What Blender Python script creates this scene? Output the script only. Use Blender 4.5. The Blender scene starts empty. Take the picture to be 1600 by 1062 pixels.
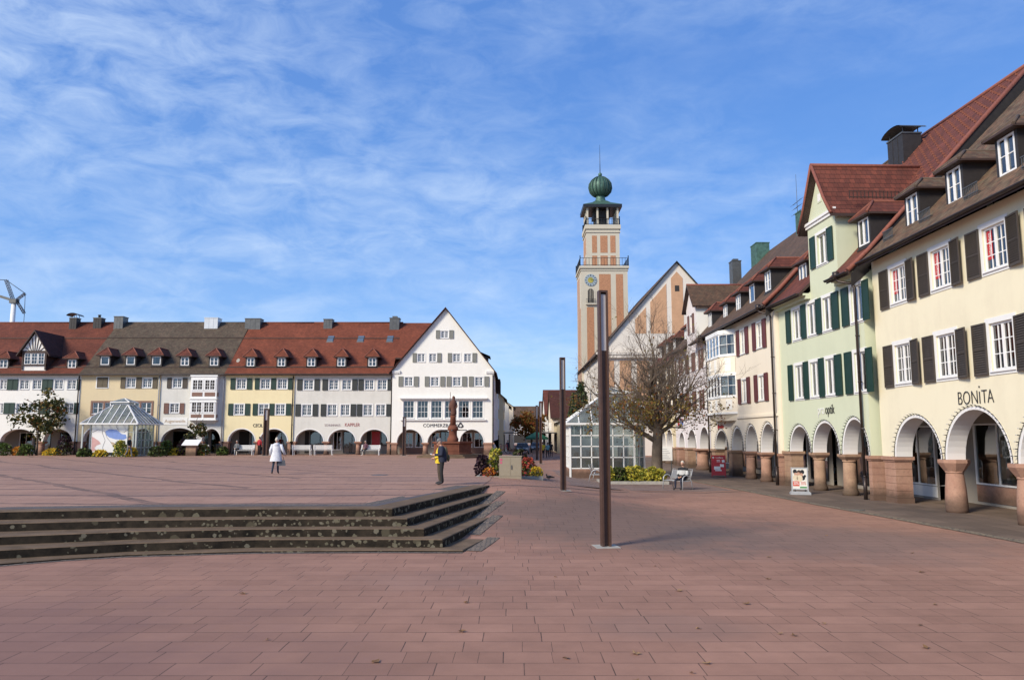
import bpy, bmesh, math, random
from mathutils import Vector, Matrix, noise
from mathutils.geometry import delaunay_2d_cdt
R = math.radians
SC = bpy.context.scene
COL = SC.collection
rnd = random.Random(7)

# ------------------------------------------------------------------ camera
cam_d = bpy.data.cameras.new('camera'); cam = bpy.data.objects.new('camera', cam_d); COL.objects.link(cam)
cam.location = (0, 0, 2.6); cam.rotation_euler = (R(97.0), 0, 0)
cam_d.sensor_width = 36; cam_d.lens = 27; cam_d.clip_end = 3000; cam_d.clip_start = .1
SC.camera = cam

# ------------------------------------------------------------------ world, sun, exposure
SC.view_settings.view_transform = 'Standard'; SC.view_settings.look = 'None'
SC.view_settings.exposure = 0.56; SC.view_settings.gamma = 1.0
SUNV = Vector((-0.62, -0.56, 0.54)).normalized()
SUN_EL = math.asin(SUNV.z); SUN_AZ = math.atan2(SUNV.x, SUNV.y)
W = bpy.data.worlds.new('World'); SC.world = W; W.use_nodes = True
nt = W.node_tree; nt.nodes.clear()
def N(nt, t, **kw):
    n = nt.nodes.new(t)
    for k, v in kw.items():
        if k.startswith('i_'):
            key = k[2:]
            n.inputs[int(key) if key.isdigit() else key].default_value = v
        else: setattr(n, k, v)
    return n
def L(nt, a, b): nt.links.new(a, b)
def math_n(nt, op, a, b=None, c=None):
    n = N(nt, 'ShaderNodeMath', operation=op)
    for i, v in enumerate((a, b, c)):
        if v is None: continue
        if isinstance(v, (int, float)): n.inputs[i].default_value = v
        else: L(nt, v, n.inputs[i])
    return n.outputs[0]
def mix_c(nt, f, a, b, mode='MIX'):
    n = N(nt, 'ShaderNodeMix', data_type='RGBA', blend_type=mode)
    for i, v in ((0, f), (6, a), (7, b)):
        if isinstance(v, (int, float)): n.inputs[i].default_value = v
        elif isinstance(v, (tuple, list)): n.inputs[i].default_value = (*v[:3], 1)
        else: L(nt, v, n.inputs[i])
    return n.outputs[2]
def ramp(nt, f, pts, interp='LINEAR'):
    n = N(nt, 'ShaderNodeValToRGB'); n.color_ramp.interpolation = interp
    e = n.color_ramp.elements
    while len(e) < len(pts): e.new(.5)
    for q, (p, c) in zip(e, pts):
        q.position = p; q.color = (c, c, c, 1) if isinstance(c, (int, float)) else (*c[:3], 1)
    L(nt, f, n.inputs[0]); return n.outputs[0]
def noise_n(nt, vec, scale, detail=4, rough=.55, dist=0, dim='3D'):
    n = N(nt, 'ShaderNodeTexNoise', noise_dimensions=dim)
    n.inputs['Scale'].default_value = scale; n.inputs['Detail'].default_value = detail
    n.inputs['Roughness'].default_value = rough; n.inputs['Distortion'].default_value = dist
    if vec is not None: L(nt, vec, n.inputs['Vector'])
    return n.outputs['Fac']
sky = N(nt, 'ShaderNodeTexSky', sky_type='NISHITA', sun_disc=False)
sky.sun_elevation = SUN_EL; sky.sun_rotation = SUN_AZ % (2 * math.pi)
sky.altitude = 730; sky.air_density = 1.0; sky.dust_density = 0.35; sky.ozone_density = 2.2
tc = N(nt, 'ShaderNodeTexCoord'); sp = N(nt, 'ShaderNodeSeparateXYZ'); L(nt, tc.outputs['Generated'], sp.inputs[0])
zc = math_n(nt, 'ADD', math_n(nt, 'MAXIMUM', sp.outputs[2], 0.0), 0.16)
cx = math_n(nt, 'DIVIDE', sp.outputs[0], zc); cy = math_n(nt, 'DIVIDE', sp.outputs[1], zc)
cv = N(nt, 'ShaderNodeCombineXYZ'); L(nt, cx, cv.inputs[0]); L(nt, cy, cv.inputs[1])
mp = N(nt, 'ShaderNodeMapping'); mp.inputs['Rotation'].default_value = (0, 0, R(-38)); mp.inputs['Scale'].default_value = (.62, 1.15, 1); mp.inputs['Location'].default_value = (3.1, 1.7, 0)
L(nt, cv.outputs[0], mp.inputs[0])
n_big = noise_n(nt, mp.outputs[0], 0.62, 3, .5, .3)
mp2 = N(nt, 'ShaderNodeMapping'); mp2.inputs['Rotation'].default_value = (0, R(-24), 0); mp2.inputs['Scale'].default_value = (9, 9, 21); L(nt, tc.outputs['Generated'], mp2.inputs[0])
n_fine = noise_n(nt, mp2.outputs[0], 1.5, 10, .62, .5)
n_mid = noise_n(nt, mp.outputs[0], 2.1, 7, .62, .45)
# broad cover: thicker to the west and overhead, clear to the north-east
cov = math_n(nt, 'ADD', math_n(nt, 'MULTIPLY', n_big, 1.1), math_n(nt, 'ADD', math_n(nt, 'MULTIPLY', n_mid, .55), math_n(nt, 'MULTIPLY', sp.outputs[0], -.30)))
cm = N(nt, 'ShaderNodeMapRange'); L(nt, cov, cm.inputs[0]); cm.inputs[1].default_value = .54; cm.inputs[2].default_value = 1.10; cm.inputs[3].default_value = 0.05; cm.inputs[4].default_value = 1.0
fm = N(nt, 'ShaderNodeMapRange'); L(nt, math_n(nt, 'ADD', math_n(nt, 'MULTIPLY', n_fine, .7), math_n(nt, 'MULTIPLY', n_mid, .3)), fm.inputs[0]); fm.inputs[1].default_value = .38; fm.inputs[2].default_value = .68; fm.inputs[3].default_value = 0.04; fm.inputs[4].default_value = .66
cn = math_n(nt, 'MULTIPLY', cm.outputs[0], fm.outputs[0])
grad = ramp(nt, sp.outputs[2], [(0, (3.8, 5.1, 6.4)), (.08, (2.7, 4.2, 6.3)), (.16, (1.75, 3.2, 6.0)), (.26, (1.1, 2.5, 5.6)), (.45, (.75, 1.9, 5.0)), (1, (.45, 1.3, 3.8))])
skt = mix_c(nt, .25, grad, mix_c(nt, 1.0, sky.outputs[0], (0.62, 0.88, 1.16), 'MULTIPLY'))
skc = mix_c(nt, cn, skt, (4.6, 5.6, 7.0))
bg = N(nt, 'ShaderNodeBackground'); bg.inputs['Strength'].default_value = 0.105
L(nt, skc, bg.inputs[0]); wo = N(nt, 'ShaderNodeOutputWorld'); L(nt, bg.outputs[0], wo.inputs[0])
sd = bpy.data.lights.new('sun', 'SUN'); sd.energy = 3.1; sd.angle = R(16); sd.color = (1.0, .90, .74)
so = bpy.data.objects.new('sun', sd); COL.objects.link(so); so.location = (-20, -20, 40)
so.rotation_euler = SUNV.to_track_quat('Z', 'Y').to_euler()

# ------------------------------------------------------------------ materials
def new_mat(name):
    m = bpy.data.materials.new(name); m.use_nodes = True
    t = m.node_tree; b = t.nodes['Principled BSDF']; return m, t, b
_mc = {}
def plain(name, col, rough=.6, var=.12, scale=6, metal=0, spec=.5, bump=0.0):
    if name in _mc: return _mc[name]
    m, t, b = new_mat(name)
    c = N(t, 'ShaderNodeTexCoord').outputs['Object']
    n = noise_n(t, c, scale, 5, .6)
    f = N(t, 'ShaderNodeMapRange'); L(t, n, f.inputs[0]); f.inputs[1].default_value = .25; f.inputs[2].default_value = .75
    f.inputs[3].default_value = 1 - var; f.inputs[4].default_value = 1 + var
    o = N(t, 'ShaderNodeVectorMath', operation='SCALE'); o.inputs[0].default_value = col[:3]; L(t, f.outputs[0], o.inputs['Scale'])
    L(t, o.outputs[0], b.inputs['Base Color'])
    b.inputs['Roughness'].default_value = rough; b.inputs['Metallic'].default_value = metal
    b.inputs['Specular IOR Level'].default_value = spec
    if bump:
        bp = N(t, 'ShaderNodeBump'); bp.inputs['Strength'].default_value = bump; bp.inputs['Distance'].default_value = .02
        L(t, noise_n(t, c, scale * 8, 4, .6), bp.inputs['Height']); L(t, bp.outputs[0], b.inputs['Normal'])
    _mc[name] = m; return m
def plaster(name, col, dirt=.22, dcol=(.32, .30, .26)):
    if name in _mc: return _mc[name]
    m, t, b = new_mat(name)
    c = N(t, 'ShaderNodeTexCoord').outputs['Object']
    n1 = noise_n(t, c, .45, 6, .62, .4); n2 = noise_n(t, c, 3.5, 6, .65)
    mpn = N(t, 'ShaderNodeMapping'); mpn.inputs['Scale'].default_value = (2.2, 2.2, .18); L(t, c, mpn.inputs[0])
    n3 = noise_n(t, mpn.outputs[0], 1.0, 5, .6)
    f = math_n(t, 'ADD', math_n(t, 'MULTIPLY', n1, .5), math_n(t, 'ADD', math_n(t, 'MULTIPLY', n2, .2), math_n(t, 'MULTIPLY', n3, .3)))
    mr = N(t, 'ShaderNodeMapRange'); L(t, f, mr.inputs[0]); mr.inputs[1].default_value = .47; mr.inputs[2].default_value = .72; mr.inputs[3].default_value = 0; mr.inputs[4].default_value = dirt
    L(t, mix_c(t, mr.outputs[0], col, dcol), b.inputs['Base Color'])
    b.inputs['Roughness'].default_value = .9; b.inputs['Specular IOR Level'].default_value = .2
    bp = N(t, 'ShaderNodeBump'); bp.inputs['Strength'].default_value = .25; bp.inputs['Distance'].default_value = .01
    L(t, noise_n(t, c, 28, 5, .6), bp.inputs['Height']); L(t, bp.outputs[0], b.inputs['Normal'])
    _mc[name] = m; return m
def tiles(name, ca, cb, moss=None, mossf=.5, tw=.19, th=.165, streak=None):
    m, t, b = new_mat(name)
    uv = N(t, 'ShaderNodeUVMap').outputs[0]; s = N(t, 'ShaderNodeSeparateXYZ'); L(t, uv, s.inputs[0])
    v = math_n(t, 'DIVIDE', s.outputs[1], th); row = math_n(t, 'FLOOR', v); fv = math_n(t, 'FRACT', v)
    u = math_n(t, 'ADD', math_n(t, 'DIVIDE', s.outputs[0], tw), math_n(t, 'MULTIPLY', row, .5))
    colm = math_n(t, 'FLOOR', u); fu = math_n(t, 'FRACT', u)
    cb_ = N(t, 'ShaderNodeCombineXYZ'); L(t, colm, cb_.inputs[0]); L(t, row, cb_.inputs[1])
    wn = N(t, 'ShaderNodeTexWhiteNoise', noise_dimensions='2D'); L(t, cb_.outputs[0], wn.inputs['Vector'])
    c = mix_c(t, wn.outputs['Value'], ca, cb)
    big = noise_n(t, uv, .6, 6, .65)
    mr = N(t, 'ShaderNodeMapRange'); L(t, big, mr.inputs[0]); mr.inputs[1].default_value = .3; mr.inputs[2].default_value = .7; mr.inputs[3].default_value = .72; mr.inputs[4].default_value = 1.22
    sv = N(t, 'ShaderNodeVectorMath', operation='SCALE'); L(t, c, sv.inputs[0]); L(t, mr.outputs[0], sv.inputs['Scale'])
    c = sv.outputs[0]
    if moss:
        mf = ramp(t, noise_n(t, uv, 2.3, 8, .7), [(.46, 0), (.66, mossf)]); c = mix_c(t, mf, c, moss)
    if streak:
        sf = ramp(t, noise_n(t, uv, 9, 6, .75), [(.6, 0), (.75, .55)]); c = mix_c(t, sf, c, streak)
    # narrow dark gaps between and below tiles
    g1 = math_n(t, 'LESS_THAN', fv, .10); g2 = math_n(t, 'LESS_THAN', fu, .06)
    g = math_n(t, 'MAXIMUM', g1, math_n(t, 'MULTIPLY', g2, .6))
    c = mix_c(t, math_n(t, 'MULTIPLY', g, .8), c, (.012, .008, .006))
    L(t, c, b.inputs['Base Color']); b.inputs['Roughness'].default_value = .82; b.inputs['Specular IOR Level'].default_value = .25
    h = math_n(t, 'ADD', math_n(t, 'SUBTRACT', 1.0, fv), math_n(t, 'MULTIPLY', wn.outputs['Value'], .35))
    h = math_n(t, 'SUBTRACT', h, math_n(t, 'MULTIPLY', g2, .5))
    bp = N(t, 'ShaderNodeBump'); bp.inputs['Strength'].default_value = .7; bp.inputs['Distance'].default_value = .02
    L(t, h, bp.inputs['Height']); L(t, bp.outputs[0], b.inputs['Normal'])
    return m
def glass_mat(name, tint=(.55, .6, .62), refl=1.0, dust=0.0, dcol=(.42, .46, .43)):
    m = bpy.data.materials.new(name); m.use_nodes = True; t = m.node_tree; t.nodes.clear()
    tr = N(t, 'ShaderNodeBsdfTransparent'); tr.inputs[0].default_value = (*tint, 1)
    gl = N(t, 'ShaderNodeBsdfGlossy'); gl.inputs['Roughness'].default_value = .03; gl.inputs[0].default_value = (.95, .97, 1, 1)
    fr = N(t, 'ShaderNodeFresnel'); fr.inputs[0].default_value = 1.52
    g = N(t, 'ShaderNodeNewGeometry')
    bp = N(t, 'ShaderNodeBump'); bp.inputs['Strength'].default_value = .06; bp.inputs['Distance'].default_value = .05
    L(t, noise_n(t, g.outputs['Position'], 1.4, 2, .5), bp.inputs['Height'])
    L(t, bp.outputs[0], gl.inputs['Normal'])
    f = math_n(t, 'MINIMUM', math_n(t, 'MULTIPLY_ADD', fr.outputs[0], 1.6 * refl, .05 * refl), 1.0)
    mx = N(t, 'ShaderNodeMixShader'); L(t, f, mx.inputs[0]); L(t, tr.outputs[0], mx.inputs[1]); L(t, gl.outputs[0], mx.inputs[2])
    sh = mx.outputs[0]
    if dust:   # a film of dirt on the panes
        df = N(t, 'ShaderNodeBsdfDiffuse'); df.inputs[0].default_value = (*dcol, 1); m2 = N(t, 'ShaderNodeMixShader')
        dn = N(t, 'ShaderNodeMapRange'); L(t, noise_n(t, g.outputs['Position'], 1.1, 4, .6), dn.inputs[0]); dn.inputs[1].default_value = .3; dn.inputs[2].default_value = .7; dn.inputs[3].default_value = dust * .6; dn.inputs[4].default_value = dust * 1.3
        L(t, dn.outputs[0], m2.inputs[0]); L(t, sh, m2.inputs[1]); L(t, df.outputs[0], m2.inputs[2]); sh = m2.outputs[0]
    o = N(t, 'ShaderNodeOutputMaterial'); L(t, sh, o.inputs[0]); return m
def stone_mat(name, c1, c2, blk=None, dark=(.06, .045, .035), damp=0.0):
    m, t, b = new_mat(name)
    c = N(t, 'ShaderNodeTexCoord').outputs['Object']
    n = noise_n(t, c, 1.6, 7, .65, .3); col = mix_c(t, ramp(t, n, [(.35, 0), (.65, 1)]), c1, c2)
    n2 = noise_n(t, c, 14, 6, .7); col = mix_c(t, ramp(t, n2, [(.5, 0), (.75, .35)]), col, dark)
    if damp:
        s = N(t, 'ShaderNodeSeparateXYZ'); L(t, c, s.inputs[0])
        zz = math_n(t, 'ADD', s.outputs[2], math_n(t, 'MULTIPLY', noise_n(t, c, 3, 4, .6), -.5))
        mr = N(t, 'ShaderNodeMapRange'); L(t, zz, mr.inputs[0]); mr.inputs[1].default_value = .0; mr.inputs[2].default_value = .42; mr.inputs[3].default_value = damp; mr.inputs[4].default_value = 0
        col = mix_c(t, mr.outputs[0], col, dark)
    L(t, col, b.inputs['Base Color']); b.inputs['Roughness'].default_value = .9; b.inputs['Specular IOR Level'].default_value = .12
    bp = N(t, 'ShaderNodeBump'); bp.inputs['Strength'].default_value = .4; bp.inputs['Distance'].default_value = .015
    L(t, n2, bp.inputs['Height']); L(t, bp.outputs[0], b.inputs['Normal'])
    return m
def paving(name, c1, c2, rowh=.45, wmin=.55, wvar=.45, joint=.013, jcol=(.022, .015, .012), rot=0, stain=.5, strips=None, blotches=(), jf=.85):
    m, t, b = new_mat(name)
    pos = N(t, 'ShaderNodeNewGeometry').outputs['Position']
    mp = N(t, 'ShaderNodeMapping'); mp.inputs['Rotation'].default_value = (0, 0, rot); L(t, pos, mp.inputs[0])
    wv = N(t, 'ShaderNodeTexNoise'); wv.inputs['Scale'].default_value = .8; wv.inputs['Detail'].default_value = 2; L(t, mp.outputs[0], wv.inputs['Vector'])
    wm = N(t, 'ShaderNodeVectorMath', operation='MULTIPLY_ADD'); L(t, wv.outputs['Color'], wm.inputs[0]); wm.inputs[1].default_value = (.03, .03, 0); L(t, mp.outputs[0], wm.inputs[2])
    s = N(t, 'ShaderNodeSeparateXYZ'); L(t, wm.outputs[0], s.inputs[0])
    v = math_n(t, 'DIVIDE', s.outputs[1], rowh); row = math_n(t, 'FLOOR', v); fv = math_n(t, 'FRACT', v)
    w1 = N(t, 'ShaderNodeTexWhiteNoise', noise_dimensions='1D'); L(t, row, w1.inputs['W'])
    ww = math_n(t, 'MULTIPLY_ADD', w1.outputs['Value'], wvar, wmin)
    u = math_n(t, 'DIVIDE', math_n(t, 'ADD', s.outputs[0], math_n(t, 'MULTIPLY', w1.outputs['Value'], 37.0)), ww)
    cu = math_n(t, 'FLOOR', u); fu = math_n(t, 'FRACT', u)
    cb = N(t, 'ShaderNodeCombineXYZ'); L(t, cu, cb.inputs[0]); L(t, row, cb.inputs[1])
    w2 = N(t, 'ShaderNodeTexWhiteNoise', noise_dimensions='2D'); L(t, cb.outputs[0], w2.inputs['Vector'])
    # some slabs are halved
    half = math_n(t, 'GREATER_THAN', w2.outputs['Value'], .72)
    fu2 = math_n(t, 'FRACT', math_n(t, 'MULTIPLY', fu, math_n(t, 'ADD', half, 1.0)))
    ju = math_n(t, 'LESS_THAN', fu2, math_n(t, 'DIVIDE', joint, ww)); jv = math_n(t, 'LESS_THAN', fv, joint / rowh)
    j = math_n(t, 'MAXIMUM', ju, jv)
    jn = ramp(t, noise_n(t, pos, 1.3, 3, .6), [(.3, .45), (.6, 1)])
    j = math_n(t, 'MULTIPLY', j, math_n(t, 'MULTIPLY', jn, jf))
    col = mix_c(t, w2.outputs['Value'], c1, c2)
    n1 = noise_n(t, pos, .22, 6, .6, .5); n2 = noise_n(t, pos, 1.7, 7, .68); n3 = noise_n(t, pos, 60, 3, .7)
    f = math_n(t, 'ADD', math_n(t, 'MULTIPLY', n1, .55), math_n(t, 'MULTIPLY', n2, .45))
    mr = N(t, 'ShaderNodeMapRange'); L(t, f, mr.inputs[0]); mr.inputs[1].default_value = .34; mr.inputs[2].default_value = .64; mr.inputs[3].default_value = 1.14; mr.inputs[4].default_value = 1.14 - .42 * stain
    g = math_n(t, 'MULTIPLY', mr.outputs[0], math_n(t, 'MULTIPLY_ADD', n3, .22, .89))
    sv = N(t, 'ShaderNodeVectorMath', operation='SCALE'); L(t, col, sv.inputs[0]); L(t, g, sv.inputs['Scale']); col = sv.outputs[0]
    sps = N(t, 'ShaderNodeSeparateXYZ'); L(t, pos, sps.inputs[0])
    wrp = noise_n(t, pos, .35, 5, .62)
    # dark patches with warped edges: stains, plus cloud shade painted round the near lamp
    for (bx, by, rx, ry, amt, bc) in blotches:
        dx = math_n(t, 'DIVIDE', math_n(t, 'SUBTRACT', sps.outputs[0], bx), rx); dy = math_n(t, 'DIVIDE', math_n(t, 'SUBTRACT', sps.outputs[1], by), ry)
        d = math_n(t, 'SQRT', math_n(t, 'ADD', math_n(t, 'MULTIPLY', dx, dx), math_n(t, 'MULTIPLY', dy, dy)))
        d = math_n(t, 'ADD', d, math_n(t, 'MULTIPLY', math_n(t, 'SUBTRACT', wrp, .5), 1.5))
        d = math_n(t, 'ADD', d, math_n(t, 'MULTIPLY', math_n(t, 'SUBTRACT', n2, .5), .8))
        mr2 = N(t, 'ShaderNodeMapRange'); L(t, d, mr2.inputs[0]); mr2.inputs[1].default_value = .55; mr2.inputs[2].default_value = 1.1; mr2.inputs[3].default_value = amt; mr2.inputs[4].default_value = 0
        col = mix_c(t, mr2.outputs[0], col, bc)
    if strips:
        sw = noise_n(t, pos, .12, 3, .5); sw2 = noise_n(t, pos, 2.2, 5, .7)
        yy = math_n(t, 'ADD', sps.outputs[1], math_n(t, 'MULTIPLY', sps.outputs[0], strips[2]))
        yy = math_n(t, 'ADD', yy, math_n(t, 'MULTIPLY', sw, 2.0))
        fs = math_n(t, 'FRACT', math_n(t, 'DIVIDE', yy, strips[0]))
        fs = math_n(t, 'ADD', fs, math_n(t, 'MULTIPLY', math_n(t, 'SUBTRACT', sw2, .5), .10))
        k = math_n(t, 'MULTIPLY', math_n(t, 'LESS_THAN', fs, strips[1]), ramp(t, sw2, [(.28, .15), (.62, 1)]))
        col = mix_c(t, math_n(t, 'MULTIPLY', k, .85), col, (.085, .058, .05))
        # second family of dark sett bands, fanning out across the west half
        y2 = math_n(t, 'ADD', sps.outputs[1], math_n(t, 'MULTIPLY', sps.outputs[0], 1.05)); y2 = math_n(t, 'ADD', y2, math_n(t, 'MULTIPLY', sw, 3.0))
        f2 = math_n(t, 'ADD', math_n(t, 'FRACT', math_n(t, 'DIVIDE', y2, 6.2)), math_n(t, 'MULTIPLY', math_n(t, 'SUBTRACT', sw2, .5), .06))
        k2 = math_n(t, 'MULTIPLY', math_n(t, 'LESS_THAN', f2, .085), ramp(t, sw2, [(.3, .1), (.6, 1)])); k2 = math_n(t, 'MULTIPLY', k2, math_n(t, 'LESS_THAN', sps.outputs[0], -9.0))
        col = mix_c(t, math_n(t, 'MULTIPLY', k2, .8), col, (.10, .068, .055))
    col = mix_c(t, j, col, jcol)
    L(t, col, b.inputs['Base Color']); b.inputs['Roughness'].default_value = .8; b.inputs['Specular IOR Level'].default_value = .3
    h = math_n(t, 'SUBTRACT', math_n(t, 'MULTIPLY_ADD', w2.outputs['Value'], .25, math_n(t, 'MULTIPLY', n3, .25)), math_n(t, 'MULTIPLY', j, 1.0))
    bp = N(t, 'ShaderNodeBump'); bp.inputs['Strength'].default_value = .45; bp.inputs['Distance'].default_value = .012
    L(t, h, bp.inputs['Height']); L(t, bp.outputs[0], b.inputs['Normal'])
    return m
def setts(name, c1, c2, scale=9, gap=(.05, .045, .04)):
    m, t, b = new_mat(name)
    pos = N(t, 'ShaderNodeNewGeometry').outputs['Position']
    vo = N(t, 'ShaderNodeTexVoronoi', feature='DISTANCE_TO_EDGE'); vo.inputs['Scale'].default_value = scale; vo.inputs['Randomness'].default_value = .6; L(t, pos, vo.inputs['Vector'])
    vc = N(t, 'ShaderNodeTexVoronoi', feature='F1'); vc.inputs['Scale'].default_value = scale; vc.inputs['Randomness'].default_value = .6; L(t, pos, vc.inputs['Vector'])
    s = N(t, 'ShaderNodeSeparateXYZ'); L(t, vc.outputs['Color'], s.inputs[0])
    col = mix_c(t, s.outputs[0], c1, c2)
    col = mix_c(t, math_n(t, 'LESS_THAN', vo.outputs['Distance'], .08), col, gap)
    L(t, col, b.inputs['Base Color']); b.inputs['Roughness'].default_value = .85
    bp = N(t, 'ShaderNodeBump'); bp.inputs['Strength'].default_value = .6; bp.inputs['Distance'].default_value = .02
    L(t, math_n(t, 'MINIMUM', vo.outputs['Distance'], .2), bp.inputs['Height']); L(t, bp.outputs[0], b.inputs['Normal'])
    return m
def leaf_mat(name, ca, cb, cc=None, rough=.6, trans=.25):
    m, t, b = new_mat(name)
    at = N(t, 'ShaderNodeNewGeometry'); r = at.outputs['Random Per Island']
    c = mix_c(t, r, ca, cb)
    if cc: c = mix_c(t, ramp(t, r, [(.7, 0), (.72, 1)]), c, cc)
    L(t, c, b.inputs['Base Color']); b.inputs['Roughness'].default_value = rough; b.inputs['Specular IOR Level'].default_value = .25
    tl = N(t, 'ShaderNodeBsdfTranslucent'); L(t, c, tl.inputs[0])
    mx = N(t, 'ShaderNodeMixShader'); mx.inputs[0].default_value = trans; L(t, b.outputs[0], mx.inputs[1]); L(t, tl.outputs[0], mx.inputs[2])
    L(t, mx.outputs[0], t.nodes['Material Output'].inputs[0]); return m

M = dict(
 white=plaster('plaster_white', (.84, .82, .76), .14), whitegrey=plaster('plaster_grey', (.68, .66, .60), .32), cream=plaster('plaster_cream', (.70, .58, .37), .2), lilac=plaster('plaster_pale', (.66, .62, .60), .22),
 yellow=plaster('plaster_yellow', (.82, .71, .44), .2, (.5, .40, .24)), bonita=plaster('plaster_buttercream', (.80, .73, .54), .34, (.52, .45, .33)), green=plaster('plaster_sage', (.60, .63, .46), .32, (.42, .45, .33)),
 pink=plaster('plaster_peach', (.82, .73, .59), .18, (.5, .42, .34)), lav=plaster('plaster_lavender', (.72, .66, .64), .25), arch=plaster('plaster_arch', (.78, .76, .74), .1),
 trim=plain('white_paint', (.80, .79, .76), .5, .04), winw=plain('white_window_frame', (.84, .83, .81), .4, .03),
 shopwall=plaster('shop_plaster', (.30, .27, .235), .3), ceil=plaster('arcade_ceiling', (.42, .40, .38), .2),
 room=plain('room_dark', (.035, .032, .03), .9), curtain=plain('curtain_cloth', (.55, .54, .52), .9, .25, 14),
 sh_green=plain('shutter_dark_green', (.008, .035, .024), .55, .2), sh_black=plain('shutter_black', (.028, .032, .03), .6, .2), sh_brown=plain('shutter_brown', (.060, .046, .034), .6, .2), sh_olive=plain('shutter_olive', (.11, .085, .05), .65, .2),
 sh_red=plain('shutter_oxblood', (.11, .022, .020), .55, .2), sh_grey=plain('shutter_grey', (.20, .20, .175), .65, .15), sh_rust=plain('shutter_rust', (.16, .075, .055), .6, .2),
 slate=plain('dormer_slate', (.026, .022, .021), .6, .3, 5), metal=plain('sheet_metal', (.13, .13, .125), .45, .25, 3, .5), bright=plain('bright_metal', (.62, .63, .63), .4, .1, 3, .4), copper=plain('copper_patina', (.075, .15, .115), .55, .45, 3, .3),
 gutter=plain('gutter_brown', (.045, .032, .028), .4, .2, 4, .4), wood=plain('dark_timber', (.05, .028, .022), .7, .2), black=plain('black_paint', (.015, .015, .016), .4, .1), lettering=plain('dark_lettering', (.03, .03, .035), .5, .05),
 redletter=plain('red_lettering', (.42, .14, .12), .6, .1), red=plain('red_paint', (.48, .018, .02), .45, .08), blue=plain('blue_paint', (.06, .14, .42), .5, .1), gold=plain('gold_leaf', (.85, .55, .10), .25, .05, 3, .9), clockblue=plain('clock_blue', (.30, .36, .40), .5, .08),
 corten=plain('lamp_brown_steel', (.085, .044, .030), .5, .25, 5, .2), lampglass=plain('lamp_glass', (.46, .42, .41), .15, .05), steel=plain('stainless', (.55, .55, .54), .3, .1, 4, .8), silver=plain('silver_paint', (.45, .46, .47), .4, .08, 3, .3),
 brownpanel=plain('brown_panel', (.22, .12, .085), .7, .12), orange=plain('rendered_orange', (.53, .31, .18), .85, .12, 1.5), towerbrick=plain('tower_brick', (.42, .205, .110), .85, .28, 5, bump=.3), towerstone=plaster('tower_concrete', (.56, .51, .41), .25), stadtwhite=plaster('gable_white', (.72, .66, .58), .12),
 sand=stone_mat('red_sandstone', (.44, .265, .19), (.36, .20, .145), damp=.75), sand2=stone_mat('ochre_sandstone', (.42, .28, .185), (.33, .20, .14), damp=.8), fountain=stone_mat('fountain_sandstone', (.22, .085, .052), (.14, .055, .036)),
 cab=plain('cabinet_beige', (.30, .255, .18), .55, .06), grip=plain('skin', (.52, .30, .21), .55, .05), soil=plain('soil', (.04, .03, .022), .95, .3), concrete=plain('concrete_kerb', (.36, .34, .30), .9, .2),
 red_a=tiles('roof_tiles_red', (.185, .054, .030), (.13, .038, .023), (.10, .04, .025), .35), red_b=tiles('roof_tiles_bright_red', (.235, .066, .034), (.165, .047, .025), (.14, .05, .028), .3), red_c=tiles('roof_tiles_rust', (.185, .055, .035), (.115, .037, .026), (.08, .035, .025), .4, .24, .30), brown_a=tiles('roof_tiles_brown', (.125, .088, .060), (.075, .053, .038), (.135, .118, .078), .5, streak=(.20, .185, .15)),
 brown_b=tiles('roof_tiles_mossy', (.19, .105, .063), (.085, .052, .034), (.20, .17, .105), .65, .2, .17, streak=(.26, .22, .16)), brown_c=tiles('roof_tiles_weathered', (.14, .08, .05), (.085, .053, .036), (.11, .09, .055), .4),
 darkred=tiles('roof_tiles_dark', (.085, .03, .024), (.06, .022, .018)), glass=glass_mat('window_glass'), glassd=glass_mat('shop_glass', (.33, .36, .36), 1.2), glassk=glass_mat('kiosk_glass', (.66, .72, .72), .6, .14), roofglass=glass_mat('kiosk_roof_glass', (.58, .64, .61), .4, .28),
)

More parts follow.
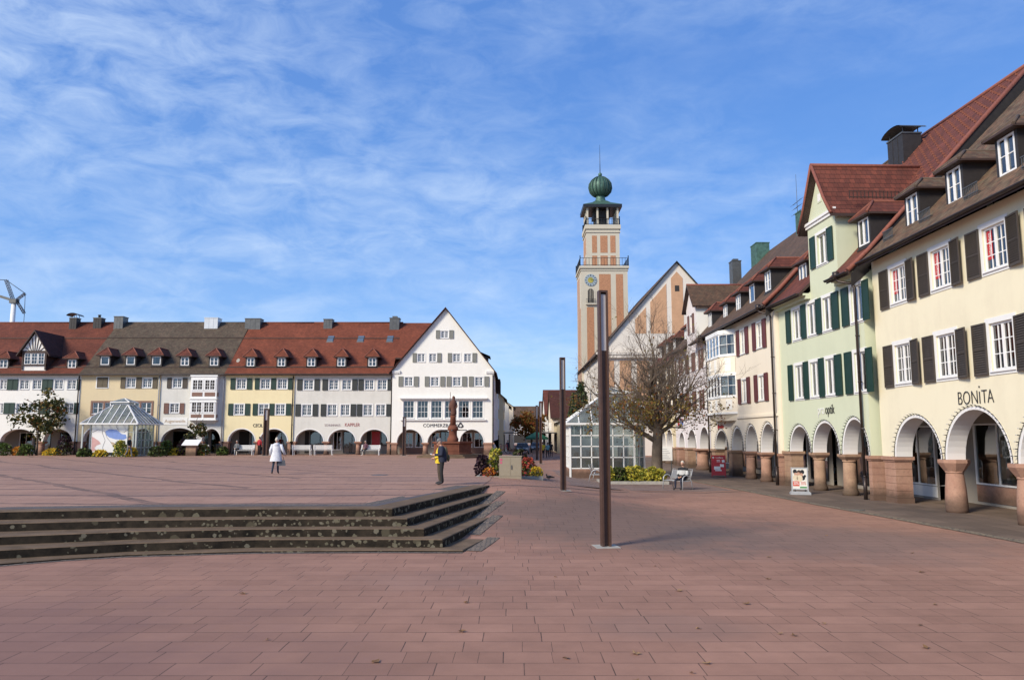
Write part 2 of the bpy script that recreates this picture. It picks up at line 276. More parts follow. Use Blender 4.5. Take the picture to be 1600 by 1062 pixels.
# ------------------------------------------------------------------ mesh helper
class MB:
    def __init__(s): s.v = []; s.f = []; s.m = []; s.uv = []; s.sm = []
    def poly(s, pts, m=0, uv=None, smooth=False):
        b = len(s.v); s.v += [tuple(p) for p in pts]; s.f.append(tuple(range(b, b + len(pts)))); s.m.append(m); s.uv.append(uv); s.sm.append(smooth)
    def box(s, x0, x1, y0, y1, z0, z1, m=0):
        b = len(s.v)
        s.v += [(x0, y0, z0), (x1, y0, z0), (x1, y1, z0), (x0, y1, z0), (x0, y0, z1), (x1, y0, z1), (x1, y1, z1), (x0, y1, z1)]
        for q in ((0, 3, 2, 1), (4, 5, 6, 7), (0, 1, 5, 4), (1, 2, 6, 5), (2, 3, 7, 6), (3, 0, 4, 7)):
            s.f.append(tuple(b + i for i in q)); s.m.append(m); s.uv.append(None); s.sm.append(False)
    def bar(s, p, q, w, h, m=0, up=(0, 0, 1)):
        p = Vector(p); q = Vector(q); d = (q - p).normalized(); u = Vector(up)
        if abs(d.dot(u)) > .98: u = Vector((0, 1, 0))
        a = d.cross(u).normalized() * w / 2; c = a.cross(d).normalized() * h / 2
        b = len(s.v)
        for e in (p, q): s.v += [tuple(e - a - c), tuple(e + a - c), tuple(e + a + c), tuple(e - a + c)]
        for f in ((3, 2, 1, 0), (4, 5, 6, 7), (0, 1, 5, 4), (1, 2, 6, 5), (2, 3, 7, 6), (3, 0, 4, 7)):
            s.f.append(tuple(b + i for i in f)); s.m.append(m); s.uv.append(None); s.sm.append(False)
    def tube(s, pts, rads, n=8, m=0, caps=True):
        pts = [Vector(p) for p in pts]; b = len(s.v); k = len(pts)
        if isinstance(rads, (int, float)): rads = [rads] * k
        ref = None
        for i, p in enumerate(pts):
            d = (pts[min(i + 1, k - 1)] - pts[max(i - 1, 0)])
            d = d.normalized() if d.length > 1e-9 else Vector((0, 0, 1))
            if ref is None: ref = Vector((1, 0, 0)) if abs(d.x) < .9 else Vector((0, 1, 0))
            a = d.cross(ref).normalized(); c = d.cross(a).normalized(); ref = -c if False else ref
            for j in range(n):
                t = 2 * math.pi * j / n
                s.v.append(tuple(p + (a * math.cos(t) + c * math.sin(t)) * rads[i]))
        for i in range(k - 1):
            for j in range(n):
                s.f.append((b + i * n + j, b + i * n + (j + 1) % n, b + (i + 1) * n + (j + 1) % n, b + (i + 1) * n + j)); s.m.append(m); s.uv.append(None); s.sm.append(True)
        if caps:
            s.f.append(tuple(b + j for j in reversed(range(n)))); s.m.append(m); s.uv.append(None); s.sm.append(False)
            s.f.append(tuple(b + (k - 1) * n + j for j in range(n))); s.m.append(m); s.uv.append(None); s.sm.append(False)
    def lathe(s, prof, n=20, m=0, c=(0, 0), sx=1, sy=1, smooth=True, rot=0):
        b = len(s.v); k = len(prof)
        for r, z in prof:
            for j in range(n):
                t = 2 * math.pi * j / n + rot; s.v.append((c[0] + sx * r * math.cos(t), c[1] + sy * r * math.sin(t), z))
        for i in range(k - 1):
            for j in range(n):
                s.f.append((b + i * n + j, b + i * n + (j + 1) % n, b + (i + 1) * n + (j + 1) % n, b + (i + 1) * n + j)); s.m.append(m); s.uv.append(None); s.sm.append(smooth)
        s.f.append(tuple(b + j for j in reversed(range(n)))); s.m.append(m); s.uv.append(None); s.sm.append(False)
        s.f.append(tuple(b + (k - 1) * n + j for j in range(n))); s.m.append(m); s.uv.append(None); s.sm.append(False)
    def ball(s, c, r, m=0, n=12, k=8):
        rx, ry, rz = r if isinstance(r, tuple) else (r, r, r)
        prof = [(max(math.sin(math.pi * i / k), .02), -math.cos(math.pi * i / k)) for i in range(k + 1)]
        b = len(s.v); s.lathe(prof, n, m)
        for i in range(b, len(s.v)):
            x, y, z = s.v[i]; s.v[i] = (c[0] + x * rx, c[1] + y * ry, c[2] + z * rz)
    def cdt(s, outer, holes, y, m=0, flip=False, extra=()):
        """flat wall in the plane y, outline and holes in (x,z)"""
        pts = []; edges = []
        for lp in [outer] + holes:
            b = len(pts); pts += [Vector(p) for p in lp]; edges += [(b + i, b + (i + 1) % len(lp)) for i in range(len(lp))]
        pts += [Vector(p) for p in extra]
        vs, es, fs, *_ = delaunay_2d_cdt(pts, edges, [], 0, 1e-5)
        b = len(s.v); s.v += [(p[0], y, p[1]) for p in vs]
        for f in fs:
            cx = sum(vs[i][0] for i in f) / 3; cz = sum(vs[i][1] for i in f) / 3
            if not inside(cx, cz, outer) or any(inside(cx, cz, h) for h in holes): continue
            a = vs[f[0]]; bb = vs[f[1]]; c = vs[f[2]]
            ccw = (bb[0] - a[0]) * (c[1] - a[1]) - (bb[1] - a[1]) * (c[0] - a[0]) > 0
            q = tuple(b + i for i in f)
            if ccw == flip: q = q[::-1]
            s.f.append(q); s.m.append(m); s.uv.append(None); s.sm.append(False)
    def build(s, name, mats, parent=None, loc=None, rz=0, mesh_only=False):
        me = bpy.data.meshes.new(name); me.from_pydata(s.v, [], s.f)
        for mm in (mats if isinstance(mats, (list, tuple)) else [mats]): me.materials.append(mm)
        me.polygons.foreach_set('material_index', s.m); me.polygons.foreach_set('use_smooth', s.sm)
        if any(u for u in s.uv):
            ul = me.uv_layers.new(name='UVMap'); k = 0
            for f, u in zip(s.f, s.uv):
                for i in range(len(f)):
                    if u: ul.data[k].uv = u[i]
                    k += 1
        me.update()
        if mesh_only: return me
        return link(name, me, parent, loc, rz)
def inside(x, y, P):
    c = False; j = len(P) - 1
    for i in range(len(P)):
        if (P[i][1] > y) != (P[j][1] > y) and x < (P[j][0] - P[i][0]) * (y - P[i][1]) / (P[j][1] - P[i][1]) + P[i][0]: c = not c
        j = i
    return c
def link(name, me, parent=None, loc=None, rz=0):
    o = bpy.data.objects.new(name, me); COL.objects.link(o)
    if parent is not None: o.parent = parent
    if loc is not None: o.location = loc
    if rz: o.rotation_euler = (0, 0, rz)
    return o
def tag(o, label=None, cat=None, group=None, kind=None):
    for k, v in (('label', label), ('category', cat), ('group', group), ('kind', kind)):
        if v: o[k] = v
    return o
def thing(name, label, cat, loc=(0, 0, 0), rz=0, group=None):
    o = bpy.data.objects.new(name, None); COL.objects.link(o); o.empty_display_size = .2
    o.location = loc; o.rotation_euler = (0, 0, rz); return tag(o, label, cat, group)
_cache = {}
def cached(key, fn):
    if key not in _cache: _cache[key] = fn()
    return _cache[key]
def text(name, s, size, mat, parent, loc, rot=(R(90), 0, 0), ext=.015, align='CENTER', sx=1, spacing=1.0, off=0):
    cu = bpy.data.curves.new(name, 'FONT'); cu.body = s; cu.size = size; cu.extrude = ext; cu.align_x = align; cu.space_character = spacing; cu.offset = off
    o = bpy.data.objects.new(name + '_tmp', cu); COL.objects.link(o)
    me = bpy.data.meshes.new_from_object(o.evaluated_get(bpy.context.evaluated_depsgraph_get()))
    bpy.data.objects.remove(o); bpy.data.curves.remove(cu); me.materials.clear(); me.materials.append(mat); me.name = name
    ob = link(name, me, parent, loc); ob.rotation_euler = rot; ob.scale = (sx, 1, 1); return ob

# ------------------------------------------------------------------ ground
def smooth(t): t = max(0, min(1, t)); return t * t * (3 - 2 * t)
def interp(x, P):
    if x <= P[0][0]: return P[0][1]
    for (a, b), (c, d) in zip(P, P[1:]):
        if x <= c: return b + (d - b) * (x - a) / (c - a)
    return P[-1][1]
RAMP = [(19.3, .03), (22.51, .232), (24.93, .418), (26.76, .602), (27.9, .772)]
def pz(y): return .79 - .11 * smooth((y - 22) / 22)
def gh(x, y):
    if y < 17.5: return 0.0
    r = min(interp(y, [(17.5, 0)] + RAMP), pz(y) - .014)
    if y > 86: r *= 1 - smooth((y - 86) / 30)
    return r * (1 - smooth((x + .6) / interp(y, [(36, 6.5), (60, 3.2)])))
DARK = (.115, .082, .073)
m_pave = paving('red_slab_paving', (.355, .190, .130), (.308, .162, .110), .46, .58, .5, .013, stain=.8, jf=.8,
    blotches=[(2.9, 23.0, 4.6, 6.0, .72, (.135, .095, .074)), (7.8, 19.5, 4.6, 3.6, .5, (.13, .10, .088)), (2.2, 10.9, 1.3, .8, .28, (.17, .115, .095)), (-7, 8.6, 5.5, 4.5, .5, (.16, .088, .080)), (4, 38, 9, 7, .35, (.17, .12, .105)), (-1.5, 14.3, 1.6, 1.0, .2, (.2, .14, .12))])  # first, largest patch is cloud shade painted into the slabs by the lamp
m_plaza = paving('plaza_paving', (.37, .215, .152), (.32, .182, .128), .55, .7, .5, .02, stain=.5, strips=(2.7, .13, .0), jf=.6,
    blotches=[(-9, 24, 7, 1.6, .3, (.14, .10, .09)), (-20, 45, 12, 5, .25, (.2, .13, .115)), (-4, 33, 4, 2.5, .25, (.16, .11, .1))])
m_side = paving('grey_flagstones', (.185, .132, .098), (.115, .084, .064), .62, .7, .6, .02, rot=R(90), stain=.7, jcol=(.05, .04, .034),
    blotches=[(13.3, 28, 1.2, 5, .4, (.09, .07, .06))])
m_sett = setts('grey_setts', (.24, .175, .12), (.14, .105, .075), 10); m_sett_d = setts('brown_setts', (.17, .13, .10), (.10, .075, .06), 8)
xs = sorted(set([-400, -200, -120, -80, -60, -45, -30, -20, -14, -10, -8, -6] + [round(-5 + .4 * i, 2) for i in range(26)] + [6, 7, 8, 10, 12, 15, 20, 30, 45, 70, 120, 250, 400]))
ys = sorted(set([-40, -20, -8, 0, 6, 10, 14, 16, 17.5] + [round(18 + .5 * i, 2) for i in range(34)] + [36, 40, 45, 50, 60, 70, 80, 90, 110, 140, 200, 300, 500, 900]))
g = MB(); nx = len(xs)
for y in ys:
    for x in xs: g.v.append((x, y, gh(x, y)))
for j in range(len(ys) - 1):
    for i in range(nx - 1):
        a = j * nx + i; g.f.append((a, a + 1, a + nx + 1, a + nx)); g.m.append(0); g.uv.append(None); g.sm.append(True)
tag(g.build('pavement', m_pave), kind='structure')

STEP = {
 0: (.05, [(-22, 4), (-17, 9.6), (-13.0, 13.6), (-10.24, 15.79), (-9.33, 16.44), (-8.26, 16.95), (-5.7, 17.46), (-2.87, 17.56), (-1.09, 17.52)], (-.68, 19.29)),
 1: (.235, [(-22.4, 4.7), (-17.4, 10.2), (-13.3, 14.2), (-10.58, 16.28), (-8.43, 17.27), (-5.84, 17.90), (-3.65, 17.95), (-1.58, 17.90)], (-.64, 22.51)),
 2: (.42, [(-22.8, 5.4), (-17.8, 10.9), (-13.7, 14.95), (-11.04, 16.95), (-8.69, 17.83), (-5.95, 18.30), (-2.06, 18.37)], (-.61, 24.93)),
 3: (.605, [(-23.3, 6.2), (-18.4, 11.8), (-14.2, 15.8), (-11.68, 17.72), (-9.06, 18.46), (-6.11, 18.74), (-2.51, 18.79)], (-.61, 26.76)),
 4: (.79, [(-23.8, 7.0), (-18.9, 12.6), (-14.7, 16.6), (-12.14, 18.44), (-9.34, 19.02), (-6.28, 19.22), (-2.94, 19.22)], (-.80, 27.9)),
}
def offset(P, d):
    out = []
    for i, p in enumerate(P):
        ns = []
        for a, b in ((i - 1, i), (i, i + 1)):
            if a < 0 or b >= len(P): continue
            dx = P[b][0] - P[a][0]; dy = P[b][1] - P[a][1]; l = math.hypot(dx, dy); ns.append((-dy / l, dx / l))
        n = (sum(q[0] for q in ns), sum(q[1] for q in ns)); l = math.hypot(*n); n = (n[0] / l, n[1] / l)
        k = d / max(.5, n[0] * ns[0][0] + n[1] * ns[0][1]); out.append((p[0] + n[0] * k, p[1] + n[1] * k))
    return out
def riser_mat():
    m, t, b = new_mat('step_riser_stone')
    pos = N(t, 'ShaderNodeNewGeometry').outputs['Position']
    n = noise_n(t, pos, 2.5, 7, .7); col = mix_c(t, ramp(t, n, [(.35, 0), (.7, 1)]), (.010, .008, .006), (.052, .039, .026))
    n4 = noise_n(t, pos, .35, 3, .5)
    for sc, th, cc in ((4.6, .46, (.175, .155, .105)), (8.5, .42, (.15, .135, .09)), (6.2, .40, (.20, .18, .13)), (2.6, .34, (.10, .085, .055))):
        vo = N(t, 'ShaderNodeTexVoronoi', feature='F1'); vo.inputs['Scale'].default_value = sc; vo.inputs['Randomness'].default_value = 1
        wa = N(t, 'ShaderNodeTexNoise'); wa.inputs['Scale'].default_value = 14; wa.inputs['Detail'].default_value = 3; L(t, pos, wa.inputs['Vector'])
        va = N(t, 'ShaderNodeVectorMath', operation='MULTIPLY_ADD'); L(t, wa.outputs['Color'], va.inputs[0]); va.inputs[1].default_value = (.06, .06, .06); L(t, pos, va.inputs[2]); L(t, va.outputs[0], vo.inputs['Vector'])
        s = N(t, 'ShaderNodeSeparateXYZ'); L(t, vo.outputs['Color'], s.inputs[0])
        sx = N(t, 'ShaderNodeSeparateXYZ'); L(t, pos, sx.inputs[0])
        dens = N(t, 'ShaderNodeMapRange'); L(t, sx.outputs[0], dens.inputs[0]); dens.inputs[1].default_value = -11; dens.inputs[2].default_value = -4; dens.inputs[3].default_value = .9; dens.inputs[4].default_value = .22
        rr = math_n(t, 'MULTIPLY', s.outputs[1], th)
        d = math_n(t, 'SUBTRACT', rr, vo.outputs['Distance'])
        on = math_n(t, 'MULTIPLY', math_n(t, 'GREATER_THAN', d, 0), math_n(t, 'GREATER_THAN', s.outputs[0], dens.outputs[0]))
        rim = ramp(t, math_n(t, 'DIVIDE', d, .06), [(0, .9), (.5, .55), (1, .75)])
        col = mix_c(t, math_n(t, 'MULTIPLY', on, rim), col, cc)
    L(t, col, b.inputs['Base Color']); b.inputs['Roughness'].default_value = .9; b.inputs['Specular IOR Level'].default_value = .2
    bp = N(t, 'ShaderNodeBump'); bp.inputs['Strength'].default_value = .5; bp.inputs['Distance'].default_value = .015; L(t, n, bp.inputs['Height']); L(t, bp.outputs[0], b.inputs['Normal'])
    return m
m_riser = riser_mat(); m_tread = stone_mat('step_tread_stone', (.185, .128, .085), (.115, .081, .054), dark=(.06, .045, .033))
stairs = thing('stone_steps', 'wide flight of dark lichen-spotted stone steps up to the square', 'steps')
for k, (h, P, fl) in STEP.items():
    front = P + [fl]; inner = offset(front, .95 if k < 4 else .62); z0 = h - .26
    s = MB(); zt = h + (.008 if k == 4 else 0)
    b = .018
    up = offset(front, b)
    for i in range(len(front) - 1):
        a, c = front[i], front[i + 1]; ua, uc = up[i], up[i + 1]; ia, ic = inner[i], inner[i + 1]
        s.poly([(*a, z0), (*c, z0), (*c, zt - b), (*a, zt - b)], 0)
        s.poly([(*a, zt - b), (*c, zt - b), (*uc, zt), (*ua, zt)], 1)
        s.poly([(*ua, zt), (*uc, zt), (*ic, zt), (*ia, zt)], 1)
        # butt joints between the long stones
        l = math.hypot(c[0] - a[0], c[1] - a[1])
    s.poly([(*front[-1], z0), (*inner[-1], z0), (*inner[-1], zt), (*up[-1], zt), (*front[-1], zt - b)], 0)
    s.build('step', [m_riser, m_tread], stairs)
    if k < 4:
        n0 = P[-1]; d = Vector((fl[0] - n0[0], fl[1] - n0[1])); l = d.length; d.normalize(); q = Vector((d.y, -d.x)); w = .30; st = MB()
        t0 = .45 * l if k else .1 * l; K = 8
        for i in range(K):
            ta = t0 + (l * 1.0 + .35 - t0) * i / K; tb = t0 + (l + .35 - t0) * (i + 1) / K
            pp = []
            for tt, o in ((ta, 0), (tb, 0), (tb, w * 1.25), (ta, w * 1.25)):
                oo = o * (1 - .15 * tt / l); x = n0[0] + d.x * tt + q.x * oo; y = n0[1] + d.y * tt + q.y * oo; pp.append((x, y, gh(x, y) + .012))
            st.poly(pp[::-1], 0)
        tag(st.build('sett_strip', m_sett), kind='structure')
fr = STEP[0][1]; of = offset(fr, -.16); s = MB()
for i in range(len(fr) - 1): s.poly([(*of[i], .006), (*of[i + 1], .006), (*fr[i + 1], .006), (*fr[i], .006)])
tag(s.build('sett_strip', m_sett_d), kind='structure')
# upper square
top = STEP[4][1] + [STEP[4][2]]
out = [(p[0], p[1]) for p in offset(top, .3)] + [(-.9, 32), (-.95, 40), (-1.0, 84), (-90, 84), (-90, 6)]
ext = [(x_, y_) for x_ in [-80, -60, -45, -30, -20, -12, -8, -5, -3, -2, -1.4] for y_ in [20, 22, 24, 26, 28, 30, 33, 36, 40, 44, 60] if inside(x_, y_, out)]
s = MB(); s.cdt(out, [], 0, extra=ext); s.v = [(x, z, pz(z)) for x, y, z in s.v]
tag(s.build('plaza_paving', m_plaza), kind='structure')
# dark drainage channel behind the cap stones and across the pavement
s = MB(); a = offset(top, .62); c = offset(top, .86); e = offset(top, 1.25)
for i in range(len(top) - 1):
    def zz(p): return (p[0], p[1], pz(p[1]) + .006)
    s.poly([zz(q) for q in (a[i], a[i + 1], c[i + 1], c[i])], 0)
    s.poly([zz(q) for q in (c[i], c[i + 1], e[i + 1], e[i])], 1)
tag(s.build('drain_strip', [plain('drain_slate', (.085, .07, .07), .8), m_sett_d]), kind='structure')
def ribbon(P, w, z, mat, name, n=40):
    s = MB(); Q = []
    for i in range(n + 1):
        t = i / n * (len(P) - 1); k = min(int(t), len(P) - 2); f = t - k
        Q.append((P[k][0] + (P[k + 1][0] - P[k][0]) * f, P[k][1] + (P[k + 1][1] - P[k][1]) * f))
    o = offset(Q, w)
    for i in range(n): s.poly([(*q, gh(*q) + z) for q in (Q[i], Q[i + 1], o[i + 1], o[i])])
    return tag(s.build(name, mat), kind='structure')
ribbon([(-.7, 28.1), (1, 29.6), (3.2, 33.0), (5.5, 35.4), (8.7, 34.9), (10.6, 35.8)], .16, .008, m_sett_d, 'gutter')
side = [(12.9, 2), (12.75, 14), (12.57, 19.3), (12.1, 24.5), (11.6, 28.9), (11.05, 36), (10.4, 43), (9.8, 52), (9.4, 64), (9.2, 90)]
s = MB(); s.cdt(side + [(24, 90), (24, 2)], [], 0, flip=False); s.v = [(x, z, .008) for x, y, z in s.v]
tag(s.build('arcade_pavement', m_side), kind='structure')
ribbon(side, .34, .013, setts('ochre_setts', (.26, .20, .13), (.17, .13, .09), 6), 'kerb_strip', 90)
# darker paving beyond the gutter, round the kiosk and the bench
s = MB(); s.cdt([(2.4, 34.4), (5.3, 36.3), (8.7, 35.8), (10.3, 36.4), (9.9, 44), (9.2, 52), (2.4, 56)], [], 0); s.v = [(x, z, gh(x, z) + .004) for x, y, z in s.v]
tag(s.build('kiosk_pavement', paving('brown_slab_paving', (.225, .155, .130), (.185, .125, .105), .4, .5, .4, .015, stain=.6)), kind='structure')

# ------------------------------------------------------------------ house builder (local: x along the facade, -y outward, z up)
def window_mesh(w, h, cas, cols, rows, trim, sill, deep):
    s = MB(); t = trim
    if t:
        for a in ((-t, 0, -t * .8, h + t), (w, w + t, -t * .8, h + t)): s.box(a[0], a[1], -.025, .001, a[2], a[3], 0)
        s.box(0, w, -.025, .001, h, h + t, 0); s.box(0, w, -.025, .001, -t * .8, 0, 0)
    f = min(.065, w * .09); y0, y1 = deep, deep + .06
    s.box(0, f, y0, y1, 0, h, 1); s.box(w - f, w, y0, y1, 0, h, 1); s.box(f, w - f, y0, y1, h - f, h, 1); s.box(f, w - f, y0, y1, 0, f, 1)
    cw = (w - 2 * f) / cas
    for c in range(cas):
        x0 = f + c * cw; x1 = x0 + cw
        if c: s.box(x0 - .045, x0 + .045, y0 - .012, y1 - .012, f, h - f, 1)
        for i in range(1, cols): x = x0 + cw * i / cols; s.box(x - .013, x + .013, y0 + .012, y1 - .018, f, h - f, 1)
        for i in range(1, rows): z = f + (h - 2 * f) * i / rows; s.box(x0 + .002, x1 - .002, y0 + .016, y1 - .014, z - .014, z + .014, 1)
    if sill: s.box(-.04, w + .04, -.07, deep - .002, -.05, 0.0, 2)
    return s.build('window', [M['trim'], M['winw'], M['winw']], mesh_only=True)
def pane_mesh(w, h, deep):
    s = MB(); s.poly([(.05, deep + .035, .05), (w - .05, deep + .035, .05), (w - .05, deep + .035, h - .05), (.05, deep + .035, h - .05)]); return s.build('pane', M['glass'], mesh_only=True)
def curtain_mesh(w, h, deep, kind):
    s = MB(); y = deep + .16
    spans = {0: [(.02, .26), (.74, .98)], 1: [(.02, .98)], 2: [(.02, .35), (.66, .98)], 3: [(.02, .2), (.8, .98)]}[kind]
    for a, b in spans:
        n = max(4, int((b - a) * 16)); z0 = h * (.42 if kind == 1 and w < .9 else .02)
        for i in range(n):
            xa = w * (a + (b - a) * i / n); xb = w * (a + (b - a) * (i + 1) / n); ya = y + .03 * (i % 2); yb = y + .03 * ((i + 1) % 2)
            s.poly([(xa, ya, z0), (xb, yb, z0), (xb, yb, h), (xa, ya, h)])
    return s.build('curtain', M['curtain'], mesh_only=True)
def add_window(parent, x, z, w, h, cas=2, cols=2, rows=3, trim=.12, sill=True, deep=.10, curt=None, y=0, glass=True):
    k = (round(w, 2), round(h, 2), cas, cols, rows, trim, sill, deep)
    o = link('window', cached(('w',) + k, lambda: window_mesh(*k)), parent, (x, y, z))
    if glass: link('pane', cached(('p', k[0], k[1], deep), lambda: pane_mesh(k[0], k[1], deep)), o)
    if curt is None: curt = rnd.choice([0, 0, 1, 2, 3])
    if curt >= 0: link('curtain', cached(('c', k[0], k[1], deep, curt), lambda: curtain_mesh(k[0], k[1], deep, curt)), o)
    return o
def shutter_mesh(w, h, mat, slats):
    s = MB(); f = .055; t = .045
    s.box(0, f, -t, 0, 0, h); s.box(w - f, w, -t, 0, 0, h); s.box(f, w - f, -t, 0, 0, f); s.box(f, w - f, -t, 0, h - f, h)
    if slats:
        s.box(f, w - f, -t, 0, h * .5 - f / 2, h * .5 + f / 2)
        n = int(h / .075)
        for i in range(n):
            z = f + (h - 2 * f) * (i + .5) / n; q = .034
            s.poly([(f, -t + .004, z - q), (w - f, -t + .004, z - q), (w - f, -.008, z + q), (f, -.008, z + q)])
        s.poly([(f, -.004, f), (w - f, -.004, f), (w - f, -.004, h - f), (f, -.004, h - f)])
    else:
        s.box(f, w - f, -t + .014, -.004, f, h - f)
    return s.build('shutter', mat, mesh_only=True)
def add_shutter(parent, x, z, w, h, mat, slats=False, ang=0, y=-.03):
    o = link('shutter', cached(('s', round(w, 2), round(h, 2), mat, slats), lambda: shutter_mesh(round(w, 2), round(h, 2), M[mat], slats)), parent, (x, y, z))
    if ang: o.rotation_euler = (0, 0, R(ang))
    return o
def slab(s, x0, x1, prof, t=.14, m=0, flip=False, sl=0.0, sr=0.0, me=1):
    """roof slab: prof = (y,z) from the eave up; sl/sr: how far the ends shift along x per metre of y"""
    d = 0; top = []
    for i, (y, z) in enumerate(prof):
        if i: d += math.hypot(y - prof[i - 1][0], z - prof[i - 1][1])
        top.append((y, z, d))
    for (ya, za, da), (yb, zb, db) in zip(top, top[1:]):
        A = [(x0, ya, za), (x1, ya, za), (x1, yb, zb), (x0, yb, zb)]; uv = [(x0, da), (x1, da), (x1, db), (x0, db)]
        B = [(x, y, z - t) for x, y, z in A]
        if flip: s.poly(A[::-1], m, uv[::-1]); s.poly(B, me)
        else: s.poly(A, m, uv); s.poly(B[::-1], me)
        s.poly([A[1], B[1], B[2], A[2]], me); s.poly([A[0], A[3], B[3], B[0]], me)
    y, z, _ = top[0]; s.poly([(x0, y, z - t), (x1, y, z - t), (x1, y, z), (x0, y, z)], me)
    y, z, _ = top[-1]; s.poly([(x1, y, z - t), (x0, y, z - t), (x0, y, z), (x1, y, z)], me)
def dormer_mesh(w, h, cheek):
    # front at y=0, window hole w x h centred on x=0 from z=0; cheeks run back into the roof
    s = MB(); a = w / 2 + .13; z0 = -.16; z1 = h + .12; dp = h * 1.35 + .9
    s.cdt([(-a, z0), (a, z0), (a, z1), (-a, z1)], [[(-w / 2, 0), (w / 2, 0), (w / 2, h), (-w / 2, h)]], 0, 0)
    for x, y_ in ((-w / 2, 1), (w / 2, -1)): s.poly([(x, 0, 0), (x, .12, 0), (x, .12, h), (x, 0, h)][::y_], 0)
    s.poly([(a, 0, z0), (a, dp, z0 + .5), (a, dp, z1), (a, 0, z1)], 0); s.poly([(-a, 0, z0), (-a, 0, z1), (-a, dp, z1), (-a, dp, z0 + .5)], 0)
    s.poly([(-w / 2, .5, 0), (w / 2, .5, 0), (w / 2, .5, h), (-w / 2, .5, h)], 1)
    for k in (.33, .66): s.box(a, a + .012, dp * k - .02, dp * k + .02, z0 + .3 * k, z1 - .01, 0); s.box(-a - .012, -a, dp * k - .02, dp * k + .02, z0 + .3 * k, z1 - .01, 0)
    s.box(-a - .02, a + .02, -.05, .02, z0 - .02, z0 + .05, 0)
    return s.build('dormer', [M['slate'], M['room']], mesh_only=True)
def dormer_roof_mesh(w, h, rh, mat, ov=.2, hip=.75, steep=1.0):
    s = MB(); a = w / 2 + .13 + ov; z = h + .10; dp = h * 1.35 + 2.2; f = -ov; t = .07; ry = f + (a) * hip
    P = dict(a=(-a, f, z), b=(a, f, z), c=(a, dp, z), d=(-a, dp, z), r0=(0, ry, z + rh), r1=(0, dp, z + rh))
    sl = math.hypot(a, rh); hl = math.hypot(ry - f, rh)
    s.poly([P['a'], P['b'], P['r0']], 0, [(-a, 0), (a, 0), (0, hl)])
    s.poly([P['b'], P['c'], P['r1'], P['r0']], 0, [(f, 0), (dp, 0), (dp, sl), (ry, sl)])
    s.poly([P['d'], P['a'], P['r0'], P['r1']], 0, [(dp, 0), (f, 0), (ry, sl), (dp, sl)])
    b = [(x, y, zz - t) for x, y, zz in (P['a'], P['b'], P['c'], P['d'])]
    s.poly(b[::-1], 1); s.poly([b[0], b[1], P['b'], P['a']], 1); s.poly([b[1], b[2], P['c'], P['b']], 1); s.poly([b[3], b[0], P['a'], P['d']], 1)
    rr = .055
    for p, q in ((P['a'], P['r0']), (P['b'], P['r0']), (P['r0'], P['r1'])): s.tube([p, q], rr, 6, 2)
    return s.build('dormer_roof', [mat, M['wood'], cached(('hip', mat.name), lambda: plain('hip_' + mat.name, (.20, .065, .04) if 'red' in mat.name or 'rust' in mat.name else (.09, .062, .045), .8, .25, 8))], mesh_only=True)
def add_dormer(parent, x, y, z, w, h, rmat, rh=.75, cols=1, rows=2, cas=2, cheek='slate', ov=.2, hip=.75):
    o = link('dormer', cached(('d', w, h), lambda: dormer_mesh(w, h, cheek)), parent, (x, y, z))
    link('dormer_roof', cached(('dr', w, h, rh, rmat, ov, hip), lambda: dormer_roof_mesh(w, h, rh, M[rmat], ov, hip)), o)
    wn = link('window', cached(('w', w, h, cas, cols, rows, 0, False, -.01), lambda: window_mesh(w, h, cas, cols, rows, 0, False, -.01)), o, (-w / 2, 0, 0))
    p = link('pane', cached(('p', w, h, -.01), lambda: pane_mesh(w, h, -.01)), o, (-w / 2, 0, 0))
    k = rnd.choice([1, 2, 2, 0]); link('curtain', cached(('c', w, h, -.01, k), lambda: curtain_mesh(w, h, -.01, k)), o, (-w / 2, .1, 0))
    return o
def arch_pts(x0, x1, sp, top, n=20, g=0.0):
    cx = (x0 + x1) / 2; rx = (x1 - x0) / 2 + g; rz = top - sp + g
    return [(cx - rx * math.cos(math.pi * i / n), sp + rz * math.sin(math.pi * i / n)) for i in range(n + 1)]
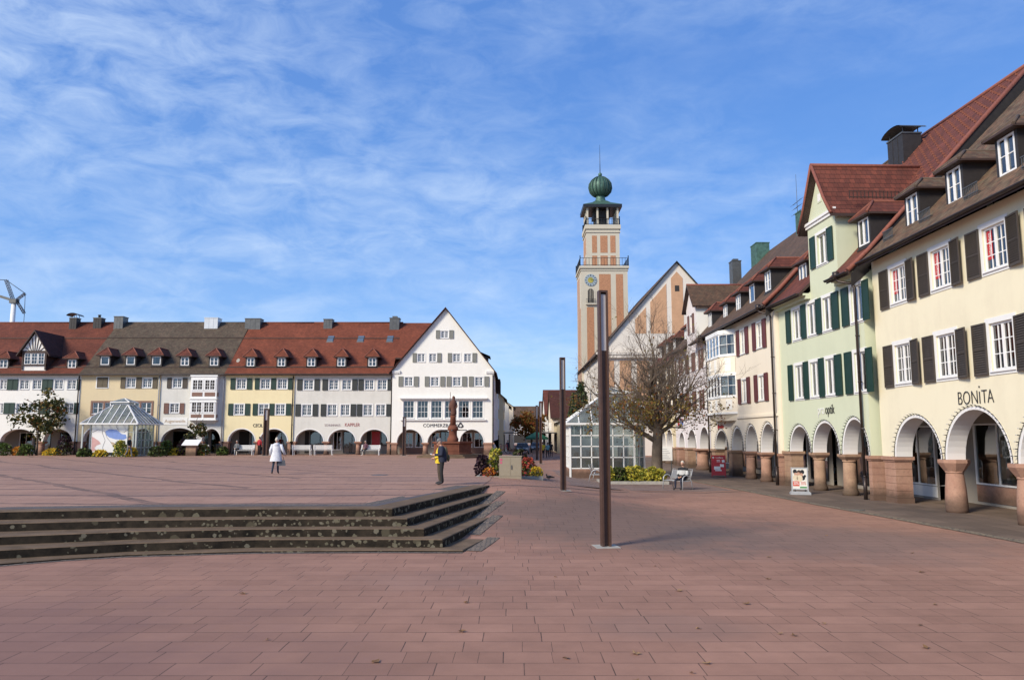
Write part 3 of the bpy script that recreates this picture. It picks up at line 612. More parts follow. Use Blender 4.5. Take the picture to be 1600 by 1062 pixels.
def chimney(parent, x, y, z0, z1, w, d, mat, cap=0, capm='metal'):
    s = MB(); s.box(x - w / 2, x + w / 2, y - d / 2, y + d / 2, z0, z1, 0)
    s.box(x - w / 2 - .04, x + w / 2 + .04, y - d / 2 - .04, y + d / 2 + .04, z1, z1 + .08, 1)
    for k in range(1, 3): xx = x - w / 2 + w * k / 3; s.box(xx - .015, xx + .015, y - d / 2 - .015, y - d / 2, z0, z1, 0)
    if cap == 1:
        for sx in (-1, 1):
            for sy in (-1, 1): s.box(x + sx * (w / 2 - .1) - .02, x + sx * (w / 2 - .1) + .02, y + sy * (d / 2 - .1) - .02, y + sy * (d / 2 - .1) + .02, z1 + .08, z1 + .4, 1)
        n = 8
        for i in range(n):
            a0 = math.pi * (.12 + .76 * i / n); a1 = math.pi * (.12 + .76 * (i + 1) / n); rx = (w / 2 + .25) / math.cos(math.pi * .12)
            p = [(x - rx * math.cos(a), z1 + .16 + .40 * math.sin(a)) for a in (a0, a1)]
            s.poly([(p[0][0], y - d / 2 - .2, p[0][1]), (p[1][0], y - d / 2 - .2, p[1][1]), (p[1][0], y + d / 2 + .2, p[1][1]), (p[0][0], y + d / 2 + .2, p[0][1])], 1)
            s.poly([(p[0][0], y - d / 2 - .2, p[0][1] - .04), (p[0][0], y + d / 2 + .2, p[0][1] - .04), (p[1][0], y + d / 2 + .2, p[1][1] - .04), (p[1][0], y - d / 2 - .2, p[1][1] - .04)], 1)
    if cap == 2: s.lathe([(.13, z1 + .08), (.13, z1 + .35), (.17, z1 + .36), (.17, z1 + .42)], 10, 1, (x, y))
    if cap == 3: s.box(x - w * .25, x + w * .25, y - d * .3, y + d * .3, z1 + .08, z1 + .28, 1)
    return s.build('chimney', [M[mat], M[capm]], parent)
def downpipe(parent, x, z0, z1, y=-.12, mat='gutter', r=.055, elbow=None):
    s = MB(); pts = [(x, y, z0), (x, y, z1 - .7)]
    if elbow: pts += [(x, y, z1 - .45), (x - .08, y - .04, z1 - .28), (x + elbow[0] + .1, elbow[1] + .05, z1 - .12), (x + elbow[0], elbow[1], z1)]
    else: pts += [(x, y, z1)]
    s.tube(pts, r, 10)
    zz = z0 + .9
    while zz < z1 - 1: s.lathe([(r + .012, zz), (r + .012, zz + .06)], 10, 0, (x, y)); s.box(x - .015, x + .015, y, 0.0, zz + .01, zz + .05); zz += 1.9
    s.lathe([(r + .02, z0), (r + .02, z0 + .9)], 10, 0, (x, y))
    if elbow: s.lathe([(.05, z1 - .05), (.14, z1 + .12), (.14, z1 + .3)], 10, 0, (x + elbow[0], elbow[1]))
    return s.build('downpipe', M[mat], parent)
def gutter(parent, x0, x1, y, z, mat='gutter', r=.075):
    s = MB(); n = 8
    pr = [(y + r * math.cos(math.pi * i / n), z - r * math.sin(math.pi * i / n)) for i in range(n + 1)]
    for (ya, za), (yb, zb) in zip(pr, pr[1:]):
        s.poly([(x0, ya, za), (x0, yb, zb), (x1, yb, zb), (x1, ya, za)]); s.poly([(x1, ya, za + .006), (x1, yb, zb + .006), (x0, yb, zb + .006), (x0, ya, za + .006)])
    s.box(x0, x1, y - r - .012, y - r + .012, z - .014, z + .014); s.poly([(x0, a, b) for a, b in pr]); s.poly([(x1, a, b) for a, b in pr[::-1]])
    return s.build('gutter', M[mat], parent)
def column(parent, x, kind, h, r, mat, thick=.6, cap=None):
    """kind c: round column with a square capital, p: square pier, f: fat tapered column"""
    s = MB(); y = thick / 2
    if kind == 'c':
        s.lathe([(r * 1.28, -.02), (r * 1.28, .16), (r * 1.12, .24), (r * 1.06, .3), (r * 1.02, h * .6), (r * .96, h - .30)], 24, 0, (x, y))
        o = s.build('column', M[mat], parent); c = MB()
        c.lathe([(r * .98, h - .34), (r * 1.08, h - .33), (r * 1.08, h - .27), (r * 1.0, h - .26)], 24, 0, (x, y))
        ww = max(thick / 2 + .05, r * 1.35); q = math.sqrt(2)
        c.lathe([(r * .98 * q * .8, h - .28), (ww * q * .93, h - .14), (ww * q, h - .10), (ww * q, h)], 4, 0, (x, y), smooth=False, rot=math.pi / 4)
        c.build('capital', M[mat], o)
    elif kind == 'f':
        s.lathe([(r * 1.02, -.02), (r * 1.05, .12), (r * 1.05, .4), (r * .98, .8), (r * .84, h - .5), (r * .80, h - .44)], 28, 0, (x, y))
        o = s.build('column', M[mat], parent); c = MB(); q = math.sqrt(2); ww = .46
        c.lathe([(r * .80, h - .46), (r * .88, h - .45), (r * .88, h - .39), (r * .8, h - .38)], 28, 0, (x, y))
        c.lathe([(r * .84 * 1.08, h - .40), (ww * 1.0, h - .16), (ww * 1.07, h - .11), (ww * 1.07, h)], 8, 0, (x, y), smooth=False, rot=math.pi / 8)
        c.build('capital', M[mat], o)
    else:
        w = r; c0 = .05; nb = 5; hh = h - .2
        s.box(x - w / 2 - .02, x + w / 2 + .02, -.045, thick + .02, -.02, .2)
        for i in range(nb):
            z0 = .2 + (hh - .2) * i / nb; z1 = .2 + (hh - .2) * (i + 1) / nb
            s.box(x - w / 2, x + w / 2, -.025, thick, z0 + .006, z1 - .006); s.box(x - w / 2 + .012, x + w / 2 - .012, -.015, thick - .01, z0 - .01, z1)
        o = s.build('pier', M[mat], parent); c = MB()
        c.box(x - w / 2 - .03, x + w / 2 + .03, -.06, thick + .03, hh, hh + .07); c.box(x - w / 2 - .085, x + w / 2 + .085, -.11, thick + .08, hh + .07, h)
        c.build('capital', M[mat], o)
    return o
class House:
    def __init__(s, name, label, cat, loc, rz, W, wall, eave, ridge, D, sp, group=None):
        s.t = thing(name, label, cat, loc, rz, group); s.W = W; s.wall = M[wall]; s.eave = eave; s.ridge = ridge; s.D = D; s.sp = sp; s.holes = []; s.arches = []; s.th = .6
    def win(s, x0, x1, z0, z1, cas=2, cols=2, rows=3, trim=.12, curt=None, sill=True):
        s.holes.append([(x0, z0), (x1, z0), (x1, z1), (x0, z1)])
        return add_window(s.t, x0, z0, round(x1 - x0, 2), round(z1 - z0, 2), cas, cols, rows, trim, sill, .05, curt)
    def sh(s, x0, x1, z0, z1, mat, slats=False, ang=0): return add_shutter(s.t, x0, z0, x1 - x0, z1 - z0, mat, slats, ang)
    def arc(s, *A): s.arches += list(A)
    def finish(s, roof, prof=None, ov=.5, top=None, side=True, ceil=None, roofx=None, back=True, archmat='arch', lights=False, trimw=.10, sl=0, shop=3.0, shopmat=None, body=True):
        W_, sp, th = s.W, s.sp, s.th
        top = top or [(W_, s.eave), (0, s.eave)]
        outl = [(0, sp)]
        for x0, x1, tp in s.arches: outl += arch_pts(x0, x1, sp, tp)
        outl += [(W_, sp)] + top
        o2 = []
        for p in outl:
            if not o2 or abs(p[0] - o2[-1][0]) + abs(p[1] - o2[-1][1]) > 1e-4: o2.append(p)
        s.outl = o2
        b = MB(); b.cdt(o2, s.holes, 0, 0)
        for h in s.holes:
            n = len(h)
            for i in range(n):
                p, q = h[i], h[(i + 1) % n]; b.poly([(p[0], 0, p[1]), (p[0], .18, p[1]), (q[0], .18, q[1]), (q[0], 0, q[1])], 0)
        b.cdt(o2, [], th, 1, flip=True); b.cdt(o2, [], th - .02, 1)
        # undersides between the arches, ends
        k = 0; xs_ = [0]
        for x0, x1, tp in s.arches: xs_ += [x0, x1]
        xs_.append(W_)
        for i in range(0, len(xs_), 2):
            if xs_[i + 1] - xs_[i] > .01: b.poly([(xs_[i], 0, sp), (xs_[i], th, sp), (xs_[i + 1], th, sp), (xs_[i + 1], 0, sp)], 0)
        D = s.D; cz = ceil or (max([a[2] for a in s.arches] + [sp]) + .35)
        sd = []
        if body:
            for x, f in ((0, 1), (W_, -1)):
                zt = s.eave
                P = [(x, 0, sp), (x, 0, s.eave), (x, th, s.eave + (th / (D / 2)) * 0), (x, D / 2, s.ridge - .35), (x, D, s.eave), (x, D, 0), (x, shop, 0), (x, shop, cz), (x, th, cz), (x, th, sp)]
                b.poly(P if f == 1 else P[::-1], 0)
            b.poly([(W_, D, 0), (0, D, 0), (0, D, s.eave), (W_, D, s.eave)], 0)
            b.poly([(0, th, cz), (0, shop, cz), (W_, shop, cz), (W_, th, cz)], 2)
        b.build('wall', [s.wall, M['room'], M['ceil']], s.t)
        for x0, x1, tp in s.arches:
            a = MB(); A = arch_pts(x0, x1, sp, tp, 24); G = arch_pts(x0, x1, sp, tp, 24, trimw)
            for i in range(24):
                p, q, u, v = A[i], A[i + 1], G[i], G[i + 1]; e = .004
                a.poly([(p[0], -.02, p[1]), (q[0], -.02, q[1]), (q[0], th, q[1]), (p[0], th, p[1])], 0, smooth=True)
                a.poly([(p[0], -.02, p[1]), (u[0], -.02, u[1]), (v[0], -.02, v[1]), (q[0], -.02, q[1])], 0)
                a.poly([(u[0], -.02, u[1]), (u[0], .01, u[1]), (v[0], .01, v[1]), (v[0], -.02, v[1])], 0)
            # pull the soffit a hair inside the wall edge
            a.v = [(x, y, z - .004 if y > .3 else z) for x, y, z in a.v]
            a.build('arch', M[archmat], s.t)
            if lights:
                c = MB(); n = 26; Q = arch_pts(x0, x1, sp, tp, n, trimw + .015)
                c.tube([(p[0], -.035, p[1]) for p in Q], .011, 4, 0); cx = (x0 + x1) / 2
                for i, p in enumerate(Q):
                    dx = p[0] - cx; dz = p[1] - sp; l = math.hypot(dx, dz) or 1; dx /= l; dz /= l
                    c.tube([(p[0], -.04, p[1]), (p[0] + dx * .035, -.10, p[1] + dz * .035)], [.018, .015], 5, 0)
                    c.ball((p[0] + dx * .045, -.125, p[1] + dz * .045), .017, 1, 6, 4)
                c.build('light_string', [M['black'], M['silver']], s.t)
        if roof:
            r = MB(); rx = roofx or (0, W_); pf = prof or [(-ov, s.eave - ov * .75), (.45, s.eave + .45), (D / 2, s.ridge)]
            s.prof = pf
            slab(r, rx[0], rx[1], pf, .14)
            bk = [(D - y, z) for y, z in pf]; slab(r, rx[0], rx[1], bk, .14, flip=True)
            ro = r.build('roof', [M[roof], M['wood']], s.t); s.roof = ro
            q = MB(); q.tube([(rx[0], D / 2, s.ridge + .02), (rx[1], D / 2, s.ridge + .02)], .09, 8); q.build('ridge_tiles', cached(('ridge', roof), lambda: plain('ridge_' + roof, (.16, .05, .032) if 'red' in roof else (.075, .055, .042), .8, .3, 8)), ro)
        return s
    def shopfront(s, panels, y=3.0, wall='lilac', cz=3.6):
        """panels: x0,x1,z0,z1,kind g=glass d=dark door w=white panel r=red panel p=poster"""
        hs = [[(a, b), (c, b), (c, d), (a, d)] for a, c, b, d, k in panels if k in 'gd']
        b = MB(); b.cdt([(0, 0), (s.W, 0), (s.W, cz), (0, cz)], hs, y, 0)
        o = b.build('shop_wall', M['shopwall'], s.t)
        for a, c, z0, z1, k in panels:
            if k in 'gd':
                q = MB(); m = 0
                f = .06
                q.box(a, a + f, y - .04, y + .06, z0, z1, m); q.box(c - f, c, y - .04, y + .06, z0, z1, m); q.box(a + f, c - f, y - .04, y + .06, z1 - f, z1, m); q.box(a + f, c - f, y - .04, y + .06, z0, z0 + f, m)
                q.box((a + c) / 2 - .025, (a + c) / 2 + .025, y - .03, y + .05, z0 + f, z1 - f, m)
                w = q.build('shop_window', [M['winw'] if k == 'g' else M['black']], s.t)
                q = MB(); q.poly([(a + f, y + .01, z0 + f), (c - f, y + .01, z0 + f), (c - f, y + .01, z1 - f), (a + f, y + .01, z1 - f)]); q.build('pane', M['glassd'], w)
                q = MB(); q.box(a, c, y + .07, y + 1.3, z0, z0 + .02, 0)
                # interior back and goods on show
                q.poly([(a - .3, y + 1.4, 0), (c + .3, y + 1.4, 0), (c + .3, y + 1.4, z1 + .2), (a - .3, y + 1.4, z1 + .2)], 1)
                x = a + .2
                while x < c - .3:
                    hh = rnd.uniform(.25, 1.2); ww = rnd.uniform(.12, .4); q.box(x, x + ww, y + .3, y + .7, z0 + .02, z0 + hh, rnd.choice([0, 2, 3, 0, 1])); x += ww + rnd.uniform(.1, .4)
                q.build('display', [M['trim'], M['room'], M['brownpanel'], M['silver']], w)
            else:
                q = MB(); q.box(a, c, y - .03, y, z0, z1); q.build('panel', M[{'w': 'trim', 'r': 'red', 'p': 'brownpanel', 's': 'sand', 'k': 'room'}[k]], s.t)

#PART3


# ================================================================== right-hand row of arcaded houses
RP = lambda e: [(-.55, e - .05), (.35, e + .80), (1.2, e + 1.72), (8.2, e + 9.15)]
R90 = R(-90)
# --- butter-cream house at the near end
H = House('arcaded_house', 'butter cream house with brown louvred shutters and BONITA lettering over its arches', 'house', (14.65, 30.7, 0), R90, 13.6, 'bonita', 9.55, 18.3, 16.4, 1.76)
Yb = lambda y: 30.7 - y
H.arc((1.15, 4.22, 3.2), (4.60, 7.92, 3.38), (8.35, 11.6, 3.38), (12.0, 13.5, 3.2))
for i, yc in enumerate((28.66, 25.76, 22.80, 19.9)):
    x = Yb(yc)
    for z0, z1 in ((4.52, 5.96), (7.58, 8.92)):
        up = z0 > 6
        H.win(x - .56, x + .56, z0, z1, 2, 2, 3, .17, rnd.choice([3, 3, 0]))
        H.sh(x - .68 - .70, x - .68, z0 - .12, z1 + .06, 'sh_brown', True, (0, 0, 0, 0)[i]); o = H.sh(x + .69, x + 1.37, z0 - .12, z1 + .06, 'sh_brown', True, -8 if i < 3 else 0)
        if up and i < 3:
            q = MB(); q.box(x - .46, x - .20, .068, .076, z0 + .35, z1 - .10, 0); st = q.build('banner', M['red'], H.t); text('banner_text', 'jobangebot', .16, M['trim'], st, (x - .27, .065, z0 + .45), (R(90), R(-90), 0), .002, 'LEFT')
H.finish('brown_b', RP(9.55)[:2] + [(1.2, 11.2), (8.2, 18.3)], lights=True)
gutter(H.t, 0, 13.6, -.60, 9.50); 
for i, yc in enumerate((28.35, 25.55, 22.72, 19.9)): add_dormer(H.t, Yb(yc), .55, 10.45 + .04 * i, .80, 1.18, 'brown_b', .55, 1, 2, 2, ov=.26, hip=.9)
for yc in (29.6, 26.9, 24.1, 21.2):
    x = Yb(yc); s = MB()
    for k in range(9): s.box(x + k * .09 - .36, x + k * .09 - .34, .18, .2, 10.2, 10.62)
    s.bar((x - .4, .18, 10.6), (x + .42, .18, 10.6), .03, .03); s.bar((x - .4, .18, 10.3), (x + .42, .18, 10.3), .03, .03)
    s.bar((x - .36, .18, 10.3), (x - .36, .5, 10.3), .03, .03); s.bar((x + .38, .18, 10.3), (x + .38, .5, 10.3), .03, .03)
    s.build('snow_guard', M['metal'], H.roof)
H.shopfront([(1.3, 4.1, .75, 3.0, 'g'), (1.3, 4.1, .12, .72, 's'), (5.3, 5.9, 1.3, 2.9, 'r'), (6.2, 8.7, .12, 2.95, 'd'), (9.0, 12.8, .12, 2.95, 'd')], 2.9, 'bonita')
s = MB(); s.box(5.28, 5.95, 2.82, 2.9, .1, 1.2, 0)
for k in range(9): s.box(5.36, 5.87, 2.80, 2.825, .2 + k * .105, .25 + k * .105, 1)
s.build('vent_grille', [M['pink'], M['soil']], H.t)
column(H.t, .62, 'p', 1.76, .86, 'sand'); column(H.t, 4.41, 'f', 1.76, .325, 'sand'); column(H.t, 8.13, 'f', 1.76, .325, 'sand'); column(H.t, 11.8, 'f', 1.76, .325, 'sand')
text('lettering', 'BON', .62, M['lettering'], H.t, (5.42, -.02, 3.56), ext=.008, align='LEFT', sx=.84, spacing=1.04, off=-.012); text('lettering', 'TA', .62, M['lettering'], H.t, (6.72, -.02, 3.56), ext=.008, align='LEFT', sx=.80, spacing=.98, off=-.012)
s = MB(); s.box(6.607, 6.643, -.02, 0, 3.56, 3.93); s.ball((6.625, -.01, 4.08), (.035, .012, .035)); s.ball((6.625, -.01, 3.44), (.032, .012, .032)); s.build('lettering', M['lettering'], H.t)
chimney(H.t, 12.4, 7.0, 15, 19.6, 1.3, .9, 'slate', 1)

# --- sage green house with the gabled cross wing
gx, gy = 14.00, 39.9; gr = math.atan2(.33, 8.9)
H = House('arcaded_house', 'sage green house with dark green shutters, a tall gabled front bay and prooptik lettering', 'house', (gx, gy, 0), R90 + gr, 8.95, 'green', 9.3, 18.6, 16.4, 1.76)
Yg = lambda y: 39.9 - y
H.arc((.92, 3.28, 2.98), (3.62, 6.22, 3.12), (6.62, 8.75 + .05, 3.22))
for yc in (37.55, 35.8, 34.15, 31.45):
    x = Yg(yc); w = .47
    for z0, z1 in ((4.36, 5.96), (7.26, 8.74)): H.win(x - w, x + w, z0, z1, 2, 1, 1, .15, rnd.choice([0, 2, 2]))
for a, b in ((38.85, 38.3), (36.98, 36.42), (35.28, 34.72), (33.66, 33.02), (32.72, 32.10), (30.88 - .0, 30.98 - .62)):
    for z0, z1 in ((4.28, 6.06), (7.18, 8.82)): H.sh(Yg(a), Yg(b) if b < a else Yg(a) + .62, z0, z1, 'sh_green')
g0, g1 = Yg(35.85), Yg(32.98); gc = (g0 + g1) / 2
ZE, ZA = 12.45, 14.75
H.holes.append([(gc - .55 + .05, 10.35), (gc + .55 - .05, 10.35), (gc + .5, 11.75), (gc - .5, 11.75)])
add_window(H.t, gc - .5, 10.35, 1.0, 1.4, 2, 1, 1, .14, True, .1, 2)
H.sh(gc - 1.18, gc - .62, 10.3, 11.8, 'sh_green'); H.sh(gc + .62, gc + 1.18, 10.3, 11.8, 'sh_green')
pr = RP(9.3); pr = pr[:3] + [(8.2, 18.6)]
H.finish(None, top=[(8.95, 9.3), (g1, 9.3), (g1, ZE), (gc, ZA), (g0, ZE), (g0, 9.3), (0, 9.3)], lights=True)
r = MB(); md = (2.2, 12.0)
for x0, x1 in ((0, g0 - .02), (g1 + .02, 8.95)): slab(r, x0, x1, pr[:3] + [(2.2, 9.3 + 1.72 + (1.0) * (18.6 - 11.02) / 7.0)], .16)
zm = 9.3 + 1.72 + 1.0 * (18.6 - 11.02) / 7.0
slab(r, 0, 8.95, [(2.2, zm), (8.2, 18.6)], .16); slab(r, 0, 8.95, [(16.9, 9.2), (8.2, 18.6)], .16, flip=True)
for k in range(16):   # raised hook tiles running up the slope
    x = .3 + k * .56
    for j in range(20):
        y = 2.4 + j * .29; z = zm + (y - 2.2) * (18.6 - zm) / 6.0
        r.box(x - .02, x + .02, y - .10, y + .10, z - .05, z + .035, 2)
H.roof = r.build('roof', [M['red_c'], M['wood'], plain('hook_tiles', (.25, .088, .055), .8, .2)], H.t)
q = MB()
q.tube([(8.93, pr[0][0], pr[0][1] + .03), (8.93, pr[1][0], pr[1][1] + .03), (8.93, pr[2][0], pr[2][1] + .04), (8.93, 8.2, 18.64)], .10, 6)
q.tube([(0, 8.2, 18.62), (8.95, 8.2, 18.62)], .10, 8); q.build('ridge_tiles', plain('ridge_red', (.23, .075, .05), .8, .25, 9), H.roof)
# dark fascia closing the higher near verge
q = MB()
P = [(8.965, pr[0][0] + .1, pr[0][1] - .12), (8.965, pr[1][0], pr[1][1] - .1), (8.965, pr[2][0], pr[2][1] - .1), (8.965, 8.2, 18.5)]
for a, b in zip(P, P[1:]): q.poly([(a[0], a[1], a[2] - .55), (b[0], b[1], b[2] - .75), b, a])
q.build('verge_board', M['slate'], H.roof)
# cross gable: roof, cheeks, cornice
r = MB(); zr = ZA + .22; dl = 6.2; ho = (g1 - g0) / 2 + .34; dz = ho * (ZA - ZE) / ((g1 - g0) / 2)
for sg in (-1, 1):
    for (ya, yb) in ((-.34, dl),):
        A = [(gc + sg * ho, ya, zr - dz + .06), (gc + sg * ho * .62, ya, zr - dz * .66), (gc, ya, zr)]
        for p, q_ in zip(A, A[1:]):
            l0 = math.hypot(p[0] - gc, p[2] - zr); l1 = math.hypot(q_[0] - gc, q_[2] - zr)
            F = [p, (p[0], yb, p[2]), (q_[0], yb, q_[2]), q_]; uv = [(ya, -l0), (yb, -l0), (yb, -l1), (ya, -l1)]
            if sg < 0: F = F[::-1]; uv = uv[::-1]
            r.poly(F, 0, uv); B = [(x, y, z - .12) for x, y, z in F]; r.poly(B[::-1], 1)
            r.poly([p, q_, (q_[0], ya, q_[2] - .16), (p[0], ya, p[2] - .16)][::sg], 1)
        p = A[0]; r.poly([p, (p[0], ya, p[2] - .12), (p[0], yb, p[2] - .12), (p[0], yb, p[2])], 1)
gb = r.build('gable_roof', [M['red_c'], M['wood']], H.t)
q = MB(); q.tube([(gc, -.36, zr + .02), (gc, dl, zr + .02)], .09, 8)
for sg in (-1, 1): q.tube([(gc + sg * ho, -.33, zr - dz + .08), (gc + sg * ho * .62, -.33, zr - dz * .66 + .02), (gc, -.33, zr + .02)], .075, 6)
q.build('ridge_tiles', bpy.data.materials['ridge_red'], gb)
q = MB()
for x, f in ((g1, 1), (g0, -1)):
    F = [(x, 0, 9.0), (x, 3.6, 9.0), (x, 3.6, ZE + .1), (x, 0, ZE + .1)]; q.poly(F if f == 1 else F[::-1])
q.box(g0 - .08, g1 + .08, -.07, -.001, ZE - .16, ZE - .02, 1); q.box(g0 - .13, g1 + .13, -.13, -.001, ZE - .02, ZE + .10, 1)
q.box(gc - .22, gc + .22, -.02, .03, ZE + .75, ZE + 1.25, 0); q.box(gc - .14, gc + .14, -.03, -.019, ZE + .82, ZE + 1.18, 2)
q.build('gable_trim', [M['green'], M['trim'], M['arch']], H.t)
s = MB()
for k in range(14): s.box(g1 + .37 + .0, g1 + .40, .5 + k * .17, .53 + k * .17, 12.85, 13.2)
s.bar((g1 + .385, .5, 13.18), (g1 + .385, 2.75, 13.18), .03, .03); s.bar((g1 + .385, .5, 12.9), (g1 + .385, 2.75, 12.9), .03, .03); s.build('snow_guard', M['wood'], gb)
for x0, x1 in ((0, g0 - .05), (g1 + .05, 8.95)):
    s = MB(); s.box(x0, x1, -.22, 0, 8.98, 9.14); s.box(x0, x1, -.36, 0, 9.14, 9.24); s.build('cornice', M['green'], H.t)
    gutter(H.t, x0, x1, -.62, 9.22)
downpipe(H.t, 8.55, 0, 9.1, -.12, elbow=(-.55, -.62)); 
add_dormer(H.t, Yg(38.05), .62, 10.12, .86, 1.0, 'red_c', .7, 1, 1, 2, ov=.24, hip=.9)
add_dormer(H.t, Yg(31.75), .62, 10.55, .86, 1.12, 'red_c', .7, 1, 1, 2, ov=.24, hip=.9)
H.shopfront([(.9, 3.3, .2, 2.9, 'd'), (3.7, 6.1, .9, 2.9, 'd'), (3.7, 6.1, .2, .85, 'r'), (6.3, 8.8, .55, 2.95, 'g'), (6.3, 8.8, .1, .52, 'w')], 2.7, 'green')
column(H.t, .48, 'p', 1.76, .86, 'sand2'); column(H.t, 3.45, 'c', 1.76, .255, 'sand2'); column(H.t, 6.42, 'c', 1.76, .265, 'sand2'); column(H.t, 8.86, 'p', 1.76, .26, 'sand')
text('lettering', 'pro', .60, M['trim'], H.t, (4.25, -.02, 3.52), ext=.005, align='LEFT', sx=.82); text('lettering', 'optik', .60, M['lettering'], H.t, (5.02, -.02, 3.52), ext=.005, align='LEFT', sx=.74)
chimney(H.t, .75, 6.9, 15.2, 18.25, 1.5, 1.0, 'slate', 1)

# --- peach house with the bay window
H = House('arcaded_house', 'pale peach house with oxblood shutters and a two-storey white bay window', 'house', (13.80, 53.7, 0), R90, 13.75, 'pink', 9.4, 18.4, 16.4, 1.62)
Yp = lambda y: 53.7 - y
H.arc((1.25, 4.3, 2.85), (5.25, 7.55, 2.98), (8.1, 10.3, 3.08), (10.85, 13.35, 3.16))
for yc in (45.6, 42.45):
    x = Yp(yc)
    for z0, z1 in ((4.48, 5.82), (7.38, 8.78)):
        H.win(x - .47, x + .47, z0, z1, 2, 1, 2, .1); H.sh(x - 1.17, x - .6, z0 - .08, z1 + .1, 'sh_red'); H.sh(x + .6, x + 1.17, z0 - .08, z1 + .1, 'sh_red')
x = Yp(52.9); 
for z0, z1 in ((7.4, 8.75),): H.win(x - .2, x + .35, z0, z1, 1, 1, 2, .08); H.sh(x - .75, x - .3, z0 - .08, z1 + .1, 'sh_red')
H.finish('brown_c', RP(9.4)[:3] + [(8.2, 18.4)], lights=True)
gutter(H.t, 0, 13.75, -.60, 9.32); downpipe(H.t, 13.55, 0, 9.2, -.14, elbow=(-.5, -.62)); downpipe(H.t, .05, 0, 9.2, -.14, elbow=(.1, -.62))
q = MB()
P = [(13.765, y, z) for y, z in [(-.45, 9.2), (.35, 10.1), (1.2, 11.0), (8.2, 18.28)]]
for a, b in zip(P, P[1:]): q.poly([(a[0], a[1], a[2] - .5), (b[0], b[1], b[2] - .7), b, a])
q.build('verge_board', M['slate'], H.roof)
q = MB(); q.tube([(13.73, -.55, 9.4), (13.73, .35, 10.25), (13.73, 1.2, 11.17), (13.73, 8.2, 18.46)], .11, 6)
q.build('verge_tiles', bpy.data.materials['ridge_red'], H.roof)
for Y_, z in ((42.5, 10.60), (45.4, 10.42), (48.2, 10.3), (51.2, 10.15)): add_dormer(H.t, Yp(Y_), .6, z, .92, 1.1, 'red_c', .7, 1, 1 if Y_ in (45.4,) else 2, 1 if Y_ == 45.4 else 2, ov=.24, hip=.9)
# bay window
b0, b1, bo = Yp(52.35), Yp(47.2), .72
pl = [(b0, 0), (b0 + 1.05, -bo), (b1 - 1.05, -bo), (b1, 0)]
q = MB()
def ring(z0, z1, g0_, g1_, m):
    P0 = [(b0 - g0_, 0), (b0 + 1.05 - g0_ * .4, -bo - g0_), (b1 - 1.05 + g0_ * .4, -bo - g0_), (b1 + g0_, 0)]; P1 = [(b0 - g1_, 0), (b0 + 1.05 - g1_ * .4, -bo - g1_), (b1 - 1.05 + g1_ * .4, -bo - g1_), (b1 + g1_, 0)]
    for i in range(3): q.poly([(*P0[i], z0), (*P0[i + 1], z0), (*P1[i + 1], z1), (*P1[i], z1)], m)
    q.poly([(*p, z1) for p in P1], m); q.poly([(*p, z0) for p in P0[::-1]], m)
ring(3.45, 3.85, -.25, 0.0, 0); ring(3.85, 3.98, .06, .06, 1); ring(3.98, 4.85, 0, 0, 0); ring(4.85, 4.95, .04, .04, 1); ring(6.28, 6.40, .04, .04, 1); ring(6.40, 7.42, 0, 0, 0); ring(7.42, 7.52, .05, .05, 1); ring(8.85, 9.1, .06, .06, 1)
for z0, z1 in ((4.1, 4.75), (6.5, 7.32)):
    for t0 in (.16, .6): 
        xa = b0 + 1.05 + (b1 - b0 - 2.1) * t0; q.box(xa, xa + .5, -bo - .018, -bo, z0, z1, 2)
    d = Vector((1.05, bo, 0)).normalized(); c0 = Vector((b1 - 1.05, -bo, 0)); n = Vector((d.y, -d.x, 0))
    a = c0 + d * .42 + n * .012; e = c0 + d * .9 + n * .012; q.poly([(a.x, a.y, z0), (e.x, e.y, z0), (e.x, e.y, z1), (a.x, a.y, z1)], 2)
bay = q.build('bay_window', [M['pink'], M['trim'], M['white']], H.t)
for z0, z1 in ((4.95, 6.28), (7.52, 8.85)):
    for i in range(3):
        a = Vector((*pl[i], 0)); e = Vector((*pl[i + 1], 0)); l = (e - a).length; ang = math.atan2(e.y - a.y, e.x - a.x); nn = 2 if i == 1 else 1
        for k in range(nn):
            p = a + (e - a) * (k / nn); w = round(l / nn, 2)
            o = add_window(bay, p.x, z0, w, round(z1 - z0, 2), 1 if i != 1 else 2, 2 if i != 1 else 1, 2, 0, False, -.02, 2, p.y); o.rotation_euler = (0, 0, ang)
q = MB(); q.poly([(b0, -.02, 4.9), (b1, -.02, 4.9), (b1, -.02, 8.9), (b0, -.02, 8.9)]); q.build('bay_back', M['room'], bay)
q = MB(); q.box(0, b0 - .02, -.07, -.001, 3.36, 3.50); q.build('cornice', M['pink'], H.t)
q = MB(); q.box(b1 + .02, 13.75, -.07, -.001, 3.55, 3.69); q.build('cornice', M['pink'], H.t)
H.shopfront([(1.0, 4.4, .3, 2.7, 'd'), (4.9, 7.6, .6, 2.7, 'g'), (8.0, 10.4, .6, 2.7, 'g'), (10.8, 13.2, .2, 2.8, 'd')], 2.7, 'lilac')
column(H.t, .62, 'p', 1.62, .9, 'sand2'); column(H.t, 4.78, 'p', 1.62, .82, 'sand2'); column(H.t, 7.82, 'c', 1.62, .26, 'sand'); column(H.t, 10.58, 'c', 1.62, .27, 'sand'); column(H.t, 13.55, 'p', 1.62, .3, 'sand')
o = text('lettering', 'vodafone', .36, M['red'], H.t, (2.3, -.02, 3.0), align='LEFT', sx=.8); s = MB(); s.ball((2.1, -.03, 3.1), (.17, .03, .2)); s.build('lettering', M['red'], H.t)
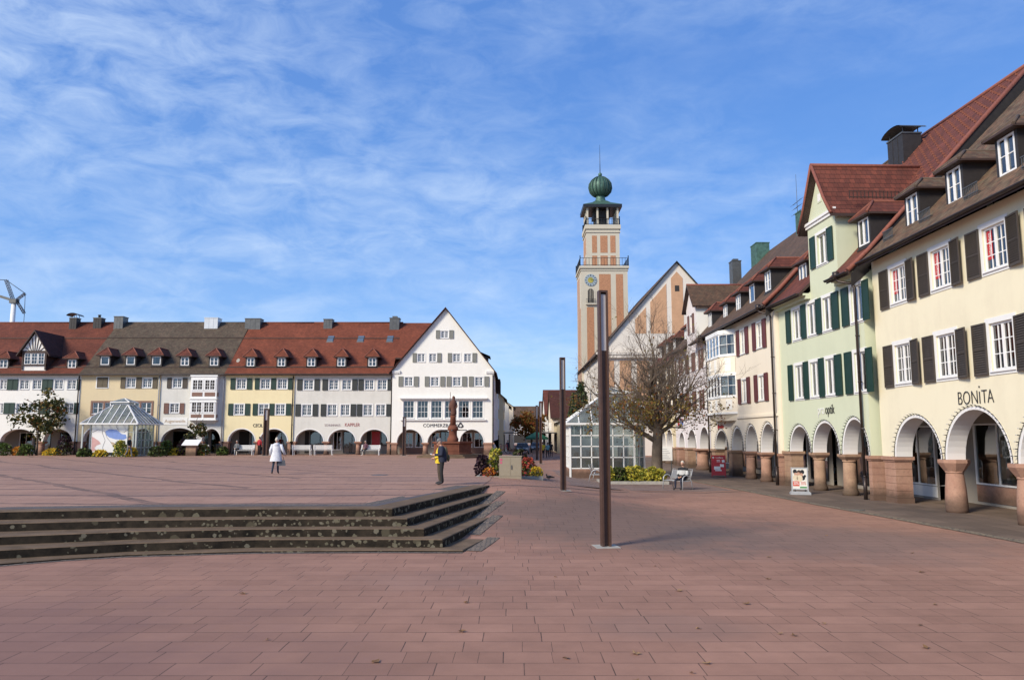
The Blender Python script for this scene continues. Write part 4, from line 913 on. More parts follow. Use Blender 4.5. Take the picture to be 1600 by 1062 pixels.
# --- pale lavender-white house with a white gabled wing
H = House('arcaded_house', 'pale lavender white house with brown shutters and a white gabled cross wing', 'house', (13.82, 65.2, 0), R90, 11.45, 'lav', 9.3, 18.2, 16.4, 1.55)
Yw = lambda y: 65.2 - y
H.arc((1.2, 3.3, 2.75), (4.35, 7.2, 2.95), (8.25, 11.05, 3.12))
for x in (1.5, 3.9, 6.0, 8.2, 10.6):
    for z0, z1 in ((4.5, 5.75), (7.4, 8.7)):
        H.win(x - .42, x + .42, z0, z1, 2, 1, 2, .09); H.sh(x - 1.0, x - .53, z0 - .06, z1 + .06, 'sh_rust')
        if x < 9: H.sh(x + .53, x + 1.0, z0 - .06, z1 + .06, 'sh_rust')
g0, g1 = Yw(60.2), Yw(57.05); gc = (g0 + g1) / 2; ZE, ZA = 12.3, 13.95
H.holes.append([(gc - .35, 10.3), (gc + .35, 10.3), (gc + .35, 11.7), (gc - .35, 11.7)])
add_window(H.t, gc - .35, 10.3, .7, 1.4, 1, 2, 2, .1); H.sh(gc - 1.0, gc - .5, 10.25, 11.75, 'sh_rust'); H.sh(gc + .5, gc + 1.0, 10.25, 11.75, 'sh_rust')
H.finish(None, top=[(11.45, 9.3), (g1, 9.3), (g1, ZE), (gc, ZA), (g0, ZE), (g0, 9.3), (0, 9.3)])
pr = RP(9.3)[:3] + [(8.2, 18.2)]; zm = 11.02 + 1.0 * (18.2 - 11.02) / 7
r = MB()
for x0, x1 in ((0, g0 - .02), (g1 + .02, 11.45)): slab(r, x0, x1, pr[:3] + [(2.2, zm)], .16)
slab(r, 0, 11.45, [(2.2, zm), (8.2, 18.2)], .16); slab(r, 0, 11.45, [(16.9, 9.2), (8.2, 18.2)], .16, flip=True); H.roof = r.build('roof', [M['brown_c'], M['wood']], H.t)
r = MB(); zr = ZA + .15; ho = (g1 - g0) / 2 + .3; dz = ho * (ZA - ZE) / ((g1 - g0) / 2); dl = 6.0; ya = -.3
for sg in (-1, 1):
    F = [(gc + sg * ho, ya, zr - dz), (gc + sg * ho, dl, zr - dz), (gc, dl, zr), (gc, ya, zr)]; l = math.hypot(ho, dz); uv = [(ya, 0), (dl, 0), (dl, l), (ya, l)]
    if sg < 0: F = F[::-1]; uv = uv[::-1]
    r.poly(F, 0, uv); r.poly([(x, y, z - .1) for x, y, z in F[::-1]], 1)
    r.poly([(gc + sg * ho, ya, zr - dz), (gc, ya, zr), (gc, ya, zr - .14), (gc + sg * ho, ya, zr - dz - .14)][::sg], 1)
gb = r.build('gable_roof', [M['brown_c'], M['wood']], H.t); q = MB(); q.tube([(gc, -.3, zr), (gc, dl, zr)], .08, 6); q.build('ridge_tiles', bpy.data.materials['ridge_red'], gb)
q = MB()
for x, f in ((g1, 1), (g0, -1)):
    F = [(x, 0, 9.0), (x, .9, 9.0), (x, .9, ZE + .1), (x, 0, ZE + .1)]; q.poly(F if f == 1 else F[::-1])
    F = [(x, .9, 9.0), (x, 4.2, 9.0), (x, 4.2, ZE + .1), (x, .9, ZE + .1)]; q.poly(F if f == 1 else F[::-1], 1)
q.build('gable_cheek', [M['white'], M['slate']], H.t)
gutter(H.t, g1, 11.45, -.6, 9.22); gutter(H.t, 0, g0, -.6, 9.22)
add_dormer(H.t, Yw(55.3), .6, 10.3, .9, 1.05, 'red_c', .7, 1, 1, 2, ov=.24, hip=.9); add_dormer(H.t, Yw(63.2), .6, 10.2, .9, 1.05, 'red_c', .7, 1, 2, 2, ov=.24, hip=.9)
H.shopfront([(1.0, 3.4, .3, 2.6, 'd'), (4.3, 7.2, .4, 2.6, 'g'), (8.2, 11, .3, 2.7, 'd')], 2.7, 'lilac')
column(H.t, .62, 'p', 1.55, 1.0, 'sand'); column(H.t, 3.83, 'p', 1.55, .95, 'sand2'); column(H.t, 7.72, 'c', 1.55, .42, 'sand'); column(H.t, 11.28, 'p', 1.55, .3, 'sand')
o = text('lettering', 'T', .75, M['blue'], H.t, (1.9, -.02, 3.35), sx=1.2); s = MB(); s.box(.9, 1.5, -.03, 0, 3.3, 3.65, 0); s.box(1.0, 2.9, -.02, 0, 3.75, 3.85, 0); s.box(2.2, 2.9, -.03, 0, 3.35, 3.7, 1); s.build('lettering', [M['red'], M['blue']], H.t)
chimney(H.t, .3, 7.6, 15.5, 18.8, 1.6, 1.1, 'copper', 0, 'copper'); chimney(H.t, 10.2, 7.6, 16.5, 18.75, .9, .8, 'copper', 0, 'copper')
s = MB(); s.tube([(7.6, 8.2, 18.3), (7.6, 8.2, 22.6)], [.03, .012], 5)
for zz, w in ((19.6, .8), (20.0, .6), (20.4, .9)):
    s.tube([(7.6 - w, 8.2, zz), (7.6 + w, 8.2, zz)], .012, 4)
    for k in range(5): s.tube([(7.6 - w + k * w / 2, 8.0, zz - .12), (7.6 - w + k * w / 2, 8.4, zz + .12)], .01, 4)
s.build('antenna', M['metal'], H.t)


# --- lemon house at the far end of the row
H = House('arcaded_house', 'lemon yellow house behind the bare tree, last of the arcaded row', 'house', (13.84, 76.0, 0), R90, 10.75, 'cream', 8.9, 16.6, 15.0, 1.5)
H.arc((.8, 3.2, 2.9), (3.9, 6.4, 2.95), (6.75, 9.4, 3.02))
for x in (1.2, 3.4, 5.6, 7.6, 9.6):
    for z0, z1 in ((4.3, 5.6), (7.1, 8.4)): H.win(x - .42, x + .42, z0, z1, 2, 1, 2, .09); H.sh(x - 1.0, x - .53, z0 - .06, z1 + .06, 'sh_brown'); H.sh(x + .53, x + 1.0, z0 - .06, z1 + .06, 'sh_brown')
H.finish('red_c', RP(8.9)[:3] + [(7.5, 16.6)])
for x in (1.8, 4.9, 8.2): add_dormer(H.t, x, .6, 9.9, .9, 1.05, 'red_c', .7, 1, 2, 2, ov=.24, hip=.9)
H.shopfront([(.6, 3.2, .3, 2.6, 'd'), (4, 6.4, .4, 2.6, 'g'), (7, 9.8, .3, 2.7, 'd')], 2.7, 'cream')
for x, k in ((.4, 'p'), (3.55, 'c'), (6.57, 'c'), (9.9, 'p')): column(H.t, x, k, 1.5, .36 if k == 'c' else .8, 'sand2')
chimney(H.t, 8.0, 6.3, 14, 18.0, 1.0, .8, 'metal', 3)
#PART4


# ================================================================== the row along the north side of the square (facades at y = 74)
FY = 74.0; GZ = .68
LP = lambda e, r, D: [(-.45, e - .02), (.5, e + .72), (D / 2, r)]
def left_house(name, label, x0, x1, wall, sp=1.25, eave=7.72, ridge=13.62, D=13.0):
    return House(name, label, 'house', (x0, FY, GZ), 0, x1 - x0, wall, eave, ridge, D, sp)
def wz(H, x0, L_, z0, z1, **k):
    for a, b in L_: H.win(a - x0 + .06, b - x0 - .06, z0 - GZ + .06, z1 - GZ - .06, 2, 2, 3, .09, **k)
def sz(H, x0, L_, z0, z1, mat):
    for a, b in L_: H.sh(a - x0, b - x0, z0 - GZ, z1 - GZ, mat)
def guard(H, W_):
    pf = H.prof; t = .62; y = pf[1][0] + (pf[2][0] - pf[1][0]) * t; z = pf[1][1] + (pf[2][1] - pf[1][1]) * t
    q = MB(); q.box(0, W_, y - .05, y + .02, z + .0, z + .09); q.build('snow_guard', M['wood'], H.roof)
    y = pf[1][0] - .1; z = pf[1][1] - .08; q = MB(); q.box(0, W_, y - .05, y + .02, z, z + .10); q.build('snow_guard', M['wood'], H.roof)
# --- A: white house with green shutters
x0 = -62.0; H = left_house('arcaded_house', 'white house with dark green shutters and a half-timbered roof gable, far left of the row', x0, -41.55, 'white')
A_top = [(-49.36, -48.66), (-47.47, -46.53), (-46.25, -45.31), (-44.13, -43.22), (-42.91, -41.97), (-52.6, -51.7), (-51.3, -50.4)]
A_low = [(-49.5, -48.8), (-47.66, -46.69), (-46.44, -45.49), (-44.25, -43.3), (-42.98, -42.07), (-52.6, -51.7), (-51.3, -50.4)]
wz(H, x0, A_top, 6.86, 7.87); wz(H, x0, A_low, 4.57, 5.61)
sz(H, x0, [(-48.64, -48.14), (-48.1, -47.61), (-45.27, -44.78), (-44.75, -44.26), (-41.92, -41.6)], 6.84, 7.87, 'sh_green'); sz(H, x0, [(-48.78, -48.27), (-48.25, -47.75), (-45.4, -44.9), (-44.87, -44.39), (-42.04, -41.6)], 4.55, 5.61, 'sh_green')
H.arc((10.0 - 2.5, 12.9 - 2.0, 2.42), (13.1, 16.6, 2.42), (17.2, 19.95, 2.42))
H.finish('red_a', LP(7.72, 13.62, 13)); guard(H, H.W); gutter(H.t, 0, H.W, -.5, 7.62)
for xc in (-49.4, -42.75): add_dormer(H.t, xc - x0, .35, 8.32, .78, .82, 'red_a', .75, 1, 2, 2, ov=.28, hip=.8)
# half-timbered roof gable
gc = -46.18 - x0; hw = 1.18; q = MB()
q.box(gc - hw, gc - hw + .14, -.12, 3.4, 8.1, 9.95, 0); q.box(gc + hw - .14, gc + hw, -.12, 3.4, 8.1, 9.95, 0); q.poly([(gc - hw, -.02, 7.4), (gc + hw, -.02, 7.4), (gc + hw, -.02, 8.62), (gc - hw, -.02, 8.62)], 1)
q.box(gc - hw, gc + hw, -.14, .1, 8.5, 8.64, 0); q.box(gc - hw, gc + hw, -.14, .1, 9.72, 9.95, 0)
q.box(gc - hw + .14, gc + hw - .14, .3, .34, 8.6, 9.8, 2)
q.poly([(gc - hw, -.1, 9.95), (gc + hw, -.1, 9.95), (gc, -.1, 11.75)], 1)
for k in range(-3, 4):
    q.bar((gc + k * .17, -.12, 9.95), (gc + k * .30 , -.12, 9.95 + max(.3, (1 - abs(k * .30) / hw) * 1.8 - .1)), .07, .05, 0)
gp = q.build('roof_gable', [M['wood'], M['white'], M['room']], H.t)
for k in (-1, 0, 1): add_window(gp, gc + k * .66 - .30, 8.64, .6, 1.08, 1, 2, 3, 0, False, -.08, 1)
r = MB(); zr = 11.95; ho = hw + .42; dz = ho * 1.8 / hw
for sg in (-1, 1):
    F = [(gc + sg * ho, -.4, zr - dz), (gc + sg * ho, 3.8, zr - dz), (gc, 5.2, zr), (gc, -.4, zr)]; uv = [(-.4, 0), (3.8, 0), (5.2, 2.6), (-.4, 2.6)]
    if sg < 0: F = F[::-1]; uv = uv[::-1]
    r.poly(F, 0, uv); r.poly([(x, y, z - .12) for x, y, z in F[::-1]], 1)
    r.poly([(gc + sg * ho, -.4, zr - dz), (gc, -.4, zr), (gc, -.4, zr - .16), (gc + sg * ho, -.4, zr - dz - .16)][::sg], 1)
r.build('gable_roof', [M['darkred'], M['wood']], gp)
H.shopfront([(8, 11, .2, 2.1, 'd'), (13.3, 14.6, .3, 2.1, 'g'), (14.8, 16.4, .1, 2.2, 'd'), (17.3, 20, .2, 2.1, 'd')], 2.6, 'white', 2.8)
for x, k in ((12.0, 'p'), (16.9, 'c'), (20.2, 'p'), (7.2, 'p')): column(H.t, x, k, 1.25, .27 if k == 'c' else .6, 'sand')
downpipe(H.t, 20.3, 0, 7.5, -.12)
chimney(H.t, -46.0 - x0, 6.0, 12.6, 13.98, .75, .8, 'slate', 1); chimney(H.t, -43.5 - x0, 6.1, 12.6, 14.0, .85, .8, 'slate', 2)
# --- B cream
x0 = -41.55; H = left_house('arcaded_house', 'cream house with a band of brown framed windows behind the glass kiosk', x0, -33.85, 'cream')
H.win(-40.0 - x0, -38.95 - x0, 7.06 - GZ, 8.05 - GZ, 2, 1, 1, .1, -1)
H.sh(-39.98 - x0, -39.48 - x0, 7.06 - GZ, 8.05 - GZ, 'sh_olive'); H.sh(-39.47 - x0, -38.97 - x0, 7.06 - GZ, 8.05 - GZ, 'sh_olive')
wz(H, x0, [(-37.21, -36.25), (-35.64, -34.66)], 7.0, 8.05); sz(H, x0, [(-37.71, -37.24), (-36.22, -35.67), (-34.63, -34.19)], 7.0, 8.05, 'sh_olive')
for a in (-40.26, -39.1, -37.95, -36.78, -35.62): H.win(a - x0, a - x0 + .98, 4.56 - GZ, 5.64 - GZ, 2, 1, 2, 0)
q = MB()
for xx in (-40.46, -39.27, -38.12, -36.96, -35.79, -34.63): q.box(xx - x0, xx - x0 + .18, -.05, -.001, 4.40 - GZ, 5.80 - GZ)
for zz in (4.40, 5.64): q.box(-40.28 - x0, -34.63 - x0, -.045, -.001, zz - GZ, zz - GZ + .16)
q.build('window_surround', M['brownpanel'], H.t)
H.arc((.55, 1.6 + .9, 2.5), (3.0, 4.9, 2.5), (5.3, 7.1, 2.5))
H.finish('brown_a', LP(7.72, 13.72, 13)); guard(H, H.W); gutter(H.t, 0, H.W, -.5, 7.62, 'metal'); downpipe(H.t, 7.6, 0, 7.5, -.12, 'silver')
for xc in (-39.57, -37.07, -34.56): add_dormer(H.t, xc - x0, .35, 8.62, .80, .82, 'red_c', .8, 1, 1, 1, ov=.26, hip=.8)
H.shopfront([(.5, 2.6, .2, 2.2, 'd'), (3, 5, .2, 2.2, 'd'), (5.3, 7.2, .2, 2.2, 'd')], 2.6, 'cream', 2.9)
for x, k in ((.25, 'p'), (2.75, 'c'), (5.1, 'c'), (7.4, 'p')): column(H.t, x, k, 1.25, .2 if k == 'c' else .5, 'sand')
chimney(H.t, .35, 6.1, 12.6, 14.12, .95, 1.1, 'metal', 0)
# --- C white with bay
x0 = -33.85; H = left_house('arcaded_house', 'grey white house with a two-storey bay window and brown shutters', x0, -27.6, 'whitegrey')
wz(H, x0, [(-32.75, -31.78)], 7.0, 8.05); sz(H, x0, [(-33.23, -32.8), (-31.74, -31.28)], 7.0, 8.0, 'sh_brown'); wz(H, x0, [(-32.89, -31.93)], 4.6, 5.6); sz(H, x0, [(-33.41, -32.94), (-31.89, -31.46)], 4.57, 5.58, 'sh_rust')
H.arc((.32, 3.75, 2.52), (4.2, 6.0, 2.45))
H.finish('brown_a', LP(7.72, 13.72, 13)); guard(H, H.W); gutter(H.t, 0, H.W, -.5, 7.62, 'metal'); downpipe(H.t, 6.1, 0, 7.5, -.12, 'silver')
q = MB(); a, e = -30.7 - x0, -28.2 - x0
q.box(a, e, -.62, 0, 3.3, 7.45, 0)
for z0, z1 in ((5.24, 5.34), (3.24, 3.34), (4.95, 5.03)): q.box(a - .07, e + .07, -.70, -.0005, z0, z1, 0)
q.box(a - .05, e + .05, -.68, -.0005, 7.4, 7.55, 0)
for xa, xe in ((a + .15, a + 1.16), (a + 1.36, e - .14)):
    for z0, z1 in ((5.52, 5.90), (3.5, 3.80)): q.box(xa, xe, -.64, -.62, z0, z1, 1)
q.poly([(a, -.62, 3.3), (a + .3, 0, 2.9), (e - .3, 0, 2.9), (e, -.62, 3.3)]); q.poly([(a, -.62, 3.3), (a, 0, 3.3), (a + .3, 0, 2.9)]); q.poly([(e, 0, 3.3), (e, -.62, 3.3), (e - .3, 0, 2.9)])
q.box(e + .002, e + .02, -.45, -.15, 5.52, 5.9, 1); q.box(e + .002, e + .02, -.45, -.15, 3.5, 3.8, 1)
bay = q.build('bay_window', [M['trim'], M['brownpanel']], H.t)
for z in (3.98, 6.12):
    for xa in (a + .17, a + 1.34):
        o = add_window(bay, xa, z, 1.0, 1.0, 2, 2, 3, .07, False, -.03, 3, -.63)
        b = MB(); b.poly([(0, -.0, 0), (1.0, -.0, 0), (1.0, -.0, 1.0), (0, -.0, 1.0)]); link('room_back', cached('bayback', lambda: b.build('room_back', M['room'], mesh_only=True)), o, (0, -.001, 0))
for xc in (-31.8, -28.95): add_dormer(H.t, xc - x0, .35, 8.55, .78, .82, 'red_c', .8, 1, 2, 2, ov=.26, hip=.8)
q = MB(); q.box(-33.46 - x0, -31.1 - x0, -.03, -.001, 2.82, 3.52); sgn = q.build('sign_board', M['trim'], H.t)
text('sign_text', 'Augenweide', .42, plain('tan_letters', (.50, .36, .22), .6), sgn, (-32.28 - x0, -.04, 3.05), ext=.005, sx=.95)
H.shopfront([(.3, 3.8, .1, 2.2, 'd'), (4.1, 6.1, .1, 2.2, 'd')], 2.6, 'whitegrey', 2.9)
for x, k in ((.14, 'p'), (3.97, 'c'), (6.12, 'p')): column(H.t, x, k, 1.25, .2 if k == 'c' else .28, 'sand')
chimney(H.t, -31.4 - x0 - .1, 6.1, 12.8, 13.98, 1.4, 1.1, 'bright', 0, 'bright')
# --- D yellow
x0 = -27.6; H = left_house('arcaded_house', 'buttery yellow house with dark green shutters and CECIL lettering', x0, -20.93, 'yellow')
wz(H, x0, [(-26.58, -25.59), (-24.27, -23.27), (-22.65, -21.63)], 6.89, 7.96); wz(H, x0, [(-26.7, -25.68), (-24.35, -23.33), (-22.73, -21.74)], 4.41, 5.53)
sz(H, x0, [(-27.12, -26.65), (-25.53, -25.06), (-24.77, -24.33), (-23.2, -22.73), (-21.58, -21.14)], 6.89, 7.96, 'sh_green'); sz(H, x0, [(-27.23, -26.76), (-25.62, -25.16), (-24.88, -24.41), (-23.28, -22.81), (-21.69, -21.22)], 4.41, 5.53, 'sh_green')
H.arc((.48, 3.03, 2.42), (3.49, 6.12, 2.42)); H.finish('red_b', LP(7.72, 13.62, 13)); guard(H, H.W); gutter(H.t, 0, H.W, -.5, 7.62)
text('lettering', 'CECIL', .44, M['lettering'], H.t, (-24.34 - x0, -.02, 2.62), ext=.01, sx=.80)
for xc in (-25.4, -22.4): add_dormer(H.t, xc - x0, .35, 8.48, .72, .82, 'red_b', .85, 1, 2, 2, ov=.24, hip=.8)
H.shopfront([(.6, 1.6, .1, 2.2, 'k'), (1.8, 3.1, .4, 2.2, 'd'), (3.6, 6.0, .1, 2.2, 'd')], 2.6, 'whitegrey', 2.8)
for x, k in ((.26, 'p'), (3.26, 'c'), (6.4, 'p')): column(H.t, x, k, 1.25, .22 if k == 'c' else .46, 'sand')
downpipe(H.t, 6.55, 0, 7.5, -.14); chimney(H.t, .45, 6.1, 12.8, 13.9, 1.6, 1.1, 'metal', 0)
q = MB(); q.lathe([(.02, 0), (.15, .02), (.2, .06)], 14, 0); o = q.build('satellite_dish', M['metal'], H.t, (1.1, .1, 9.0)); o.rotation_euler = (R(70), 0, R(-20))
# --- E grey white
x0 = -20.93; H = left_house('arcaded_house', 'grey white house with black shutters, lettered SCHUHHAUS KAPPLER', x0, -11.52, 'whitegrey')
wz(H, x0, [(-20.11, -19.09), (-17.67, -16.69), (-16.41, -15.44), (-14.23, -13.27), (-13.01, -12.02)], 6.81, 7.9); wz(H, x0, [(-20.2, -19.18), (-17.76, -16.78), (-16.5, -15.53), (-14.32, -13.36), (-13.1, -12.11)], 4.33, 5.5)
sz(H, x0, [(-20.69, -20.19), (-19.02, -18.54), (-18.26, -17.74), (-15.39, -14.89), (-14.78, -14.29), (-11.99, -11.55)], 6.81, 7.88, 'sh_black'); sz(H, x0, [(-20.78, -20.28), (-19.11, -18.63), (-18.35, -17.83), (-15.48, -14.98), (-14.87, -14.38), (-12.05, -11.6)], 4.33, 5.48, 'sh_black')
H.arc((.24, 2.9, 2.38), (3.37, 5.96, 2.38), (6.43, 9.05, 2.38)); H.finish('red_b', LP(7.72, 13.62, 13))
r = MB(); slab(r, 9.42, 13.4, [(1.5, 8.44 + .983 * 1.0), (6.5, 13.62)], .12); slab(r, 9.42, 13.4, [(11, 9.0), (6.5, 13.62)], .12, flip=True); r.build('roof', [M['red_b'], M['wood']], H.t)
guard(H, H.W); gutter(H.t, 0, H.W, -.5, 7.62)
text('lettering', 'SCHUHHAUS', .30, plain('faded_lettering', (.42, .33, .31), .8), H.t, (-17.2 - x0, -.02, 2.70), ext=.008, sx=.86); text('lettering', 'KAPPLER', .46, M['redletter'], H.t, (-15.3 - x0, -.02, 2.68), ext=.008, sx=.80)
for xc in (-19.5, -16.58, -13.57): add_dormer(H.t, xc - x0, .35, 8.48, .74, .82, 'red_b', .85, 1, 2, 2, ov=.24, hip=.8)
pf = H.prof
for xx in (-18.6, -15.5, -12.5):
    y = 4.15; z = pf[1][1] + (y - pf[1][0]) * (pf[2][1] - pf[1][1]) / (pf[2][0] - pf[1][0]); q = MB(); x = xx - x0; k = (pf[2][1] - pf[1][1]) / (pf[2][0] - pf[1][0])
    P = [(x - .28, y - .35, z - .35 * k + .09), (x + .28, y - .35, z - .35 * k + .09), (x + .28, y + .35, z + .35 * k + .09), (x - .28, y + .35, z + .35 * k + .09)]
    Q = [(x - .36, y - .42, z - .42 * k + .0), (x + .36, y - .42, z - .42 * k + .0), (x + .36, y + .42, z + .42 * k + .0), (x - .36, y + .42, z + .42 * k + .0)]
    q.poly(P, 1)
    for i in range(4): q.poly([Q[i], Q[(i + 1) % 4], P[(i + 1) % 4], P[i]], 0)
    q.build('skylight', [M['metal'], plain('skylight_glass', (.10, .14, .19), .12, .1)], H.roof)
H.shopfront([(.5, .9, .1, 2.2, 'k'), (1.0, 3.0, .7, 2.2, 'd'), (3.3, 4.1, .4, 2.2, 'g'), (4.3, 6.0, .1, 2.2, 'd'), (6.6, 7.0, .8, 2.2, 'k'), (7.1, 7.9, .8, 2.2, 'r'), (8.0, 9.1, .8, 2.2, 'd')], 2.4, 'white', 2.7)
for x, k in ((.02, 'p'), (3.13, 'c'), (6.19, 'c'), (9.2, 'p')): column(H.t, x, k, 1.25, .2 if k == 'c' else .4, 'sand')
downpipe(H.t, 9.36, 0, 7.5, -.16); chimney(H.t, -20.6 - x0 + 1.3, 6.1, 12.8, 13.85, .9, .9, 'metal', 0); chimney(H.t, -11.8 - x0 - .5, 6.0, 12.6, 13.95, 1.0, 1.0, 'metal', 3)
# --- F white gabled bank
x0 = -11.50; W_ = 9.75; H = House('gabled_bank_house', 'white gabled corner house with grey shutters and COMMERZBANK lettering behind the fountain', 'house', (x0, FY - .25, GZ), 0, W_, 'white', 8.0, 14.02, 24.0, 1.14)
gcx = -6.44 - x0
wz(H, x0, [(-6.92, -6.11)], 11.79, 12.6); sz(H, x0, [(-7.36, -6.97), (-6.06, -5.66)], 11.79, 12.6, 'sh_grey')
wz(H, x0, [(-9.14, -8.35), (-8.04, -7.25), (-5.74, -4.94), (-4.67, -3.88)], 9.49, 10.38); sz(H, x0, [(-9.58, -9.19), (-7.2, -6.81), (-6.19, -5.8), (-3.8, -3.41)], 9.49, 10.38, 'sh_grey')
wz(H, x0, [(-10.37, -9.48), (-7.84, -6.97), (-5.72, -4.84), (-3.6, -2.74)], 7.16, 8.12); sz(H, x0, [(-10.9, -10.45), (-9.41, -8.97), (-8.38, -7.93), (-6.88, -6.44), (-6.28, -5.82), (-4.78, -4.34), (-4.14, -3.68), (-2.65, -2.2)], 7.16, 8.12, 'sh_grey')
for a, b in ((-10.4, -9.36), (-9.06, -8.01), (-7.74, -6.7), (-6.43, -5.38), (-5.11, -4.08), (-3.8, -2.75)): H.win(a - x0, b - x0, 4.14 - GZ, 5.82 - GZ, 1, 3, 3, .06, -1)
q = MB(); q.box(-10.75 - x0, -2.36 - x0, -.32, -.03, 5.98 - GZ, 6.08 - GZ); q.box(-10.68 - x0, -2.44 - x0, -.22, -.03, 5.9 - GZ, 5.98 - GZ); q.build('cornice', M['trim'], H.t)
q = MB(); q.box(-10.65 - x0, -2.48 - x0, -.18, -.03, 3.92 - GZ, 4.02 - GZ); q.build('cornice', M['trim'], H.t)
for xa, xe in ((-.02, .75), (W_ - .75, W_ + .02)):
    q = MB(); q.box(xa, xe, -.10, -.001, 7.72, 7.84); q.box(xa, xe, -.16, -.001, 7.84, 8.0); q.build('cornice', M['trim'], H.t)
H.arc((.54, 2.98, 2.38), (3.46, 6.10, 2.38), (6.52, 8.80, 2.38))
H.finish(None, top=[(W_, 8.0), (gcx, 14.0), (0, 8.0)], body=False)
b = MB()
for x, f in ((W_, 1), (0, -1)):
    F = [(x, .6, 1.14), (x, 24, 0), (x, 24, 8.0), (x, .6, 8.0)]; b.poly(F if f > 0 else F[::-1])
F = [(W_, .6, 0), (W_, 24, 0), (W_, 24, 1.3), (W_, .6, 1.3)]; b.poly(F)
b.poly([(W_, 24, 0), (0, 24, 0), (0, 24, 8), (gcx, 24, 14), (W_, 24, 8)]); b.poly([(0, .6, 2.8), (0, 3, 2.8), (W_, 3, 2.8), (W_, .6, 2.8)]); sw = b.build('side_wall', M['lilac'], H.t)
for k in range(7):
    for z in (3.6, 6.2):
        o = add_window(H.t, W_, z, .9, 1.1, 2, 2, 2, .08, True, -.02, -1, 2 + k * 3.0); o.rotation_euler = (0, 0, R(90))
r = MB()
for sg, xe in ((-1, -.30), (1, W_ + .30)):
    run = abs(gcx - xe); sl_ = (14.0 - 8.0) / (gcx if sg < 0 else W_ - gcx); ze = 14.14 - sl_ * run
    F = [(xe, -.32, ze), (xe, 24.2, ze), (gcx, 24.2, 14.16), (gcx, -.32, 14.16)]; l = math.hypot(run, 14.16 - ze); uv = [(-.3, 0), (24, 0), (24, l), (-.3, l)]
    if sg < 0: F = F[::-1]; uv = uv[::-1]
    r.poly(F, 0, uv); r.poly([(x, y, z - .1) for x, y, z in F[::-1]], 1)
    V = [(xe, -.32, ze), (gcx, -.32, 14.16), (gcx, -.32, 14.03), (xe, -.32, ze - .13)]; r.poly(V[::sg], 1); 
    V = [(xe, -.32, ze - .1), (xe, 24.2, ze - .1), (xe, 24.2, ze), (xe, -.32, ze)]; r.poly(V[::sg], 1)
H.roof = r.build('roof', [M['red_b'], M['darkred']], H.t)
q = MB(); q.box(W_ - 2.6, W_ - .75, 5, 7.5, 8, 9.9, 0); q.poly([(W_ - .5, 4.8, 9.9), (W_ - .5, 7.7, 9.9), (W_ - 2.8, 7.7, 10.9), (W_ - 2.8, 4.8, 10.9)], 1); q.poly([(W_ - 2.8, 4.8, 10.88), (W_ - 2.8, 7.7, 10.88), (W_ - .5, 7.7, 9.8), (W_ - .5, 4.8, 9.8)], 1); q.build('dormer', [M['slate'], M['darkred']], H.t)
q = MB(); q.box(W_ + .02, W_ + .5, 7, 12, 6.4, 7.7); q.build('dormer', M['darkred'], H.t)
text('lettering', 'COMMERZBANK', .44, M['lettering'], H.t, (-8.5 - x0, -.02, 2.62), ext=.01, align='LEFT', sx=.98, spacing=1.05)
q = MB()
for (a, b) in (((-.25, -.12), (0, .24)), ((0, .24), (.25, -.12)), ((.25, -.12), (.02, -.22)), ((-.02, -.22), (-.25, -.12))):
    q.bar((a[0], 0, a[1]), (b[0], 0, b[1]), .03, .11)
q.build('logo', M['lettering'], H.t, (-4.92 - x0, -.03, 2.8))
H.shopfront([(.9, 1.8, .65, 2.1, 'g'), (2.0, 3.0, .65, 2.1, 'g'), (.5, 3.1, .05, .6, 'p'), (3.6, 4.4, .65, 2.1, 'g'), (4.5, 5.4, .1, 2.2, 'd'), (5.6, 6.4, .65, 2.1, 'g'), (6.6, 7.6, .65, 2.1, 'g'), (7.8, 8.8, .65, 2.1, 'g'), (6.4, 9, .05, .6, 'p')], 2.2, 'whitegrey', 2.8)
for x, k, w in ((.27, 'p', .5), (3.22, 'c', .22), (6.31, 'c', .22), (9.27, 'p', .9)): column(H.t, x, k, 1.14, w, 'sand')
downpipe(H.t, W_ - .08, 0, 7.6, -.08)


# ================================================================== town hall tower
T = thing('town_hall_tower', 'tall square brick and concrete clock tower with a green copper dome', 'tower', (14.05, 118.4, 0))
hw = 3.55
q = MB(); q.box(-hw, hw, -hw, hw, 0, 27.7, 0); q.box(-hw - .22, hw + .22, -hw - .22, hw + .22, 27.7, 28.05, 0); q.box(-hw - .1, hw + .1, -hw - .1, hw + .1, 27.3, 27.45, 0)
q.box(-2.55, 2.55, -2.55, 2.55, 28.05, 34.1, 0); q.box(-2.68, 2.68, -2.68, 2.68, 33.55, 33.75, 0); q.box(-2.75, 2.75, -2.75, 2.75, 34.1, 34.75, 0)
q.build('shaft', M['towerstone'], T)
for sx in (0, 1):
    for a, b, z0, z1 in ((-2.72, -1.64, 2, 21.7), (-.81, .96, 2, 26.8), (1.75, 2.84, 2, 26.8)):
        q = MB()
        if sx == 0: q.box(a, b, -hw - .02, -hw + .1, z0, z1)
        else: q.box(-hw - .02, -hw + .1, a, b, z0, z1)
        q.build('brick_panel', M['towerbrick'], T)
    for a, b in ((-1.7, -.94), (-.43, .69), (1.12, 1.92)):
        for z0, z1 in ((28.1, 29.9), (30.35, 33.05)):
            q = MB()
            if sx == 0: q.box(a, b, -2.57, -2.4, z0, z1)
            else: q.box(-2.57, -2.4, a, b, z0, z1)
            q.build('brick_panel', M['towerbrick'], T)
